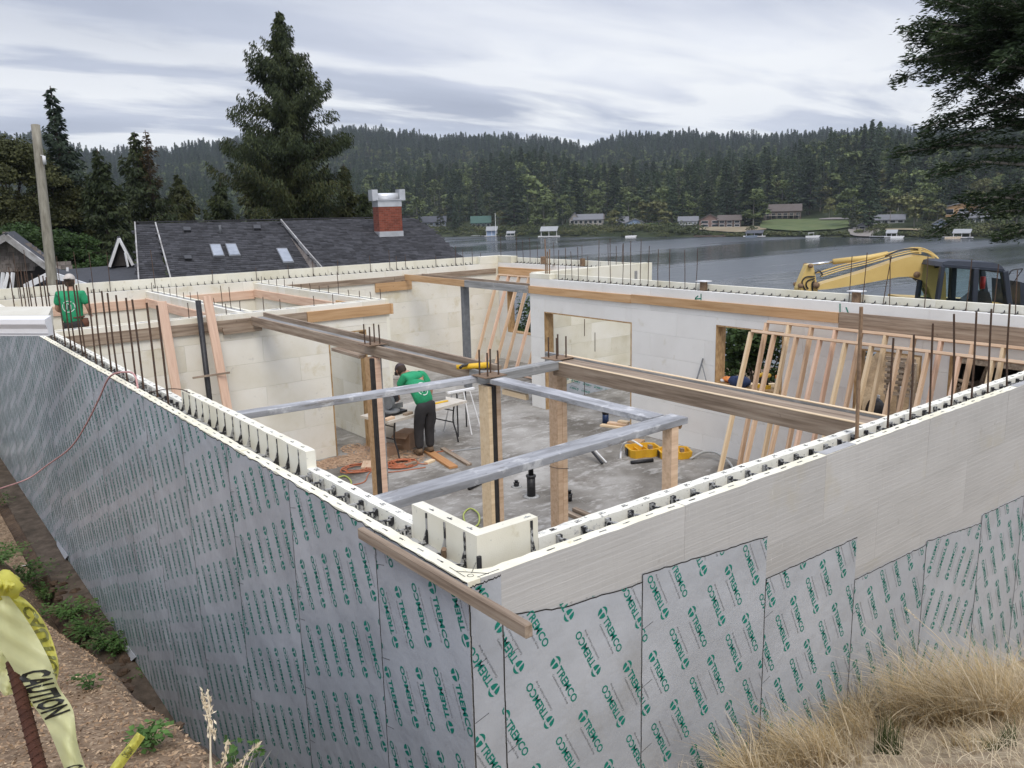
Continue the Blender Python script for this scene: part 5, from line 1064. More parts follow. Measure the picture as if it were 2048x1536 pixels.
pants_m = mat('dark_work_trousers', [(.022, .022, .024), (.045, .043, .045)], .85, 5, 4, bump=.8, bscale=9, bdist=.02, rnd=.05); boot_m = mat('brown_work_boots', [(.12, .08, .05), (.20, .14, .09)], .8, 10, 4, bump=.3)
hair_m = mat('dark_brown_hair', [(.03, .018, .012), (.06, .035, .022)], .7, 30, 4, stretch=(1, 1, .3), bump=.5); capw = mat('pale_cap_cloth', [(.42, .38, .35), (.52, .48, .44)], .8, 8, 3, bump=.2); capd = mat('dark_cap_cloth', [(.05, .04, .045), (.09, .07, .075)], .8, 8, 3, bump=.2)
def person(lab, o, f, jt, tilt, capm, capbill=1, pouch=False, rings=True):
    """o: point between the feet; f: facing (unit, horizontal); jt: joints in (right, forward, up) metres"""
    o = np.array(o, float); f = np.array([f[0], f[1], 0.]); f /= np.linalg.norm(f); r = np.array([f[1], -f[0], 0.]); u = np.array([0, 0, 1.]); T = lambda p: o+r*p[0]+f*p[1]+u*p[2]
    J = {k: T(v) for k, v in jt.items()}; g = E('person', lab, 'person', o)
    hf = unit(f*math.cos(tilt)-u*math.sin(tilt)); hu = unit(f*math.sin(tilt)+u*math.cos(tilt)); hc = J['head']
    def hb(w_): s = 1.; s += .10*math.exp(-((w_[0])**2+(w_[2]+.15)**2)/.02)*(w_[1] > 0); s -= .10*max(0, -w_[2])*(abs(w_[0])); return s
    hv, hfc = ellip(hc, (.078, .10, .122), (r, hf, hu), 20, 14, hb)
    nose = ellip(hc+hf*.098-hu*.012, (.012, .020, .022), (r, hf, hu), 8, 6); ears = [ellip(hc+r*s*.078-hu*.008-hf*.005, (.012, .020, .032), (r, hf, hu), 8, 6) for s in (-1, 1)]; eyes = [ellip(hc+r*s*.030+hf*.088+hu*.018, (.013, .010, .010), (r, hf, hu), 8, 6) for s in (-1, 1)]
    V, F = list(hv), list(hfc)
    for v_, f_ in [nose]+ears+eyes: n = len(V); V += list(v_); F += [tuple(i+n for i in q) for q in f_]
    P = {'pelvis': J['pelvis'], 'waist': J['waist'], 'chest': J['chest'], 'neck': J['neck'], 'skull': (J['neck']+hc)/2+hu*.01}; Rr = {'pelvis': (.12, .09), 'waist': (.12, .09), 'chest': (.125, .085), 'neck': .055, 'skull': .055}; Ed = [('pelvis', 'waist'), ('waist', 'chest'), ('chest', 'neck'), ('neck', 'skull')]
    for s in 'LR':
        for k, rr_ in (('sh', .058), ('el', .044), ('wr', .030), ('palm', .036), ('hip', .092), ('kn', .062), ('an', .042)): P[s+k] = J.get(s+k, None); Rr[s+k] = rr_
        d = unit(J[s+'wr']-J[s+'el']); P[s+'palm'] = J[s+'wr']+d*.055
        Ed += [('chest', s+'sh'), (s+'sh', s+'el'), (s+'el', s+'wr'), (s+'wr', s+'palm'), ('pelvis', s+'hip'), (s+'hip', s+'kn'), (s+'kn', s+'an')]
        side = unit(np.cross(d, f)+1e-6); inn = unit(np.cross(side, d))
        for i, ln in enumerate((.062, .072, .068, .052)):
            b_ = P[s+'palm']+side*(i-1.5)*.020+d*.022; P[s+'f%da' % i] = b_; P[s+'f%db' % i] = b_+d*ln*.55+inn*.010; P[s+'f%dc' % i] = b_+d*ln*.85+inn*.034
            for q in 'abc': Rr[s+'f%d%s' % (i, q)] = .0088
            Ed += [(s+'palm', s+'f%da' % i), (s+'f%da' % i, s+'f%db' % i), (s+'f%db' % i, s+'f%dc' % i)]
        P[s+'ta'] = P[s+'palm']-side*.036+inn*.012; P[s+'tb'] = P[s+'ta']+d*.035+inn*.022; Rr[s+'ta'] = .011; Rr[s+'tb'] = .009; Ed += [(s+'palm', s+'ta'), (s+'ta', s+'tb')]
    skin('body', P, Ed, Rr, skin_m, g, 1, 0, (V, F))
    # shirt: torso with short sleeves
    P2 = {'a': J['pelvis']-u*.05, 'b': J['waist'], 'c': J['chest'], 'c2': J['chest']+(J['neck']-J['chest'])*.55, 'd': J['neck']-(J['neck']-J['chest'])*.18}; R2 = {'a': (.192, .155), 'b': (.185, .145), 'c': (.20, .150), 'c2': (.15, .11), 'd': (.075, .07)}; E2 = [('a', 'b'), ('b', 'c'), ('c', 'c2'), ('c2', 'd')]
    for s in 'LR': P2[s+'s'] = J[s+'sh']; P2[s+'e'] = J[s+'sh']+(J[s+'el']-J[s+'sh'])*.72; R2[s+'s'] = .078; R2[s+'e'] = .073; E2 += [('c2', s+'s'), (s+'s', s+'e')]
    sh = skin('tshirt', P2, E2, R2, shirt_m, g, 2)
    P3 = {'p': J['pelvis']+(J['waist']-J['pelvis'])*.45, 'q': J['pelvis']}; R3_ = {'p': (.165, .125), 'q': (.17, .135)}; E3 = [('p', 'q')]
    for s in 'LR': P3[s+'h'] = J[s+'hip']-u*.03; P3[s+'k'] = J[s+'kn']; P3[s+'a'] = J[s+'an']+u*.02; R3_[s+'h'] = .122; R3_[s+'k'] = .093; R3_[s+'a'] = .078; E3 += [('q', s+'h'), (s+'h', s+'k'), (s+'k', s+'a')]
    skin('trousers', P3, E3, R3_, pants_m, g, 2)
    for s in 'LR':
        a = J[s+'an']; bt = MB(); bt.tube([a-u*(a[2]-o[2]-.055)-f*.03, a-u*(a[2]-o[2]-.05)+f*.10, a-u*(a[2]-o[2]-.045)+f*.175], [.058, .052, .036], 10); bt.tube([a-u*(a[2]-o[2]-.05)-f*.01, a+u*.03], [.055, .058], 10); bt.obj('boot', boot_m, g, True)
    hv, hfc = ellip(hc-hf*.012-hu*.004, (.086, .104, .120), (r, hf, hu), 18, 12); keep = [q for q in hfc if np.mean([np.dot(np.array(hv[i])-hc, hf) for i in q]) < .015 and np.mean([np.dot(np.array(hv[i])-hc, hu) for i in q]) > -.085]; obj('hair', hv, keep, hair_m, g, True)
    cv, cf = ellip(hc+hu*.028, (.094, .114, .108), (r, hf, hu), 20, 12); kc = [q for q in cf if np.mean([np.dot(np.array(cv[i])-hc, hu) for i in q]) > .030]; cap = obj('cap', cv, kc, capm, g, True)
    bl = MB(); c0 = hc+hf*.10*capbill+hu*.048; bl.prism([c0-r*.075, c0-r*.055+hf*.065*capbill-hu*.012, c0+hf*.085*capbill-hu*.018, c0+r*.055+hf*.065*capbill-hu*.012, c0+r*.075], hu*.007); bl.obj('cap_brim', capm if capbill < 0 else capd, g)
    if rings:   # printed ring and arrow on the back of the shirt
        from mathutils.bvhtree import BVHTree
        vv = [W[sh.name]+q.co for q in sh.data.vertices]; bt_ = BVHTree.FromPolygons(vv, [tuple(p.vertices) for p in sh.data.polygons]); ce = (J['chest']*.62+J['waist']*.38); pr = MB()
        def onback(a_, b_):
            p = ce+r*a_+u*b_-f*.6; h = bt_.ray_cast(Vector(p), Vector(f)); return (np.array(h[0])-f*.006) if h[0] is not None else ce+r*a_+u*b_-f*.15
        N_ = 26
        for i in range(N_):
            if i % 7 == 3: continue
            t0, t1 = 2*math.pi*i/N_, 2*math.pi*(i+1)/N_; q = [onback(R_*math.cos(t), R_*math.sin(t)) for R_, t in ((.088, t0), (.101, t0), (.101, t1), (.088, t1))]; pr.add(q, [(0, 1, 2, 3)])
        for pl in ([(-.03, -.055), (-.022, -.055), (-.012, .055), (-.020, .058)], [(-.012, .058), (.045, .028), (.042, .018), (-.012, .048)], [(.035, .03), (.045, .028), (.04, -.05), (.033, -.05)]): pr.add([onback(*q) for q in pl], [(0, 1, 2, 3)])
        pr.obj('printed_emblem', mat('white_print', [(.5, .56, .52), (.6, .66, .62)], .7, 8, 3, bump=0), g)
        dk = MB(); dk.add([onback(*q) for q in [(-.008, -.05), (.030, -.048), (.032, .022), (-.006, .042)]], [(0, 1, 2, 3)]); dk.obj('printed_dark_shape', mat('dark_green_print', [(.01, .07, .05), (.015, .09, .06)], .7, 8, 3, bump=0), g)
    if pouch:
        pc = T((.17, .02, jt['pelvis'][2]+.0)); bt = MB(); bt.tube([pc+u*.07, pc-u*.02, pc-u*.13], [.065, .075, .05], 10); bt.obj('tool_pouch', mat('brown_leather', [(.09, .035, .02), (.14, .06, .035)], .7, 9, 4, bump=.3), g, True)
        bt = MB(); tt = np.linspace(0, 2*math.pi, 22); bt.tube([T((.172*math.cos(t), .135*math.sin(t), jt['pelvis'][2]+.10)) for t in tt], .018, 5, cap=False); bt.obj('tool_belt', MATS['brown_leather'], g, True)
    return g
# worker bent over the saw table
person('person in a green t-shirt and dark trousers bending over the saw on the folding table', (5.60, 9.40, FL), (.05, 1), dict(pelvis=(0, -.10, .92), waist=(-.01, -.04, 1.06), chest=(-.05, .14, 1.27), neck=(-.09, .30, 1.41), head=(-.16, .42, 1.45),
    Lsh=(-.22, .20, 1.37), Lel=(-.30, .34, 1.12), Lwr=(-.20, .50, .95), Rsh=(.14, .19, 1.38), Rel=(.21, .06, 1.12), Rwr=(.22, .14, .88), Lhip=(-.095, -.10, .88), Lkn=(-.11, -.02, .48), Lan=(-.10, .0, .10), Rhip=(.09, -.11, .88), Rkn=(.09, -.03, .48), Ran=(.10, -.02, .10)), rad(48), capd, 1, False)
# worker behind the room wall, standing on a low trestle
hp = at(137, 562, 14.5); fy = (math.sin(YAW-.12), math.cos(YAW-.12)); zs = hp[2]-1.66
person('person in a green t-shirt and backward pale cap behind the room wall', (hp[0], hp[1], zs), fy, dict(pelvis=(0, -.02, .93), waist=(0, -.02, 1.08), chest=(0, .0, 1.32), neck=(0, .03, 1.52), head=(-.01, .07, 1.65),
    Lsh=(-.19, .0, 1.43), Lel=(-.27, .04, 1.16), Lwr=(-.17, .24, 1.08), Rsh=(.19, .0, 1.43), Rel=(.27, .03, 1.16), Rwr=(.20, .24, 1.05), Lhip=(-.095, -.02, .88), Lkn=(-.12, .02, .48), Lan=(-.13, 0, .10), Rhip=(.095, -.02, .88), Rkn=(.12, .02, .48), Ran=(.13, 0, .10)), rad(8), capw, -1, True)
g = E('trestle', 'low plank trestle hidden behind the room wall, the left worker stands on it', 'trestle', (hp[0], hp[1], FL)); bb('top_plank', (hp[0]-.5, hp[1]-.3, zs-.04), (hp[0]+.5, hp[1]+.3, zs-.001), brownw, g)
for i in (-.42, .42):
    for j in (-.24, .24): bb('leg', (hp[0]+i-.03, hp[1]+j-.03, FL), (hp[0]+i+.03, hp[1]+j+.03, zs-.041), brownw, g)
# ------------------------------------------------------------------ table and tools
tdir = unit(np.array([1.86, .37, 0])); tn = np.array([-tdir[1], tdir[0], 0]); t0 = np.array([4.87, 9.30, 0]); TZ = FL+.74
def tp(a, b, z=0.): return t0+tdir*a+tn*b+np.array([0, 0, z])
g = E('folding_table', 'white plastic folding table with black legs in front of the worker', 'table', tp(.93, .37, FL))
MB().prism([tp(0, 0, TZ-.045), tp(1.88, 0, TZ-.045), tp(1.88, .74, TZ-.045), tp(0, .74, TZ-.045)], (0, 0, .045)).obj('table_top', mat('dusty_white_plastic', [(.50, .45, .38), (.62, .58, .51)], .6, 3, 5, bump=.05, spots=[(6, .6, .1, (.42, .30, .20), .6)]), g)
for a in (.22, 1.64):
    for b in (.10, .64): s = 1 if a > 1 else -1; t = MB(); t.tube(curvepts([tp(a, b, TZ-.05), tp(a, b+(.04 if b < .3 else -.04), TZ-.35), tp(a+.0*s, b+(-.03 if b < .3 else .03), FL+.18), tp(a, b+(-.07 if b < .3 else .07), FL+.005)], 5), .0145, 8); t.obj('leg', black, g, True)
    t = MB(); t.tube([tp(a, .13, FL+.36), tp(a, .61, FL+.36)], .012, 8); t.tube([tp(a, .12, FL+.58), tp(a, .62, FL+.58)], .010, 8); t.obj('leg_brace', black, g); t = MB(); t.tube([tp(a, .37, FL+.58), tp(a+(.40 if a < 1 else -.40), .37, TZ-.05)], .010, 8); t.obj('folding_strut', black, g)
g = E('mitre_saw', 'black and grey mitre saw on the folding table in front of the bent worker', 'saw', tp(.36, .45, TZ)); yel = mat('yellow_tool_plastic', [(.62, .36, .02), (.75, .47, .03)], .5, 6, 3, bump=0); gmet = mat('grey_cast_metal', [(.20, .21, .22), (.32, .33, .34)], .4, 8, 3, bump=.1, metal=.4)
MB().prism([tp(.10, .22, TZ+.001), tp(.62, .22, TZ+.001), tp(.62, .55, TZ+.001), tp(.10, .55, TZ+.001)], (0, 0, .05)).obj('base', black, g)
t = MB(); c = tp(.36, .34, TZ+.06); t.tube([c-[0, 0, .008], c+[0, 0, .018]], .15, 22); t.obj('turntable', gmet, g); MB().prism([tp(.06, .42, TZ+.05), tp(.70, .42, TZ+.05), tp(.70, .42, TZ+.14), tp(.06, .42, TZ+.14)], tn*.02).obj('fence', gmet, g)
t = MB(); c = tp(.36, .40, TZ+.22); t.tube([c-tdir*.004, c+tdir*.004], .127, 26); t.obj('blade', gmet, g); t = MB(); t.tube([c-tdir*.03, c+tdir*.03], [.135, .135], 18); v_ = [q for q in t.v]; t.obj('blade_guard', mat('grey_guard', [(.13, .14, .15), (.2, .21, .22)], .5, 5, 2, bump=0), g)
t = MB(); t.tube([c+tdir*.03, c+tdir*.19+[0, 0, .03]], [.065, .06], 14); t.obj('motor', black, g, True); t = MB(); t.tube(curvepts([c+tn*.05+[0, 0, .12], c-tn*.10+[0, 0, .20], c-tn*.24+[0, 0, .14]], 5), .02, 8); t.obj('handle', black, g, True); t = MB(); t.tube([tp(.36, .56, TZ+.05), c+tn*.10+[0, 0, .03]], .035, 8); t.obj('arm', gmet, g)
for (a, b, l, mt_, lab, ang) in ((.10, .10, .20, fir, 'short fir offcut on the near left corner of the folding table', .1), (.52, .10, .18, brownw, 'brown offcut at the front edge of the table beside the worker', .15)):
    p = tp(a, b, TZ+.021); d = tdir*math.cos(ang)+tn*math.sin(ang); tag(board('wood_offcut', p-d*l/2, p+d*l/2, .085, .038, mt_), lab, 'wood offcut')
p0, p1 = tp(1.15, .52, TZ+.075), tp(1.72, .40, TZ+.075); tag(board('grey_board', p0, p1, .038, .148, greyw), 'grey weathered board standing on edge on the right half of the folding table', 'board'); p0, p1 = tp(1.10, .30, TZ+.012), tp(1.62, .24, TZ+.012); tag(board('level', p0, p1, .05, .022, yel), 'yellow spirit level lying on the folding table below the grey board', 'level')
rr2 = np.random.default_rng(44); V = []
for (cx2, cy2, sx2, sy2, n2_) in ((4.3, 10.05, .75, .30, 2600), (5.1, 9.55, .6, .5, 1500), (4.9, 10.5, .3, .4, 700)):
    a = rr2.uniform(0, 6.283, n2_); q = rr2.random(n2_)**.8; c = np.stack([cx2+sx2*q*np.cos(a), cy2+sy2*q*np.sin(a), FL+.003+rr2.uniform(0, .004, n2_)], -1); v_, _ = quads(c, unit(rr2.normal(0, 1, (n2_, 3))*[1, 1, .1]), np.tile([0, 0, 1.], (n2_, 1))+rr2.normal(0, .15, (n2_, 3)), rr2.uniform(.02, .07, n2_), rr2.uniform(.012, .05, n2_)); V.append(v_)
v_ = np.concatenate(V); o = obj('sawdust', v_, np.arange(len(v_)).reshape(-1, 4), mat('sawdust_tan', [(.40, .26, .17), (.52, .36, .24)], .95, 9, 3, coord='World', bump=0, rnd=0, island=.15), origin=Vector((0, 0, 0))); tag(o, 'tan sawdust scattered on the slab by the doorway and table', 'sawdust', None, 'stuff')
mk_ = MB(); rr3 = random.Random(3)
for i in range(13):
    x0 = 1018+i*1.75; a_, b_ = onx(x0, 545.5+i*.28, XR-.003), onx(x0+rr3.uniform(-.6, 1.2), 550+i*.28, XR-.003); mk_.tube([a_, b_], .006, 4)
v3 = np.array(mk_.v); v3[:, 0] = XR-.004+(v3[:, 0]-v3[:, 0].mean())*.1; obj('purple_handwriting', v3, mk_.f, mat('purple_marker', [(.10, .03, .12), (.14, .05, .16)], .7, 5, 2, bump=0), FR)
# floor clutter
card = mat('cardboard', [(.30, .19, .125), (.40, .27, .185)], .85, 6, 4, bump=.2, rnd=.1)
def carton(lab, x, y, sx, sy, sz, rz):
    g = E('carton', lab, 'carton', (x, y, FL)); b = box('box_body', (x, y, FL+sz/2+.001), (sx, sy, sz), card, g, .006, rz)
    for k, (dx, tl) in enumerate(((-1, .5), (1, .3))):
        R_ = Matrix.Rotation(rz, 3, 'Z') @ Matrix.Rotation(dx*tl, 3, 'Y'); c = Vector((x, y, FL+sz+.002))+Matrix.Rotation(rz, 3, 'Z') @ Vector((dx*(sx/2+math.cos(tl)*sx*.2), 0, -math.sin(tl)*sx*.2)); box('flap', c, (sx*.4, sy, .004), card, g, 0, rot=R_)
carton('brown cardboard carton behind the worker\'s legs under the table', 5.62, 10.02, .34, .30, .30, .5); carton('small opened brown carton at the foot of the left post, under the table end', 5.12, 9.88, .28, .26, .16, .2)
def coil(lab, name, cat, pts, r, mt_): t = MB(); t.tube(pts, r, 6); return tag(t.obj(name, mt_, None, True), lab, cat)
orange_c = mat('orange_cord', [(.42, .13, .06), (.52, .18, .09)], .5, 20, 2, bump=0, rnd=0); yg = mat('yellow_green_hose', [(.40, .46, .10), (.48, .54, .14)], .5, 20, 2, bump=0)
def spiral(cx_, cy_, r0, r1, n, z=FL, sd=1): r = np.random.default_rng(sd); return [(cx_+(r0+(r1-r0)*i/(n*14)+r.uniform(-.03, .03))*math.cos(i/14*6.283), cy_+(r0+(r1-r0)*i/(n*14)+r.uniform(-.03, .03))*.85*math.sin(i/14*6.283), z+.012+.0025*(i % 11)+.004*(i//14)) for i in range(n*14)]
s1 = spiral(4.98, 9.15, .30, .12, 9, FL, 3); s2 = spiral(4.32, 9.42, .30, .18, 4, FL, 4)
coil('orange extension cord in a tangled coil at the worker\'s feet', 'extension_cord', 'cord', s1+curvepts([s1[-1], (5.3, 8.9, FL+.01), (5.5, 9.0, FL+.01), (5.75, 9.35, FL+.012), (6.1, 9.25, FL+.01)], 6), .009, orange_c); coil('looser orange cord loops by the room doorway, left of the post', 'extension_cord', 'cord', curvepts([(3.85, 9.15, FL+.01), (3.75, 8.85, FL+.01), (4.05, 8.75, FL+.01), (4.3, 9.05, FL+.01)], 6)+s2+curvepts([s2[-1], (4.6, 8.95, FL+.01), (5.2, 8.75, FL+.01)], 6), .009, orange_c)
tag(board('floor_offcut', (4.42, 9.30, FL+.03), (4.62, 9.60, FL+.03), .2, .05, fir), 'reddish board offcut lying on the left orange cord', 'wood offcut'); tag(board('floor_offcut', (4.95, 8.98, FL+.035), (5.18, 9.02, FL+.035), .09, .05, brownw), 'brown block on the tangled orange cord', 'wood offcut'); tag(board('floor_offcut', (5.32, 8.92, FL+.02), (5.5, 8.98, FL+.02), .09, .038, pale), 'pale pine block on the floor right of the orange cord', 'wood offcut')
tag(board('floor_plank', (5.72, 9.50, FL+.022), (5.52, 8.40, FL+.022), .15, .04, mat('orange_brown_plank', [(.45, .22, .09), (.56, .30, .13)], .7, 3.5, 6, stretch=(.35, 6, 6), bump=.15)), 'orange brown plank lying on the slab beyond the near plank frame', 'plank'); tag(board('floor_plank', (6.0, 9.45, FL+.02), (5.80, 8.35, FL+.02), .09, .038, brownw), 'narrow grey brown plank lying right of the orange brown plank', 'plank')
tag(board('floor_lath', (5.95, 9.26, FL+.01), (6.55, 9.04, FL+.01), .05, .018, greyw), 'grey lath on the slab below the table', 'lath')
def pvc(lab, x, y, h, r, cap=False, grout=True):
    g = E('drain_pipe', lab, 'pipe', (x, y, FL)); t = MB(); t.tube([(x, y, FL), (x, y, FL+h*.62)], r, 14); t.obj('lower_pipe', black, g, True); t = MB(); t.tube([(x, y, FL+h*.60), (x, y, FL+h*.66)], r*1.18, 14); t.obj('coupling', black, g, True); t = MB(); t.tube([(x, y, FL+h*.66), (x, y, FL+h*.94), (x, y, FL+h*.94), (x, y, FL+h)], [r*.62, r*.62, r*.8, r*.8], 14); t.obj('upper_pipe', black, g, True)
    if grout: t = MB(); t.tube([(x, y, FL+.001), (x, y, FL+.012)], [r*2.1, r*1.5], 14); t.obj('grout_ring', conc, g, True)
pvc('tall black drain pipe standing on the slab between the centre and right posts', 5.61, 6.51, .50, .062); pvc('short black pipe stub left of the tall drain pipe', 5.72, 7.0, .10, .04, grout=True); pvc('black pipe stub right of the reddish post', 5.90, 6.00, .16, .04, grout=False)
tag(MB().tube([tuple(onz(938, 977, FL+.03)), tuple(onz(968, 962, FL+.03))], .028, 10).obj('pipe_offcut', black, None, True), 'black pipe offcut lying left of the centre post foot', 'pipe')
g = E('pipe_bundle', 'black pipe and white pipe leaning down to the slab behind the low plank frame', 'pipes', onz(1196, 925, FL)); t = MB(); t.tube([onz(1205, 927, FL+.02), onz(1165, 880, FL+.30)], .022, 8); t.obj('black_pipe', black, g); t = MB(); t.tube([onz(1213, 925, FL+.02), onz(1185, 895, FL+.22)], .014, 8); t.obj('white_pipe', white_p, g)
coil('white flexible pipe arching up from the slab left of the yellow trays', 'white_tube', 'tube', curvepts([onz(1241, 918, FL), onz(1243, 900, FL+.12), onz(1250, 885, FL+.32), onz(1262, 880, FL+.30), onz(1285, 893, FL+.2)], 6), .018, white_p); coil('pale flexible pipe hooped over the slab before the leaning stud frames', 'white_tube', 'tube', curvepts([onz(1380, 918, FL+.01), onz(1405, 905, FL+.10), onz(1432, 905, FL+.14), onz(1456, 922, FL+.08), onz(1470, 942, FL+.01)], 6), .02, mat('pale_grey_pipe', [(.38, .38, .36), (.46, .46, .44)], .6, 5, 2, bump=0))
trayy = mat('orange_yellow_plastic', [(.60, .32, .02), (.74, .43, .03)], .45, 5, 3, bump=.05, rnd=.04)
def tray(lab, c, L_, w_, h, rz):
    g = E('tool_case', lab, 'tool case', c); R_ = Matrix.Rotation(rz, 3, 'Z'); T = lambda x, y, z: np.array(c)+np.array(R_ @ Vector((x, y, z)))
    o_ = [(-.5, -.3), (-.38, -.5), (-.05, -.42), (.15, -.5), (.5, -.36), (.5, .36), (.3, .5), (-.4, .5), (-.5, .3)]; b = MB(); n = len(o_); V = [T(x*L_, y*w_, .001) for x, y in o_]+[T(x*L_*1.06, y*w_*1.06, h) for x, y in o_]+[T(x*L_*.94, y*w_*.92, h) for x, y in o_]+[T(x*L_*.88, y*w_*.84, .03) for x, y in o_]
    F = [tuple(range(n))[::-1]]+[(k*n+i, k*n+(i+1) % n, (k+1)*n+(i+1) % n, (k+1)*n+i) for k in range(3) for i in range(n)]+[tuple(3*n+i for i in range(n))]; b.add(V, F); b.obj('shell', trayy, g)
    for x in (-.2, .12): b = MB(); b.prism([T(x*L_, -.36*w_, .03), T(x*L_+.02, -.36*w_, .03), T(x*L_+.02, .36*w_, .03), T(x*L_, .36*w_, .03)], (0, 0, h*.55)); b.obj('divider', trayy, g)
    b = MB(); b.prism([T(-.56*L_, -.12*w_, .02), T(-.53*L_, -.12*w_, .02), T(-.53*L_, .12*w_, .02), T(-.56*L_, .12*w_, .02)], (0, 0, h*.8)); b.obj('latch', black, g)
    b = MB(); b.prism([T(.2*L_, -.1*w_, .03), T(.32*L_, -.1*w_, .03), T(.32*L_, .1*w_, .03), T(.2*L_, .1*w_, .03)], (0, 0, h*.9)); b.obj('insert', brownw, g)
tray('open orange yellow tool case left half, behind the short post', (8.34, 6.86, FL), .52, .42, .14, -.45); tray('open orange yellow tool case right half, beside the middle wall', (8.64, 6.42, FL+.001), .50, .40, .12, -.6)
tag(MB().tube([onz(1262, 925, FL+.03), onz(1306, 920, FL+.03)], .03, 10).obj('black_tube', black, None, True), 'black tube lying in front of the orange yellow tool case', 'tube')
tag(board('wood_wedge', onz(1255, 880, FL+.02), onz(1285, 884, FL+.02), .22, .035, tanw), 'golden wood offcut behind the orange yellow tool case', 'wood offcut'); g = E('scrap_slats', 'small pile of dark wood slats at the foot of the middle wall', 'wood scraps', onz(1345, 878, FL))
for i, (a, b) in enumerate((((1330, 876), (1358, 882)), ((1332, 880), (1360, 874)), ((1334, 872), (1362, 880)))): board('slat', onz(*a, FL+.02+.025*i), onz(*b, FL+.02+.025*i), .05, .02, brownw, g)
for lab, a, b, m_ in (('pale lumber offcut in the doorway, lowest of the little stack', (1202, 850), (1248, 855), pale), ('reddish lumber offcut in the doorway, middle of the little stack', (1217, 845), (1256, 850), fir), ('short pale lumber offcut in the doorway, top of the little stack', (1238, 842), (1258, 845), pale)):
    z = FL+.02+{'low': 0, 'mid': .04, 'top': .08}[[k for k in ('low', 'mid', 'top') if k in lab.split(',')[1]][0]]; tag(board('wood_offcut', onz(*a, z), onz(*b, z), .12, .038, m_), lab, 'wood offcut')
g = E('blue_canister', 'dark blue round canister with a black lid standing in the doorway', 'canister', onz(1211, 848, FL)); q = onz(1211, 848, FL); t = MB(); t.tube([q, q+[0, 0, .22]], .062, 14); t.obj('body', mat('navy_plastic', [(.012, .03, .09), (.02, .045, .12)], .4, 5, 2, bump=0), g, True); t = MB(); t.tube([q+[0, 0, .2], q+[0, 0, .32]], [.066, .058], 14); t.obj('lid', black, g, True)
for lab, a, b in (('brown lumber length on the slab by the near wall, left one of two', (1128, 1022), (1200, 1056)), ('brown lumber length on the slab by the near wall, right one of two', (1148, 1018), (1218, 1048))): tag(board('floor_lumber', onz(*a, FL+.03), onz(*b, FL+.03), .07, .05, brownw), lab, 'lumber')
coil('yellow green air hose looping on the slab beside the centre post', 'air_hose', 'hose', curvepts([onz(925, 1062, FL+.01), onz(955, 1050, FL+.02), onz(957, 1028, FL+.03), onz(940, 1017, FL+.02), onz(927, 1030, FL+.01), onz(935, 1050, FL+.02), onz(965, 1058, FL+.01), onz(1010, 1062, FL+.01)], 8), .012, yg)
coil('yellow green hose end near the left wall below the post', 'air_hose', 'hose', curvepts([onz(676, 955, FL+.01), onz(690, 952, FL+.02), onz(702, 962, FL+.01), onz(700, 975, FL+.01)], 6), .012, yg)
# drill and yellow tools on the beam by the centre post
g = E('nail_gun', 'yellow and black nail gun lying on the plank beam beside the centre post', 'nail gun', (3.0, 4.2, -.16)); B_ = at(975, 738, 8.25)
c = np.array([3.06, 4.25, -.13]); t = MB(); t.tube([c+[-.14, .10, 0], c+[.13, -.09, .01]], [.024, .034], 10); t.obj('body', yel, g, True); t = MB(); t.tube([c+[-.02, .05, .02], c+[-.15, -.02, .03], c+[-.19, -.04, .02]], .015, 8); t.obj('handle', black, g, True); t = MB(); t.tube([c+[.10, -.06, .0], c+[.22, -.13, .0]], [.032, .02], 8); t.obj('nose', black, g, True); t = MB(); t.tube([c+[.04, .0, -.02], c+[.20, .05, -.02]], .024, 8); t.obj('magazine', yel, g, True)
g = E('folding_sawhorse', 'folding sawhorse with thin white and black legs behind the centre post', 'sawhorse', (6.95, 10.2, FL)); c = np.array([6.95, 10.2, FL])
for i, (dx, dy) in enumerate(((-.3, -.25), (.3, -.25), (-.3, .25), (.3, .25), (0, -.3), (0, .3))): t = MB(); t.tube([c+[dx*.9, dy, 0], c+[dx*.5, dy*.3, .78]], .014, 6); t.obj('leg', white_p if i % 3 else black, g)
board('top_bar', c+[-.3, 0, .8], c+[.3, 0, .8], .06, .04, white_p, g); g = E('work_gloves', 'pair of grey work gloves hanging below the table', 'gloves', tp(.98, .1, TZ-.3))
for i in (-1, 1): q = tp(.98+.05*i, .02, TZ-.30); t = MB(); t.tube([q+[0, 0, .04], q-[0, 0, .07]], [.022, .035], 8); [t.tube([q+tdir*.018*(k-1.5)-[0, 0, .06], q+tdir*.022*(k-1.5)-[0, 0, .13]], .009, 5) for k in range(4)]; t.tube([tuple(q+[0, 0, .04]), tuple(q+[0, 0, .25])], .003, 4); t.obj('glove', greyw, g)
# crutch like prop leaning on the middle wall
g = E('door_prop', 'thin grey prop with two legs leaning on the middle wall left of its window', 'prop', onx(1405, 765, XM)); a = onx(1406, 717, XM-.03); h_ = onx(1403, 728, XM-.04)
t = MB(); t.tube([a, h_, onx(1392, 764, XM-.18), onx(1388, 775, XM-.22)], .014, 8); t.obj('leg', steelgrey, g); t = MB(); t.tube([h_+[0, 0, .03], onx(1410, 752, XM-.12), onx(1416, 775, XM-.16)], .008, 6); t.obj('leg', steelgrey, g)
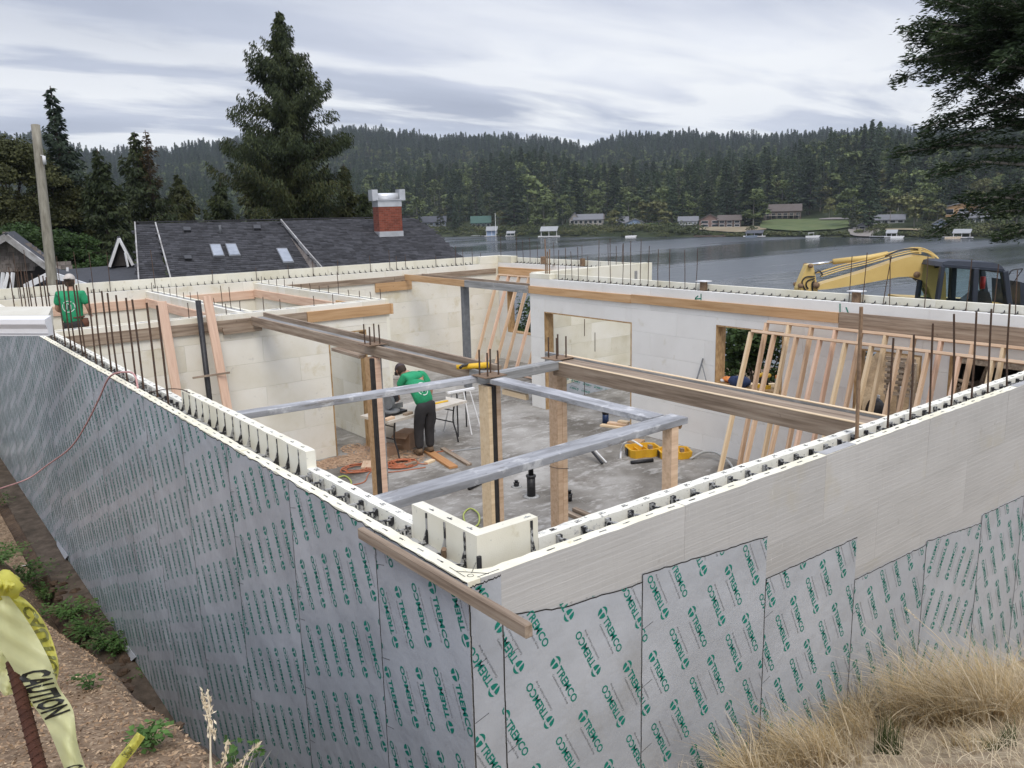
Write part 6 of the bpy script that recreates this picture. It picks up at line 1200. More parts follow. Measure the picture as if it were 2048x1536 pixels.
# ------------------------------------------------------------------ things on the window sill
SZ = -1.478
def blob(name, lab, cat, c, R_, m_, sq=1.): v, f = ellip(c, R_, (np.array([1., 0, 0]), np.array([0, 1., 0]), np.array([0, 0, 1.])), 12, 8, lambda u: 1+.18*math.sin(u[0]*7+R_[0]*50)*math.cos(u[1]*6)); return tag(obj(name, v, f, m_, None, True), lab, cat)
orm = mat('orange_cloth', [(.65, .20, .04), (.75, .3, .1)], .8, 8, 3, bump=.3); blob('work_glove', 'orange and white work glove at the left end of the window sill', 'glove', (XM+.10, 5.92, SZ+.05), (.07, .10, .05), orm); blob('rag', 'white rag beside the orange glove on the window sill', 'rag', (XM+.06, 5.98, SZ+.03), (.05, .05, .03), white_p)
blob('blue_jacket', 'crumpled dark blue jacket draped over the window sill', 'jacket', (XM+.02, 5.62, SZ+.07), (.13, .21, .09), mat('dark_blue_cloth', [(.02, .035, .09), (.045, .065, .14)], .9, 8, 4, bump=.8, bscale=20))
for y, lab in ((5.30, 'yellow and black cordless drill standing on the window sill, left one'), (5.18, 'yellow and black cordless drill standing on the window sill, right one')):
    g = E('cordless_drill', lab, 'drill', (XM+.10, y, SZ)); t = MB(); t.tube([(XM+.04, y, SZ+.20), (XM+.19, y, SZ+.21)], .032, 10); t.obj('motor_housing', yel, g, True); t = MB(); t.tube([(XM+.0, y, SZ+.20), (XM+.04, y, SZ+.20)], [.012, .022], 10); t.obj('chuck', black, g, True); t = MB(); t.tube([(XM+.13, y, SZ+.19), (XM+.14, y, SZ+.06)], .018, 8); t.obj('grip', black, g, True); bb('battery', (XM+.08, y-.035, SZ+.001), (XM+.19, y+.035, SZ+.06), yel, g)
for y, mm, lab in ((4.98, orm, 'spray can with an orange cap on the window sill behind the stud frame'), (4.91, white_p, 'white bottle at the right end of the window sill')):
    g = E('spray_can', lab, 'can', (XM+.1, y, SZ)); t = MB(); t.tube([(XM+.1, y, SZ), (XM+.1, y, SZ+.20)], .033, 12); t.obj('can_body', gmet, g, True); t = MB(); t.tube([(XM+.1, y, SZ+.20), (XM+.1, y, SZ+.25)], .03, 12); t.obj('cap', mm, g, True)
# bag and folded props seen in the next opening
blob('canvas_bag', 'grey brown canvas bag in the second opening of the middle wall', 'bag', (9.3, 3.40, -1.78), (.20, .26, .20), mat('grey_brown_canvas', [(.10, .085, .08), (.16, .14, .13)], .9, 8, 4, bump=.6)); blob('black_jacket', 'black jacket heaped on the grey brown canvas bag', 'jacket', (9.38, 3.38, -1.50), (.12, .13, .16), black); bb('tmp', (9, 3, 0), (9.1, 3.1, .1), mud)
bpy.data.objects.remove(bpy.data.objects['tmp']); g = E('crate', 'wooden crate under the canvas bag, inside the second opening', 'crate', (9.3, 3.38, FL)); bb('crate_body', (9.02, 3.12, FL), (9.58-.0, 3.64-.02, -1.96), brownw, g)
g = E('white_poles', 'bundle of thin white folding poles standing in the second opening', 'poles', (9.8, 3.3, FL))
for i in range(7): y = 2.85+.12*i; t = MB(); t.tube([(9.75+.05*(i % 2), y, -2.8), (9.70, y+random.uniform(-.12, .12), -1.25+random.uniform(-.12, .1))], .014, 6); t.obj('pole', white_p, g)
# ------------------------------------------------------------------ yard behind the middle wall
def mound(name, lab, cx_, cy_, rx, ry, h, m_, z0=-2.9, sd=0):
    xs = np.linspace(-1, 1, 40); X, Y = np.meshgrid(xs, xs); R_ = np.sqrt(X**2+Y**2); Z = z0+h*np.clip(1-R_**1.6, 0, 1)+fbm(X*rx+sd, Y*ry, 1.2)*h*.35*np.clip(1.1-R_, 0, 1)-.3*(R_ > .97); v = np.stack([cx_+X*rx, cy_+Y*ry, Z], -1).reshape(-1, 3); i = np.arange(1600).reshape(40, 40); f = np.stack([i[:-1, :-1], i[:-1, 1:], i[1:, 1:], i[1:, :-1]], -1).reshape(-1, 4); return tag(link(name, me(name, v, f, m_, True)), lab, 'dirt mound')
tan_dirt = mat('tan_excavated_dirt', [(.18, .12, .065), (.30, .21, .12), (.38, .28, .17)], .95, 1.8, 8, coord='World', bump=.9, bscale=9, bdist=.05, rnd=0)
mound('dirt_mound', 'tan dirt mound seen through the openings right of the window', 13.9, 4.9, 2.2, 1.9, 1.75, tan_dirt, -2.9, 3)
def shrub(lab, x, y, z, R_, h, n, m_, sd, size=.10): r = np.random.default_rng(sd); cl = [(r.uniform(-R_, R_)*.7, r.uniform(-R_, R_)*.7, h*r.uniform(.25, .85), R_*r.uniform(.3, .5), R_*r.uniform(.3, .5), h*.28) for _ in range(14)]; g = E('leafy_shrub', lab, 'shrub', (x, y, z)); d = leafcloud(cl, n, size, sd); link('foliage', me('foliage', d[0], d[1], m_), g, Matrix.Translation((x, y, z))); t = MB(); [t.tube([(0, 0, 0), (c[0]*.5, c[1]*.5, h*.4), c[:3]], [.03, .02, .01], 5) for c in cl[:7]]; link('stems', me('stems', t.v, t.f, bark_m), g, Matrix.Translation((x, y, z)))
shrub('dense green shrub seen through the left side of the big window opening', 13.6, 8.3, -3.1, 1.1, 2.2, 5200, bush_m, 61); shrub('paler green shrub right of the dense one, behind the stud frames in the window', 14.6, 7.3, -3.2, .9, 1.9, 3800, leafm('grey_green_leaves', (.05, .075, .045), (.09, .12, .075)), 62); shrub('green shrub in the small far window opening', 14.2, 17.3, -3.6, 1.2, 2.3, 4200, bush_m, 63)
mound('soil_heap', 'low soil heap with planks behind the big window opening', 11.6, 6.3, 1.0, 1.4, .9, mud, -2.85, 8)
g = E('plank_pile', 'pale planks lying on the soil heap behind the big window opening', 'plank pile', (11.3, 6.2, -2.2))
for i, (a, b) in enumerate((((11.2, 7.1, -2.0), (11.0, 5.9, -1.75)), ((11.4, 7.0, -1.98), (11.3, 5.7, -1.85)), ((11.0, 6.9, -2.08), (10.9, 5.8, -1.95)))): board('plank', a, b, .14, .04, pale, g)
g = E('pallet_stack', 'dark wooden pallet on the dirt mound in the second opening', 'pallet', (12.6, 3.3, -1.7))
q0 = onx(1772, 716, 12.0); q1 = onx(1832, 722, 12.0)
for i in range(7): board('slat', (12.0, q0[1], q0[2]-.10*i), (12.0, q1[1], q1[2]-.10*i), .02, .06, brownw, g, up=(0, .1, 1))
for y in (q0[1]-.05, (q0[1]+q1[1])/2, q1[1]+.05): board('bearer', (12.06, y, -1.3), (12.06, y, -2.2), .06, .08, brownw, g, up=(1, 0, 0))
g = E('metal_roof_shed', 'low shed with a pale corrugated metal roof behind the right end of the middle wall', 'shed', (13, 1.5, -2.9)); b = MB(); n = 90; y0, y1 = -1.2, 4.1
for i in range(n+1):
    y = y0+(y1-y0)*i/n; z = -1.12+.018*math.sin(i*1.9); b.v += [(12.3, y, z), (14.3, y, z+.25), (12.3, y, z-.006), (14.3, y, z+.244)]
for i in range(n): q = i*4; b.f += [(q, q+4, q+5, q+1), (q+2, q+3, q+7, q+6), (q, q+2, q+6, q+4)]
b.m = [0]*len(b.f); b.obj('corrugated_roof', mat('galvanised_metal', [(.42, .43, .44), (.55, .56, .57)], .45, 5, 4, bump=.1, metal=.3), g); bb('fascia_board', (12.32, y0, -1.25), (12.36, y1, -1.16), brownw, g)
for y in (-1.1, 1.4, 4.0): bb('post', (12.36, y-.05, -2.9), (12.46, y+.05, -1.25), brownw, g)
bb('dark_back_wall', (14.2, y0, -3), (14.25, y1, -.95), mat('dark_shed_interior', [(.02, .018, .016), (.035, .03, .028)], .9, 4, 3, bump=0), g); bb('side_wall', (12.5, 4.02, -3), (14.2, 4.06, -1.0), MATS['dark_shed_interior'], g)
g = E('brush_pile', 'tangled pile of roots and bark slabs under the corrugated roof', 'brush pile', (12.9, 3.3, -2.9)); r_ = np.random.default_rng(9)
for i in range(46): c = np.array([12.75+r_.normal(0, .25), 3.35+r_.normal(0, .5), -1.95+r_.uniform(-.6, .4)]); d = unit(r_.normal(0, 1, 3)*[.4, 1, .4])*r_.uniform(.25, .7); t = MB(); t.tube([c-d, c+r_.normal(0, .06, 3), c+d], [.02, .045, .02], 5); t.obj('root', MATS['brown_weathered'] if 'brown_weathered' in MATS else brownw, g)
# ------------------------------------------------------------------ excavator
ex_y = mat('excavator_yellow_paint', [(.60, .42, .14), (.68, .50, .19)], .45, 1.5, 5, bump=.03, rnd=.02, spots=[(5, .66, .08, (.35, .22, .08), .5)]); ex_b = mat('dark_blue_grey_cab_paint', [(.018, .024, .036), (.03, .038, .055)], .4, 3, 3, bump=.02, rnd=0); chrome = mat('chrome_rod', [(.6, .61, .62), (.7, .71, .72)], .2, 3, 2, bump=0, metal=.9)
glass = bpy.data.materials.new('clear_cab_glass'); glass.use_nodes = True; _n = glass.node_tree; _b = _n.nodes['Principled BSDF']; _b.inputs['Base Color'].default_value = (.75, .85, .85, 1); _b.inputs['Roughness'].default_value = .03; _b.inputs['Transmission Weight'].default_value = 1; _b.inputs['IOR'].default_value = 1.02
O_ = at(1870, 600, 18.4); ex = unit(np.array([at(1600, 590, 18.4)[0]-O_[0], at(1600, 590, 18.4)[1]-O_[1], 0])); en = np.array([ex[1], -ex[0], 0]); en = en if np.dot(en, _f) < 0 else -en   # en: towards the camera
def pe(x, y, off=0.): return onplane(x, y, O_+en*off, en)
EX = E('excavator', 'yellow excavator with a dark cab standing behind the middle wall, its arm reaching left', 'excavator', O_+[0, 0, -2.9-O_[2]])
def exprism(name, pts, half, m_, off=0.):
    b = MB(); b.prism([pe(x, y)+en*(off-half) for x, y in pts], en*2*half); return b.obj(name, m_, EX)
exprism('boom', [(1628, 574), (1640, 566), (1720, 543), (1800, 516), (1830, 509), (1858, 514), (1876, 526), (1884, 545), (1885, 620), (1868, 640), (1858, 600), (1850, 575), (1838, 560), (1815, 552), (1790, 553), (1700, 570), (1650, 577), (1632, 578)], .17, ex_y)
exprism('stick', [(1611, 529), (1622, 527), (1626, 545), (1630, 565), (1634, 600), (1620, 640), (1588, 640), (1592, 575), (1598, 560)], .12, ex_y)
for s_ in (-1, 1):
    for (x, y, r_0) in ((1627, 569, .07), (1596, 570, .05), (1616, 531, .045), (1826, 548, .07)): t = MB(); c = pe(x, y); t.tube([c+en*s_*.12, c+en*s_*.20], r_0, 12); t.obj('pivot_pin', rust_m, EX, True)
t = MB(); t.tube([pe(1616, 530), pe(1670, 523)], .028, 10); t.obj('arm_cylinder_rod', chrome, EX, True); t = MB(); t.tube([pe(1666, 523.5), pe(1740, 515), pe(1775, 508)], .062, 12); t.obj('arm_cylinder', ex_y, EX, True)
t = MB(); t.tube([pe(1828, 550), pe(1853, 590)], .032, 10); t.obj('boom_cylinder_rod', chrome, EX, True); t = MB(); t.tube([pe(1852, 588), pe(1872, 625)], .065, 12); t.obj('boom_cylinder', ex_y, EX, True); t = MB(); t.tube([pe(1823, 546), pe(1834, 556)], .07, 10); t.obj('cylinder_eye', black, EX, True)
for k, (o_, dy) in enumerate(((.19, 0), (.12, -3), (-.1, -5), (.05, -7))):
    t = MB(); t.tube(curvepts([pe(x, y+dy)+en*o_ for x, y in ((1636, 552), (1680, 538), (1730, 526), (1790, 509), (1832, 502), (1856, 509), (1873, 522), (1880, 535))], 5), .014, 6); t.obj('hydraulic_pipe', ex_y, EX, True)
for pts in (((1625, 552), (1608, 553), (1600, 562), (1603, 572), (1607, 580)), ((1625, 556), (1612, 560), (1608, 568), (1612, 577)), ((1625, 545), (1634, 541), (1640, 548), (1636, 553)), ((1765, 512), (1790, 501), (1815, 497), (1832, 499)), ((1625, 560), (1620, 566), (1621, 582), (1624, 600))): t = MB(); t.tube(curvepts([pe(*p)+en*.14 for p in pts], 5), .015, 6); t.obj('hydraulic_hose', black, EX, True)
exprism('hose_clamp', [(1829, 495), (1834, 495), (1834, 507), (1829, 507)], .2, ex_y)
t = MB(); c = pe(1869, 527)+en*.25; t.tube([c-ex*.03, c+ex*.10], [.07, .085], 12); t.obj('work_lamp', black, EX, True)
# cab: near side at +.95
NS, FS = .98, .10
def cabbar(name, a, b, offs, r=.05, m_=ex_b):
    for o_ in offs: board(name, pe(*a, 0)+en*o_, pe(*b, 0)+en*o_, r*1.6, r*2, m_, EX, up=tuple(en), ch=.01)
f_ = lambda x, y, o_: onplane(x, y, O_+en*NS, en)+en*(o_-NS)   # pixel read on the near side
def cb2(name, a, b, r=.055, sides=(NS, FS), m_=ex_b):
    for o_ in sides: board(name, f_(*a, o_), f_(*b, o_), r*1.5, r*2, m_, EX, up=tuple(en), ch=.012)
cb2('front_pillar', (1885, 532), (1869, 640)); cb2('middle_pillar', (1950, 536), (1944, 640), .075); cb2('rear_pillar', (2008, 542), (2020, 640), .075); cb2('roof_rail', (1884, 531), (2006, 540), .05)
b = MB(); pr_ = [(1880, 533), (1884, 524), (1895, 521), (1985, 525), (2000, 531), (2010, 543), (2006, 547), (1990, 537), (1900, 531)]; b.prism([f_(x, y, FS-.02) for x, y in pr_], en*(NS-FS+.06)); b.obj('cab_roof', mat('cab_roof_paint', [(.045, .055, .075), (.06, .07, .095)], .5, 3, 3, bump=.02), EX, False)
cb2('lower_rail', (1874, 606), (2016, 612), .05)
for a, nm in (([(1886, 534), (1945, 538), (1940, 604), (1876, 602)], 'side_window'), ([(1955, 539), (2006, 544), (2012, 606), (1952, 603)], 'side_window')):
    for o_ in (NS-.02, FS+.02): b = MB(); b.prism([f_(x, y, o_) for x, y in a], en*.006); b.obj(nm, glass, EX)
b = MB(); b.prism([f_(1885, 533, FS), f_(1885, 533, NS), f_(1871, 615, NS), f_(1871, 615, FS)], ex*.006); b.obj('windscreen', glass, EX)
for a in ((1905, 541), (1962, 545)):
    pass
b = MB(); b.prism([f_(1952, 615, FS), f_(2016, 615, FS), f_(2010, 590, FS), f_(1990, 586, FS)], en*.3); b.obj('seat', black, EX)
t = MB(); c = f_(2001, 570, .3); t.tube([c-[0, 0, .14], c+[0, 0, .12]], .055, 10); t.obj('fire_extinguisher', mat('red_bottle', [(.35, .03, .03), (.45, .05, .05)], .4, 4, 2, bump=0), EX, True)
b = MB(); b.box((0, 0, 0), (1, 1, 1)); body = [f_(1862, 608, 0), f_(2060, 618, 0), f_(2060, 680, 0), f_(1862, 670, 0)]; bm_ = MB(); bm_.prism([p-en*1.1 for p in body], en*(1.1+NS+.02)); bm_.obj('upper_body', ex_y, EX)
exprism('counterweight', [(2016, 560), (2032, 565), (2064, 612), (2064, 660), (2018, 660)], .55, ex_b, -.1)
t = MB(); t.tube(curvepts([f_(2016, 553, NS), f_(2022, 540, NS+.05), f_(2040, 537, NS+.1)], 4), .012, 6); t.tube([f_(2040, 537, NS+.1), f_(2024, 570, NS)], .01, 6); t.obj('mirror_bracket', black, EX)
exprism('mirror', [(2013, 553), (2021, 552), (2024, 600), (2016, 602)], .04, mat('dull_green_mirror_back', [(.05, .07, .045), (.07, .09, .06)], .5, 3, 2, bump=0), NS+.05)
for o_ in (-.95, .55):
    b = MB(); q = [f_(1850, 700, 0), f_(2060, 712, 0), f_(2072, 740, 0), f_(2050, 762, 0), f_(1860, 752, 0), f_(1840, 728, 0)]; zc = -2.62; q = [np.array([p[0], p[1], zc+(.28 if i < 2 else (0 if i in (2, 5) else -.28))]) for i, p in enumerate(q)]; b.prism([p+en*o_ for p in q], en*.42); b.obj('track', black, EX)
# ------------------------------------------------------------------ white gutter at the left edge
gut = mat('white_gutter_paint', [(.74, .74, .75), (.80, .80, .81)], .4, 3, 3, bump=.03, rnd=0)
g = E('roof_gutter', 'white roof gutter end poking in at the left edge above the membrane wall', 'gutter', at(60, 660, 8.6)); D_ = 8.6; a0 = at(97, 672, D_); gd = -unit(np.array([_r[0]*.97-_f[0]*.18, _r[1]*.97-_f[1]*.18, 0])); gi = unit(np.array([_f[0], _f[1], 0])); k = D_/FPX
prof = [(0, 0), (0, .03), (.0, .075), (-.03, .125), (-.025, .175), (.10, .20), (.10, 0)]
b = MB(); b.prism([a0+gi*x+np.array([0, 0, z]) for x, z in prof], gd*1.6); b.obj('gutter_trough', gut, g); b = MB(); b.prism([a0+gi*.10+[0, 0, .02]+gd*.0, a0+gi*.10+[0, 0, .205]+gd*.03, a0+gi*.5+[0, 0, .25]+gd*.22, a0+gi*.5+[0, 0, .16]+gd*.22], gd*1.5); b.obj('roof_edge', mat('cream_roof_edge', [(.60, .57, .48), (.70, .68, .60)], .8, 3, 4, bump=.1), g)
for z in (.02, .10): b = MB(); b.prism([a0-gi*.006+[0, 0, z], a0-gi*.006+[0, 0, z+.008], a0+[0, 0, z+.008], a0+[0, 0, z]], gd*1.6); b.obj('gutter_bead', mat('grey_bead', [(.35, .35, .37), (.4, .4, .42)], .5, 3, 2, bump=0), g)
# hose over the left wall
coil('thin pink hose hanging over the left wall top down to the soil bank', 'air_hose', 'hose', curvepts([onz(276, 777, .0), onz(270, 752, .09), onz(255, 744, .10), (-.03, 5.55, .03), (-.06, 6.0, -.25), (-.10, 6.6, -.62), (-.14, 7.4, -1.02), (-.24, 8.4, -1.42), (-.42, 8.7, -1.62), (-.72, 8.5, -1.62), (-1.3, 8.0, -1.55)], 8), .0085, mat('pink_hose', [(.50, .26, .25), (.58, .33, .31)], .5, 20, 2, bump=0))
t = MB(); t.tube(curvepts([onz(300, 784, .01), onz(335, 778, .06), onz(362, 779, .10), onz(380, 786, .11)], 5), .004, 5); tag(t.obj('bent_wire', rebar_m, None, True), 'thin bent wire lying on the left wall top before the raised foam pieces', 'wire')
# ------------------------------------------------------------------ wooden pole
P0, P1 = at(104, 600, 26), at(71, 250, 26); g = E('wooden_pole', 'tall bare wooden utility pole at the left, leaning slightly', 'utility pole', P0-[0, 0, 2]); pm = mat('grey_pole_wood', [(.17, .155, .12), (.27, .25, .20), (.35, .33, .27)], .9, 3, 6, stretch=(4, 4, .4), bump=.4, bscale=14)
t = MB(); n = 10; t.tube([P0-[0, 0, 2.2]+(P1-P0+[0, 0, 2.2])*i/n for i in range(n+1)], [.175-.045*i/n for i in range(n+1)], 16); t.obj('pole', pm, g, True); c = P0+(P1-P0)*.80+_r*.17; t = MB(); t.tube([c-[0, 0, .14], c+[0, 0, .12]], .05, 10); t.tube([c+[0, 0, .12], c-_r*.1+[0, 0, .14]], .015, 5); t.obj('insulator', white_p, g, True)
# ------------------------------------------------------------------ dark shingled house
shing = mat('charcoal_shingles', [(.030, .031, .036), (.046, .047, .054), (.060, .061, .068)], .9, 5, 5, bump=.5, bscale=60, bdist=.006, rnd=0, island=.42); shingd = mat('roof_underlay', [(.03, .03, .034), (.04, .04, .045)], .9, 5, 3, bump=0); fasc = mat('weathered_fascia', [(.20, .19, .18), (.33, .32, .31), (.45, .45, .45)], .8, 3, 5, bump=.2, rnd=.05); shk = mat('weathered_cedar_shingles', [(.14, .115, .10), (.22, .19, .17), (.29, .26, .24)], .9, 5, 5, bump=.3, rnd=0, island=.3)
HC = at(560, 441, 36.); ud = ray(229, hor(229)); ud = unit(np.array([ud[0], ud[1], 0])); rd = np.array([ud[1], -ud[0], 0]); uz = np.array([0, 0, 1.])
HG = E('shingled_house', 'large dark charcoal shingled house behind the far wall, brick chimney and skylights', 'house', HC-[0, 0, 4.6])
def roofplane(slope, dz=0.): sl = unit(-ud*math.cos(slope)-uz*math.sin(slope)); return HC+uz*dz, sl, unit(np.cross(rd, sl))*(-1 if np.cross(rd, sl)[2] < 0 else 1)
def st(px, py, pl): o_, sl, nn = pl; p = onplane(px, py, o_, nn); return (float(np.dot(p-o_, rd)), float(np.dot(p-o_, sl)))
def inpoly(x, y, P_):
    c = False; n = len(P_); j = n-1
    for i in range(n):
        if (P_[i][1] > y) != (P_[j][1] > y) and x < (P_[j][0]-P_[i][0])*(y-P_[i][1])/(P_[j][1]-P_[i][1])+P_[i][0]: c = not c
        j = i
    return c
def shingle(name, poly, pl, parent, m_, tw=.36, th=.19, holes=(), base=True, sd=1):
    o_, sl, nn = pl; V = []; r = np.random.default_rng(sd); s0 = min(p[0] for p in poly); s1 = max(p[0] for p in poly); t0_ = min(p[1] for p in poly); t1 = max(p[1] for p in poly); t = t0_; k = 0
    while t < t1:
        s = s0-(k*.37 % 1)*tw
        while s < s1:
            w_ = tw*r.uniform(.45, 1.05)
            if inpoly(s+w_/2, t+th/2, poly): hh = .012+r.uniform(0, .012); e = r.uniform(-.01, .012); V.append([o_+rd*(s+.006)+sl*t+nn*.004, o_+rd*(s+w_-.006)+sl*t+nn*.004, o_+rd*(s+w_-.006)+sl*(t+th+e)+nn*(hh+.008), o_+rd*(s+.006)+sl*(t+th+e)+nn*(hh+.008), o_+rd*(s+w_-.006)+sl*(t+th+e)+nn*.0, o_+rd*(s+.006)+sl*(t+th+e)+nn*.0])
            s += w_
        t += th; k += 1
    v = np.array(V).reshape(-1, 3); n = len(V); i = np.arange(n)[:, None]*6; f = np.concatenate([i+np.array([[0, 1, 2, 3]]), i+np.array([[3, 2, 4, 5]])]); o = obj(name, v, f, m_, parent); o['kind'] = 'stuff'
    if base: b = MB(); b.prism([o_+rd*p[0]+sl*p[1]-nn*.12 for p in poly], nn*.121); b.obj('roof_deck', shingd, parent)
    return o
PA = roofplane(rad(19)); PB = roofplane(rad(15.5), .02); PC = roofplane(rad(21), -.02)
polyA = [st(310, 447, PA), st(562, 442, PA), st(650, 545, PA), st(662, 565, PA), st(349, 575, PA)]; shingle('shingles', polyA, PA, HG, shing, sd=2)
polyB = [st(558, 442, PB), st(828, 436, PB), st(860, 455, PB), st(890, 482, PB), st(920, 512, PB), st(935, 530, PB), st(655, 548, PB), st(600, 490, PB)]; shingle('shingles', polyB, PB, HG, shing, sd=3)
polyC = [st(270, 447, PC), st(311, 447, PC), st(338, 580, PC), st(279, 580, PC)]; shingle('shingles', polyC, PC, HG, shing, sd=4)
def P3(px, py, pl, lift=0.): o_, sl, nn = pl; return onplane(px, py, o_, nn)+nn*lift
for a, b, pl, w_ in (((562, 443), (612, 503), PB, .16), ((612, 503), (662, 560), PB, .16), ((270, 447), (279, 580), PC, .12), ((311, 447), (346, 575), PA, .07)): board('rake_board', P3(*a, pl, .03), P3(*b, pl, .03), .05, w_, fasc, HG)
b = MB(); b.prism([P3(562, 444, PB, -.05), P3(655, 552, PB, -.05), P3(655, 552, PB, -.05)-uz*.9, P3(600, 500, PB)-uz*.55], rd*.05); b.obj('gable_side_wall', shk, HG)
board('ridge_cap', P3(270, 446, PA, .03), P3(830, 434.5, PA, .03), .22, .05, shingd, HG)
# skylights, vents
def onroof(name, pts, pl, h, m_, parent, top=None):
    o_, sl, nn = pl; q = [P3(x, y, pl) for x, y in pts]; b = MB(); b.prism([p-nn*.02 for p in q], nn*(h+.02)); o = b.obj(name, m_, parent)
    if top: c = sum(q)/4; b = MB(); b.prism([c+(p-c)*.86+nn*h for p in q], nn*.012); b.obj('pane', top, o)
    return o
skyg = mat('skylight_glass', [(.22, .25, .30), (.30, .33, .38)], .08, 3, 2, bump=0, spec=.9); skf = mat('skylight_frame', [(.10, .105, .115), (.15, .155, .165)], .5, 3, 2, bump=0)
for pts in ([(419, 493), (441, 493), (450, 517), (427, 518)], [(450, 492), (472, 492), (482, 516), (459, 517)], [(552, 501), (574, 501), (589, 530), (567, 531)]): onroof('skylight', pts, PA, .11, skf, HG, skyg)
for x, y in ((374, 463), (514, 459), (376, 520)): onroof('roof_vent', [(x-7, y-4), (x+7, y-4), (x+8, y+3), (x-6, y+3)], PA, .12, black, HG)
t = MB(); c = P3(441, 466, PA); t.tube([c-uz*.1, c+uz*.32], .05, 10); t.obj('vent_pipe', skf, HG, True)
# chimney
pc = P3(782, 472, PB); w2 = 23*36/FPX; dp = .5; brk = mat('red_chimney_brick', [(.20, .055, .035), (.27, .08, .05)], .85, 5, 4, bump=.2, rnd=0, island=.22); zt = pc[2]+1.22; mort = mat('brick_mortar', [(.19, .12, .09), (.24, .15, .12)], .9, 5, 3, bump=0)
def chm(a, b, z0, z1, m_, name, g_=HG): q = pc+ud*.35; bm = MB(); bm.prism([q-rd*a-ud*b+uz*(z0-q[2]), q+rd*a-ud*b+uz*(z0-q[2]), q+rd*a+ud*b+uz*(z0-q[2]), q-rd*a+ud*b+uz*(z0-q[2])], (0, 0, z1-z0)); return bm.obj(name, m_, g_)
ch = chm(w2, .42, pc[2]-1.5, zt, mort, 'chimney'); V = []; q = pc+ud*.35; rows = 17
for k in range(rows):
    z = zt-.075*(k+1)
    for face in range(2):
        L_ = 2*w2 if face == 0 else .84; n = int(L_/.19)+1
        for i in range(-1, n+1):
            a = -L_/2+(i+(.5 if k % 2 else 0))*.205; b_ = min(a+.195, L_/2+.004); a = max(a, -L_/2-.004)
            if b_-a < .03: continue
            o_, dd, nn = (q-ud*.42, rd, -ud) if face == 0 else (q-rd*w2, -ud, -rd); z_ = z-q[2]; V.append([o_+dd*a+uz*z_+nn*.006, o_+dd*b_+uz*z_+nn*.006, o_+dd*b_+uz*(z_+.065)+nn*.006, o_+dd*a+uz*(z_+.065)+nn*.006])
v = np.array(V).reshape(-1, 3); o = obj('bricks', v, np.arange(len(v)).reshape(-1, 4), brk, ch, origin=Vector(q)); o['kind'] = 'stuff'
galv = mat('galvanised_flashing', [(.50, .51, .53), (.66, .67, .69)], .35, 2.5, 4, bump=.1, metal=.5, rnd=.03); chm(w2+.03, .45, pc[2]-.35, pc[2]+.20, galv, 'base_flashing'); chm(w2+.02, .44, zt, zt+.26, galv, 'chimney_cap'); chm(w2+.06, .50, zt+.26, zt+.30, galv, 'cap_rim')
t = MB(); t.tube([q-rd*(w2-.02)+uz*(zt+.42-q[2]), q+rd*(w2-.02)+uz*(zt+.42-q[2])], .15, 14); t.obj('cap_drum', mat('bright_galvanised', [(.68, .69, .70), (.75, .76, .77)], .3, 3, 3, bump=.02, metal=.4), HG, True)
for s_ in (-1, 1): bm = MB(); c = q+rd*s_*(w2+.10)+uz*(zt+.25-q[2]); bm.prism([c-rd*.10-ud*.3, c+rd*.14-ud*.3, c+rd*.14+ud*.3, c-rd*.10+ud*.3], (0, 0, .46)); bm.obj('cap_end_vane', galv, HG)
bm = MB(); bm.prism([HC-rd*6.3-ud*6.4-uz*4.6, HC+rd*7-ud*6.4-uz*4.6, HC+rd*7+ud*.2-uz*4.6, HC-rd*6.3+ud*.2-uz*4.6], (0, 0, 2.0)); bm.obj('house_wall', shk, HG)
# dormer with white trim, garage roofs and the cedar gable at the left
def simple_roof(name, lab, cat, D_, quads_, loc_px):
    g = E(name, lab, cat, at(*loc_px, D_)-[0, 0, 2.5]); return g
g = E('white_trimmed_dormer', 'steep little gable with white trim left of the dark shingled house', 'dormer', at(243, 540, 33)-[0, 0, 3]); D_ = 33
ap, bl, br_ = at(238, 477, D_), at(219, 534, D_), at(266, 531, D_); back = ud*3+rd*.4
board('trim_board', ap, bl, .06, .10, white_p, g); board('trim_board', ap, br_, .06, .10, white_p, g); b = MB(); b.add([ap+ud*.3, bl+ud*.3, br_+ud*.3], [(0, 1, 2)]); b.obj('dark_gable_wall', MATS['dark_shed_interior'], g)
b = MB(); b.prism([ap, br_, br_+ud*3+uz*.1, ap+ud*3], rd*.04+uz*.05); b.prism([ap, bl, bl+ud*3, ap+ud*3], -rd*.04+uz*.05); b.obj('roof', mat('grey_asphalt_roof', [(.045, .048, .056), (.065, .068, .078)], .9, 6, 5, bump=.3, rnd=.02), g); board('inner_post', at(250, 505, D_-.05), at(256, 534, D_-.05), .05, .12, white_p, g)
g = E('garage', 'low grey roofed garage with a white trimmed gable behind the wooden pole', 'garage', at(150, 575, 30)-[0, 0, 2]); gr = MATS['grey_asphalt_roof']
b = MB(); b.prism([at(60, 545, 34), at(282, 526, 34), at(290, 600, 27), at(40, 618, 27)], (0, 0, -.12)); b.obj('main_roof', gr, g)
ap = at(101, 548, 28.5); l_, r_2 = at(48, 575, 28.5), at(176, 573, 28.5); b = MB(); b.prism([ap, r_2, r_2+ud*3-uz*.0, ap+ud*3], (0, 0, .06)); b.prism([ap, l_, l_+ud*3, ap+ud*3], (0, 0, .06)); b.obj('gable_roof', gr, g); board('gable_trim', ap, l_, .06, .20, white_p, g); board('gable_trim', ap, r_2, .06, .20, white_p, g); b = MB(); b.add([ap+ud*.2-uz*.1, l_+ud*.2-uz*.9, r_2+ud*.2-uz*.9], [(0, 1, 2)]); b.obj('gable_wall', MATS['dark_shed_interior'], g)
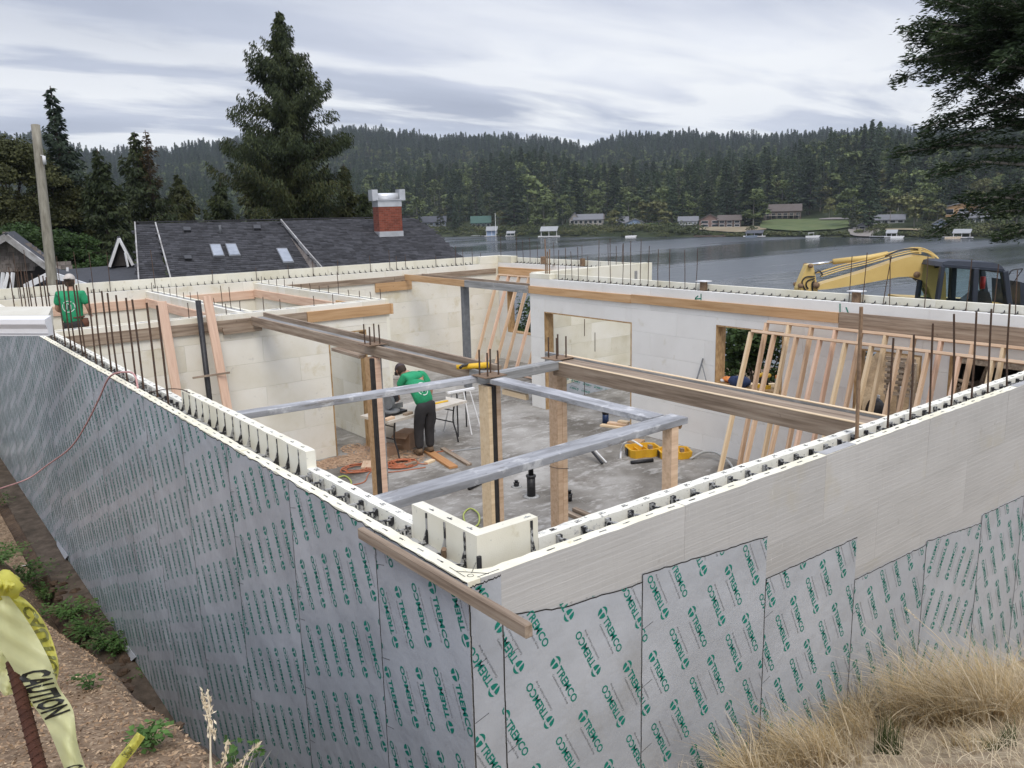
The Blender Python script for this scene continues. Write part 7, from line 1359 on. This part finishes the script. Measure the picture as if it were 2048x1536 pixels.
t = MB(); t.tube([at(135, 543, 31.4), at(135, 535, 31.4)], .05, 8); t.obj('white_vent', white_p, g); bm = MB(); bm.prism([at(40, 600, 30), at(290, 585, 30), at(290, 640, 30), at(40, 660, 30)], ud*2); bm.obj('garage_wall', shk, g)
D_ = 31; g = E('cedar_gabled_house', 'grey cedar shingled gable with pale rake boards at the left edge', 'house', at(0, 560, D_)-[0, 0, 3]); ap = at(13, 474, D_)
rt = at(94, 534, D_); lf_ = at(-60, 515, D_); board('rake_board', ap-ud*.1, rt-ud*.1, .08, .24, fasc, g); board('rake_board', ap-ud*.1, lf_-ud*.1, .08, .24, fasc, g); b = MB(); b.prism([ap+uz*.1, rt+uz*.1, rt+ud*3+uz*.1, ap+ud*3+uz*.1], (0, 0, .08)); b.prism([ap+uz*.1, lf_+uz*.1, lf_+ud*3+uz*.1, ap+ud*3+uz*.1], (0, 0, .08)); b.obj('roof', gr, g)
V = []; r = np.random.default_rng(8); pw = D_/FPX; o_ = at(-60, 548, D_)+ud*.25; wpl = (o_, rd)
for k in range(12):
    s = -.2
    while s < 3.2:
        w_ = r.uniform(.12, .3); z = k*.15; cpx = s+w_/2; lim = np.interp(cpx, [0, 1.36, 2.85], [.55+.0, 1.40, .30])
        if z < lim: V.append([o_+rd*s+uz*z-ud*.02, o_+rd*(s+w_-.01)+uz*z-ud*.02, o_+rd*(s+w_-.01)+uz*(z+.15)-ud*.004, o_+rd*s+uz*(z+.15)-ud*.004])
        s += w_
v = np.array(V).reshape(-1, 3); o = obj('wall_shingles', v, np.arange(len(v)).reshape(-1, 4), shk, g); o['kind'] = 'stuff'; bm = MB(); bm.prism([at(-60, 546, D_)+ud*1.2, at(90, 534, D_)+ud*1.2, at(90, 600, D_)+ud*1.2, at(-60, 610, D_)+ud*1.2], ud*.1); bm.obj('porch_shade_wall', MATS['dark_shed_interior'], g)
for x in (2, 12, 22): board('porch_post', at(x+4, 545, D_), at(x-6 if x == 12 else x, 590, D_), .1, .1, white_p, g)
# ------------------------------------------------------------------ foreground
def ghit(px, py, d0=1.2, d1=14.):
    for d in np.linspace(d0, d1, 900):
        p = at(px, py, d)
        if p[2] <= float(gh(p[0], p[1])): return np.array([p[0], p[1], float(gh(p[0], p[1]))])
    return at(px, py, d1)
def blades(name, lab, roots, h, lean, curl, width, mt_, kind='stuff', cat='grass', seed=1, seg=4, label_kind=True):
    r = np.random.default_rng(seed); n = len(roots); h = np.asarray(h); t = np.linspace(0, 1, seg+1)[None, :, None]; up = np.array([0, 0, 1.]); side = unit(np.cross(lean, up)+r.normal(0, .5, (n, 3)))*[1, 1, .2]; side = unit(side)
    hh = h[:, None, None]; P_ = roots[:, None, :]+up*hh*(t-curl[:, None, None]*.35*t**2.2)+lean[:, None, :]*hh*(t**1.6)*1.; w_ = (width*r.uniform(.6, 1.3, n))[:, None, None]*(1-t*.85)*.5; A = P_-side[:, None, :]*w_; B = P_+side[:, None, :]*w_
    v = np.stack([A, B], 2).reshape(-1, 3); b = np.arange(n)[:, None, None]*(2*(seg+1))+np.arange(seg)[None, :, None]*2; f = (b+np.array([0, 1, 3, 2])[None, None, :]).reshape(-1, 4); o = link(name, me(name, v-roots[0], f, mt_), None, Matrix.Translation(Vector(roots[0].tolist()))); return tag(o, lab, cat, None, kind)
def gmat(n, cols, isl=.3): return mat(n, cols, .8, 1.2, 3, coord='World', bump=0, rnd=0, island=isl, trans=.25, spec=.2)
straw = gmat('dry_straw', [(.44, .36, .23), (.62, .52, .36), (.72, .63, .47)]); straw2 = gmat('golden_straw', [(.36, .26, .13), (.52, .40, .22), (.62, .50, .31)]); green_g = gmat('green_rush', [(.05, .075, .025), (.10, .12, .045)])
def scatter(n, x0, x1, y0, y1, r, fn=None):
    x = r.uniform(x0, x1, n); y = r.uniform(y0, y1, n); k = fn(x, y) if fn else np.ones(n, bool); x, y = x[k], y[k]; return np.stack([x, y, gh(x, y)-.01], -1)
r = np.random.default_rng(3)
left3 = -_r2*1.0; left3[2] = 0; left3 = unit(left3)
def leanv(n, r, amt, s=.35): return unit(left3[None]*amt+r.normal(0, s, (n, 3))*[1, 1, 0])*r.uniform(.25, .75, n)[:, None]
R0 = scatter(22000, .4, 9, -3.2, -.03, r); n = len(R0); blades('dry_grass', 'flattened dry straw covering the slope at the lower right', R0, r.uniform(.05, .17, n), leanv(n, r, .5, .8)*1.9, r.uniform(.5, 1.6, n), .0042, straw, seed=4, seg=3)
TL = []
def tuft(cx_, cy_, rad_, n, h0, h1, r):
    k = max(1, n//34); a = r.uniform(0, 6.283, k); q = rad_*r.random(k)**.6; X0 = cx_+q*np.cos(a); Y0 = cy_+q*np.sin(a); hk = r.uniform(h0, h1, k); j = r.integers(0, k, n); b = r.uniform(0, 6.283, n); e = .045*r.random(n)**.6
    x = X0[j]+e*np.cos(b); y = np.minimum(Y0[j]+e*np.sin(b), -.03); lk = unit(left3[None]*.8+r.normal(0, .45, (k, 3))*[1, 1, 0])*r.uniform(.2, .8, k)[:, None]
    out_ = np.stack([np.cos(b), np.sin(b), b*0], -1); TL.append(lk[j]*.8+out_*(e/.045)[:, None]*.55+r.normal(0, .18, (n, 3))*[1, 1, 0]); return np.stack([x, y, gh(x, y)-.01], -1), hk[j]*r.uniform(.5, 1.1, n)
roots = []; hs = []
for (px, py, rd_, n, h0, h1) in ((1900, 1425, .42, 1900, .32, .66), (1990, 1420, .36, 1200, .28, .56), (1800, 1435, .34, 1000, .24, .52), (2060, 1400, .42, 800, .25, .52), (1700, 1470, .30, 480, .16, .38), (1600, 1520, .24, 800, .18, .42), (1530, 1552, .20, 600, .16, .38), (1660, 1510, .26, 300, .12, .26), (1860, 1400, .3, 350, .3, .52), (2020, 1500, .3, 260, .08, .2)):
    c = ghit(px, py); a, b = tuft(c[0], c[1], rd_, n, h0, h1, r); roots.append(a); hs.append(b)
TLa = np.concatenate(TL); Rt = np.concatenate(roots); Ht = np.concatenate(hs); n = len(Rt); k = r.random(n) < .5
for nm, msk, mm, lb in (('dry_tussocks', k, straw, 'pale dry grass tussocks bending left against the silver membrane wall'), ('golden_tussocks', ~k, straw2, 'golden dry grass mixed through the tussocks at the lower right')):
    m_ = int(msk.sum()); blades(nm, lb, Rt[msk], Ht[msk], TLa[msk]*1.15, r.uniform(.3, 1.5, m_), .0046, mm, seed=6, seg=5)
c = ghit(1770, 1505); a, b = tuft(c[0], c[1], .085, 130, .16, .30, r); g = blades('green_rush', 'dark green upright rush clump in the dry grass at the lower right', a, b, leanv(len(a), r, .1, .3)*.22, r.uniform(0, .3, len(a)), .0055, green_g, None, 'plant', 8)
c = ghit(1990, 1490); a, b = tuft(c[0], c[1], .22, 260, .05, .14, r); blades('green_weeds', 'low patch of green weeds in the dry grass near the right edge', a, b, leanv(len(a), r, .2, .6)*.8, r.uniform(.2, .8, len(a)), .006, green_g, None, 'weeds', 9)
# tall single stalks standing in front of the wall
def stalk(lab, px, py, D0, pts, mt_, heads=True, r0=.0016):
    """pts: pixel path from root to tip"""
    P_ = [at(x, y, D0+.02*i) for i, (x, y) in enumerate(pts)]; g = E('grass_stalk', lab, 'grass stalk', P_[0]); t = MB(); q = curvepts(P_, 5); t.tube(q, [r0*(1-.5*i/len(q)) for i in range(len(q))], 5); t.obj('stem', mt_, g)
    if heads:
        rr_ = np.random.default_rng(int(px)); tip = q[-1]; dn = unit(q[-3]-q[-1]) if len(q) > 3 else np.array([0, 0, -1.]); cen = []; dd = []
        for i in range(46): s = rr_.uniform(0, .075); cen.append(tip+dn*s+rr_.normal(0, .0028, 3)); dd.append(unit(-dn+rr_.normal(0, .6, 3)))
        v, f = quads(np.array(cen), np.array(dd), unit(rr_.normal(0, 1, (46, 3))), np.full(46, .010), np.full(46, .0035)); obj('seed_head', v, f, straw, g)
stalk('left one of two dry stalks with fluffy seed heads before the membrane', 412, 1536, 1.25, [(424, 1560), (421, 1500), (417, 1440), (402, 1384)], straw); stalk('right one of two dry stalks with fluffy seed heads before the membrane', 420, 1536, 1.25, [(420, 1560), (421, 1490), (420, 1430), (415, 1378)], straw)
stalk('thin branching dry stem right of the pair of seed heads', 480, 1536, 1.5, [(482, 1545), (495, 1512), (524, 1482)], straw); stalk('short dry stem in front of the membrane near the bottom edge', 450, 1530, 1.5, [(440, 1545), (450, 1510), (455, 1482)], straw)
stalk('long dry grass stem arching up over the big tussock', 1760, 1350, 3.9, [(1960, 1400), (1900, 1300), (1810, 1215)], straw, True, .0025); stalk('upright dry grass stem left of the big tussock', 1670, 1400, 3.3, [(1700, 1470), (1680, 1410), (1658, 1350)], straw, True, .0025)
# bark chips on the bank
def chips(n, r, dens):
    x = r.uniform(-4.5, -.5, n); y = r.uniform(-.5, 9, n); k = (x < lip(y)-.02) & (r.random(n) < dens(y)); x, y = x[k], y[k]; z = gh(x, y)+.004; m_ = len(x); c = np.stack([x, y, z], -1); d = unit(r.normal(0, 1, (m_, 3))*[1, 1, .35]); nn = unit(r.normal(0, .55, (m_, 3))+[0, 0, 1]); return quads(c, d, nn, r.uniform(.010, .034, m_), r.uniform(.005, .014, m_))
v, f = chips(60000, r, lambda y: np.clip(1.15-y*.11, .15, 1)); o = obj('bark_chips', v, f, mat('bark_chip_wood', [(.15, .09, .05), (.30, .20, .12), (.46, .34, .22)], .9, 9, 3, coord='World', bump=0, rnd=0, island=.45), origin=Vector((0, 0, 0))); tag(o, 'reddish brown bark chips covering the bank at the lower left', 'bark chips', None, 'stuff')
# clods in the trench
rr_ = np.random.default_rng(12)
V = []; F = []
for i in range(150):
    y = rr_.uniform(.8, 9); x = rr_.uniform(lip(y)+.02, -.05); z = max(float(gh(x, y)), -3.13); s = rr_.uniform(.015, .07); v, f = ellip((x, y, z+s*.3), (s, s*rr_.uniform(.6, 1.2), s*.6), (np.array([1., 0, 0]), np.array([0, 1., 0]), np.array([0, 0, 1.])), 6, 4, lambda u: 1+.2*math.sin(u[0]*9+i)); n = len(V); V += v; F += [tuple(k+n for k in q) for q in f]
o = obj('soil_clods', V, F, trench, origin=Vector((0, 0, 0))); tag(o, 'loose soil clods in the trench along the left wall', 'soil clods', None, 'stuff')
# brambles and weeds
def weed(lab, px, py, n, spread, size, h, m_, sd, cat='bramble', name='bramble_plant'):
    c = ghit(px, py); r = np.random.default_rng(sd); g = E(name, lab, cat, c); t = MB(); C_ = []; Dd = []
    for i in range(max(3, n//9)):
        a = r.uniform(0, 6.283); L_ = spread*r.uniform(.4, 1.1); tip = c+[L_*math.cos(a), L_*math.sin(a), h*r.uniform(.5, 1.1)]; md = (c+tip)/2+[0, 0, h*.35]; q = curvepts([c, md, tip], 5); t.tube(q, .0022, 4, cap=False)
        for k in range(9): s = r.uniform(.25, 1); p = q[min(len(q)-1, int(s*len(q)))]; C_.append(p+r.normal(0, size*.5, 3)); Dd.append(unit(np.array([math.cos(a), math.sin(a), 0])+r.normal(0, .8, 3)*[1, 1, .3]))
    C_ = np.array(C_); Dd = np.array(Dd); v, f = quads(C_, Dd, unit(r.normal(0, .45, (len(C_), 3))+[0, 0, 1]), size*r.uniform(.6, 1.25, len(C_)), size*.62*r.uniform(.7, 1.2, len(C_))); t.obj('stems', mat('green_stems', [(.10, .13, .05), (.16, .19, .08)], .7, 5, 2, bump=0), g); obj('leaves', v, f, m_, g)
_sh = lambda i: 22 if i < 8 else 0
for i, (px, py, n, sp_, lb) in enumerate([(15, 1010, 50, .30, 'bramble sprig at the far left edge above the trench'), (20, 1125, 190, .34, 'bramble patch at the left edge behind the caution tape knot'), (75, 1160, 210, .32, 'bramble patch on the bank lip, third from the far end'), (125, 1195, 200, .30, 'bramble patch on the bank lip beside the fallen white strip'), (165, 1235, 190, .27, 'bramble patch in the middle of the bank lip row'), (205, 1270, 170, .24, 'bramble patch on the lip above the widest bark area'), (238, 1300, 150, .20, 'bramble patch at the near end of the green row'), (262, 1305, 80, .16, 'thin bramble spray reaching over the trench'), (292, 1362, 130, .15, 'bright leafy weed spreading toward the membrane wall'), (178, 1378, 40, .06, 'small green weed alone in the bark'), (305, 1500, 90, .07, 'heart leaved weed beside the loose tape strip'), (470, 1545, 40, .08, 'leafy weed in front of the membrane at the bottom edge'), (345, 1345, 30, .10, 'trailing sprig with light tips against the membrane')]):
    weed(lb, px-_sh(i), py+_sh(i)*.2, int(n*(2.6 if i < 8 else 1.3)), sp_*1.25, .046 if i < 8 else .036, .17 if i < 8 else .09, bramble_m, 100+i, 'bramble' if 'bramble' in lb else 'weed', 'bramble_plant' if 'bramble' in lb else 'weed_plant')
for i, (px, py, n, lb) in enumerate([(215, 1405, 240, 'wispy green grass tuft on the bark before the trench'), (185, 1440, 140, 'faint low grass tuft left of the wispy tuft'), (225, 1460, 90, 'small grass tuft above the loose tape strip')]):
    c = ghit(px, py); a, b = tuft(c[0], c[1], .12, n, .05, .16, r); a[:, 2] = gh(a[:, 0], a[:, 1]); blades('grass_tuft', lb, a, b, unit(r.normal(0, 1, (len(a), 3))*[1, 1, 0])*.8, r.uniform(.2, 1, len(a)), .0028, gmat('soft_green_grass', [(.09, .13, .045), (.18, .20, .09)]), None, 'grass tuft', 20+i)
c = ghit(300, 1450); a, b = tuft(c[0], c[1], .12, 50, .05, .2, r); a[:, 2] = gh(a[:, 0], a[:, 1]); blades('dry_twigs', 'few dry straws lying over the bank lip', a, b, unit(r.normal(0, 1, (len(a), 3))*[1, 1, 0])*1.4, r.uniform(.6, 1.4, len(a)), .003, straw, None, 'dry straws', 31)
g = E('white_strip', 'torn white plastic strip lying at the trench edge behind the brambles', 'plastic strip', ghit(68, 1135)); a = ghit(50, 1135)+[0, 0, .03]; b_ = ghit(88, 1137)+[0, 0, .03]; board('strip', a, b_, .07, .006, white_p, g)
# ------------------------------------------------------------------ stake and caution tape
g = E('rebar_stake', 'rusty rebar stake at the lower left holding the caution tape', 'stake', at(85, 1560, .93)-[0, 0, .5]); a, b = at(24, 1322, .985), at(97, 1600, .93); d = unit(b-a); t = MB(); b2 = b+d*.75; t.tube([a, b2], .0070, 12); t.obj('bar', rebar_m if False else mat('deep_rust', [(.045, .016, .009), (.085, .032, .018)], .9, 60, 4, bump=.5, bscale=300), g, True)
t = MB(); L_ = np.linalg.norm(b2-a); sx = unit(np.cross(d, [0, 0, 1.])); sy = np.cross(d, sx)
for i in range(int(L_/.0085)): c = a+d*(.004+.0085*i); t.tube([c+(sx*math.cos(q)+sy*math.sin(q))*.0073+d*.002*math.cos(q) for q in np.linspace(0, 6.283, 9)], .0009, 4, cap=False)
t.obj('ribs', MATS['deep_rust'], g)
def tapem(n, c, tr): m_ = mat(n, [tuple(q*.92 for q in c), c], .35, 6, 3, bump=.35, bscale=9, bdist=.004, rnd=0, trans=tr); return m_
t_y = tapem('yellow_tape', (.78, .74, .16), .45); t_p = tapem('pale_tape_back', (.80, .80, .46), .5); ink = mat('tape_black_ink', [(.012, .012, .010), (.02, .02, .016)], .5, 4, 2, bump=0, rnd=0); ink2 = mat('tape_ink_seen_through', [(.20, .20, .05), (.24, .24, .07)], .5, 4, 2, bump=0, rnd=0)
TG = E('caution_tape', 'yellow caution tape knotted and draped over the rebar stake', 'tape', at(30, 1200, .97))
def ribbon(name, Lp, Rp, D0, bow, m_, parent, n=26, cup=.012):
    """left and right pixel edges"""
    s = np.linspace(0, 1, n); f = lambda P_, s: np.array([np.interp(s, np.linspace(0, 1, len(P_)), [p[k] for p in P_]) for k in (0, 1)]).T
    sm = lambda P_: [tuple(q[:2]) for q in curvepts([(x, y, 0) for x, y in P_], 5)]
    Lq, Rq = sm(Lp), sm(Rp)
    def S(u, v):   # u along 0..1, v across 0..1
        a = f(Lq, np.array([u]))[0]; b = f(Rq, np.array([u]))[0]; p = a+(b-a)*v; D = D0+bow*math.sin(u*3.1)-cup*math.sin(v*math.pi)+.006*math.sin(u*17+v*5)+.0035*math.sin(u*41-v*9); return at(p[0], p[1], D)
    V = [S(u, v) for u in s for v in np.linspace(0, 1, 9)]; F = [(i*9+j, i*9+j+1, (i+1)*9+j+1, (i+1)*9+j) for i in range(n-1) for j in range(8)]; obj(name, V, F, m_, parent, True); return S
def tapetext(S, txt, u0, u1, v0, v1, m_, parent, lift=-.0012):
    tv_, tf_ = textmesh(txt, 1., .040, 2); tv_ = tv_-tv_.min(0); tv_ = tv_/tv_.max(0); bm = bmesh.new(); vs_ = [bm.verts.new((p[0], p[1], 0)) for p in tv_]
    for q in tf_:
        try: bm.faces.new([vs_[i] for i in q])
        except ValueError: pass
    for k in range(1, 9): bmesh.ops.bisect_plane(bm, geom=bm.verts[:]+bm.edges[:]+bm.faces[:], plane_co=(0, k/9, 0), plane_no=(0, 1, 0))
    for k in range(1, 24): bmesh.ops.bisect_plane(bm, geom=bm.verts[:]+bm.edges[:]+bm.faces[:], plane_co=(k/24, 0, 0), plane_no=(1, 0, 0))
    bmesh.ops.triangulate(bm, faces=bm.faces[:]); V = []
    for q in bm.verts: p = S(u0+(u1-u0)*q.co.x, v0+(v1-v0)*q.co.y); V.append(p+unit(CAM-p)*(-lift)*1.6)
    bm.verts.index_update(); F = [tuple(q.index for q in ff.verts) for ff in bm.faces]; bm.free(); obj('printed_lettering', V, F, m_, parent)
SA = ribbon('outer_loop', [(-5, 1195), (30, 1215), (62, 1262), (84, 1320), (98, 1368)], [(12, 1182), (52, 1200), (92, 1250), (117, 1325), (112, 1372)], .985, .02, t_y, TG); tapetext(SA, 'CAUTION', .30, .97, .92, .15, ink2, TG)
SB = ribbon('main_strip', [(-40, 1190), (-22, 1262), (24, 1334), (50, 1388), (88, 1442), (114, 1500), (146, 1585)], [(18, 1192), (58, 1246), (98, 1318), (118, 1374), (146, 1420), (156, 1490), (186, 1575)], .955, .02, t_p, TG, 34); tapetext(SB, 'CAUTION', .375, .665, .03, .93, ink, TG); tapetext(SB, 'CAUTION', .905, 1.0, .03, .93, ink, TG)
SC = ribbon('back_strip', [(-30, 1210), (-30, 1290), (-18, 1352), (8, 1392)], [(2, 1215), (14, 1290), (26, 1338), (30, 1388)], 1.0, .02, t_p, TG); SD = ribbon('tail', [(40, 1372), (44, 1392), (56, 1412)], [(62, 1384), (74, 1402), (78, 1416)], .99, .01, t_y, TG, 10)
v, f = ellip(at(6, 1172, .955), (.020, .020, .018), (_r, _f, np.array([0, 0, 1.])), 14, 10, lambda u: 1+.22*math.sin(u[0]*8+u[2]*5)*math.cos(u[1]*7)); obj('knot', v, f, t_y, TG, True); ribbon('knot_end', [(-8, 1150), (10, 1158), (30, 1166)], [(-6, 1188), (12, 1190), (28, 1176)], .945, .0, t_y, TG, 10)
c = ghit(250, 1500, .9); dq = np.linalg.norm(c-CAM)*.98
T2 = E('caution_tape', 'loose twisted piece of yellow caution tape on the bark at the bottom', 'tape', at(250, 1500, 1.55)); SE = ribbon('strip', [(206, 1555), (232, 1518), (258, 1486), (274, 1464)], [(232, 1560), (252, 1526), (274, 1498), (290, 1474)], 1.55, .0, t_y, T2, 18, .02); tapetext(SE, 'CAUTION', .42, .62, .1, .9, ink2, T2)
# stain running down the membrane under the gutter and other dirt
st_m = mat('brown_wall_stain', [(.06, .05, .035), (.10, .085, .06)], .7, 3, 5, coord='World', bump=.1, rnd=0)
# ------------------------------------------------------------------ air
hz_m = bpy.data.materials.new('thin_haze'); hz_m.use_nodes = True; hn = hz_m.node_tree
for n in list(hn.nodes): hn.nodes.remove(n)
ho = hn.nodes.new('ShaderNodeOutputMaterial'); hv = hn.nodes.new('ShaderNodeVolumePrincipled'); hv.inputs['Density'].default_value = HAZE; hv.inputs['Color'].default_value = (.80, .88, 1., 1); hv.inputs['Anisotropy'].default_value = .2; hn.links.new(hv.outputs[0], ho.inputs['Volume'])
hb_ = MB(); hb_.box((-700, -1500, -18.5), (2400, 2600, 260)); o = obj('haze', hb_.v, hb_.f, hz_m, None, False, Vector((0, 0, -18.5))); tag(o, 'thin blue air between the camera and the far hills', 'haze', None, 'stuff')
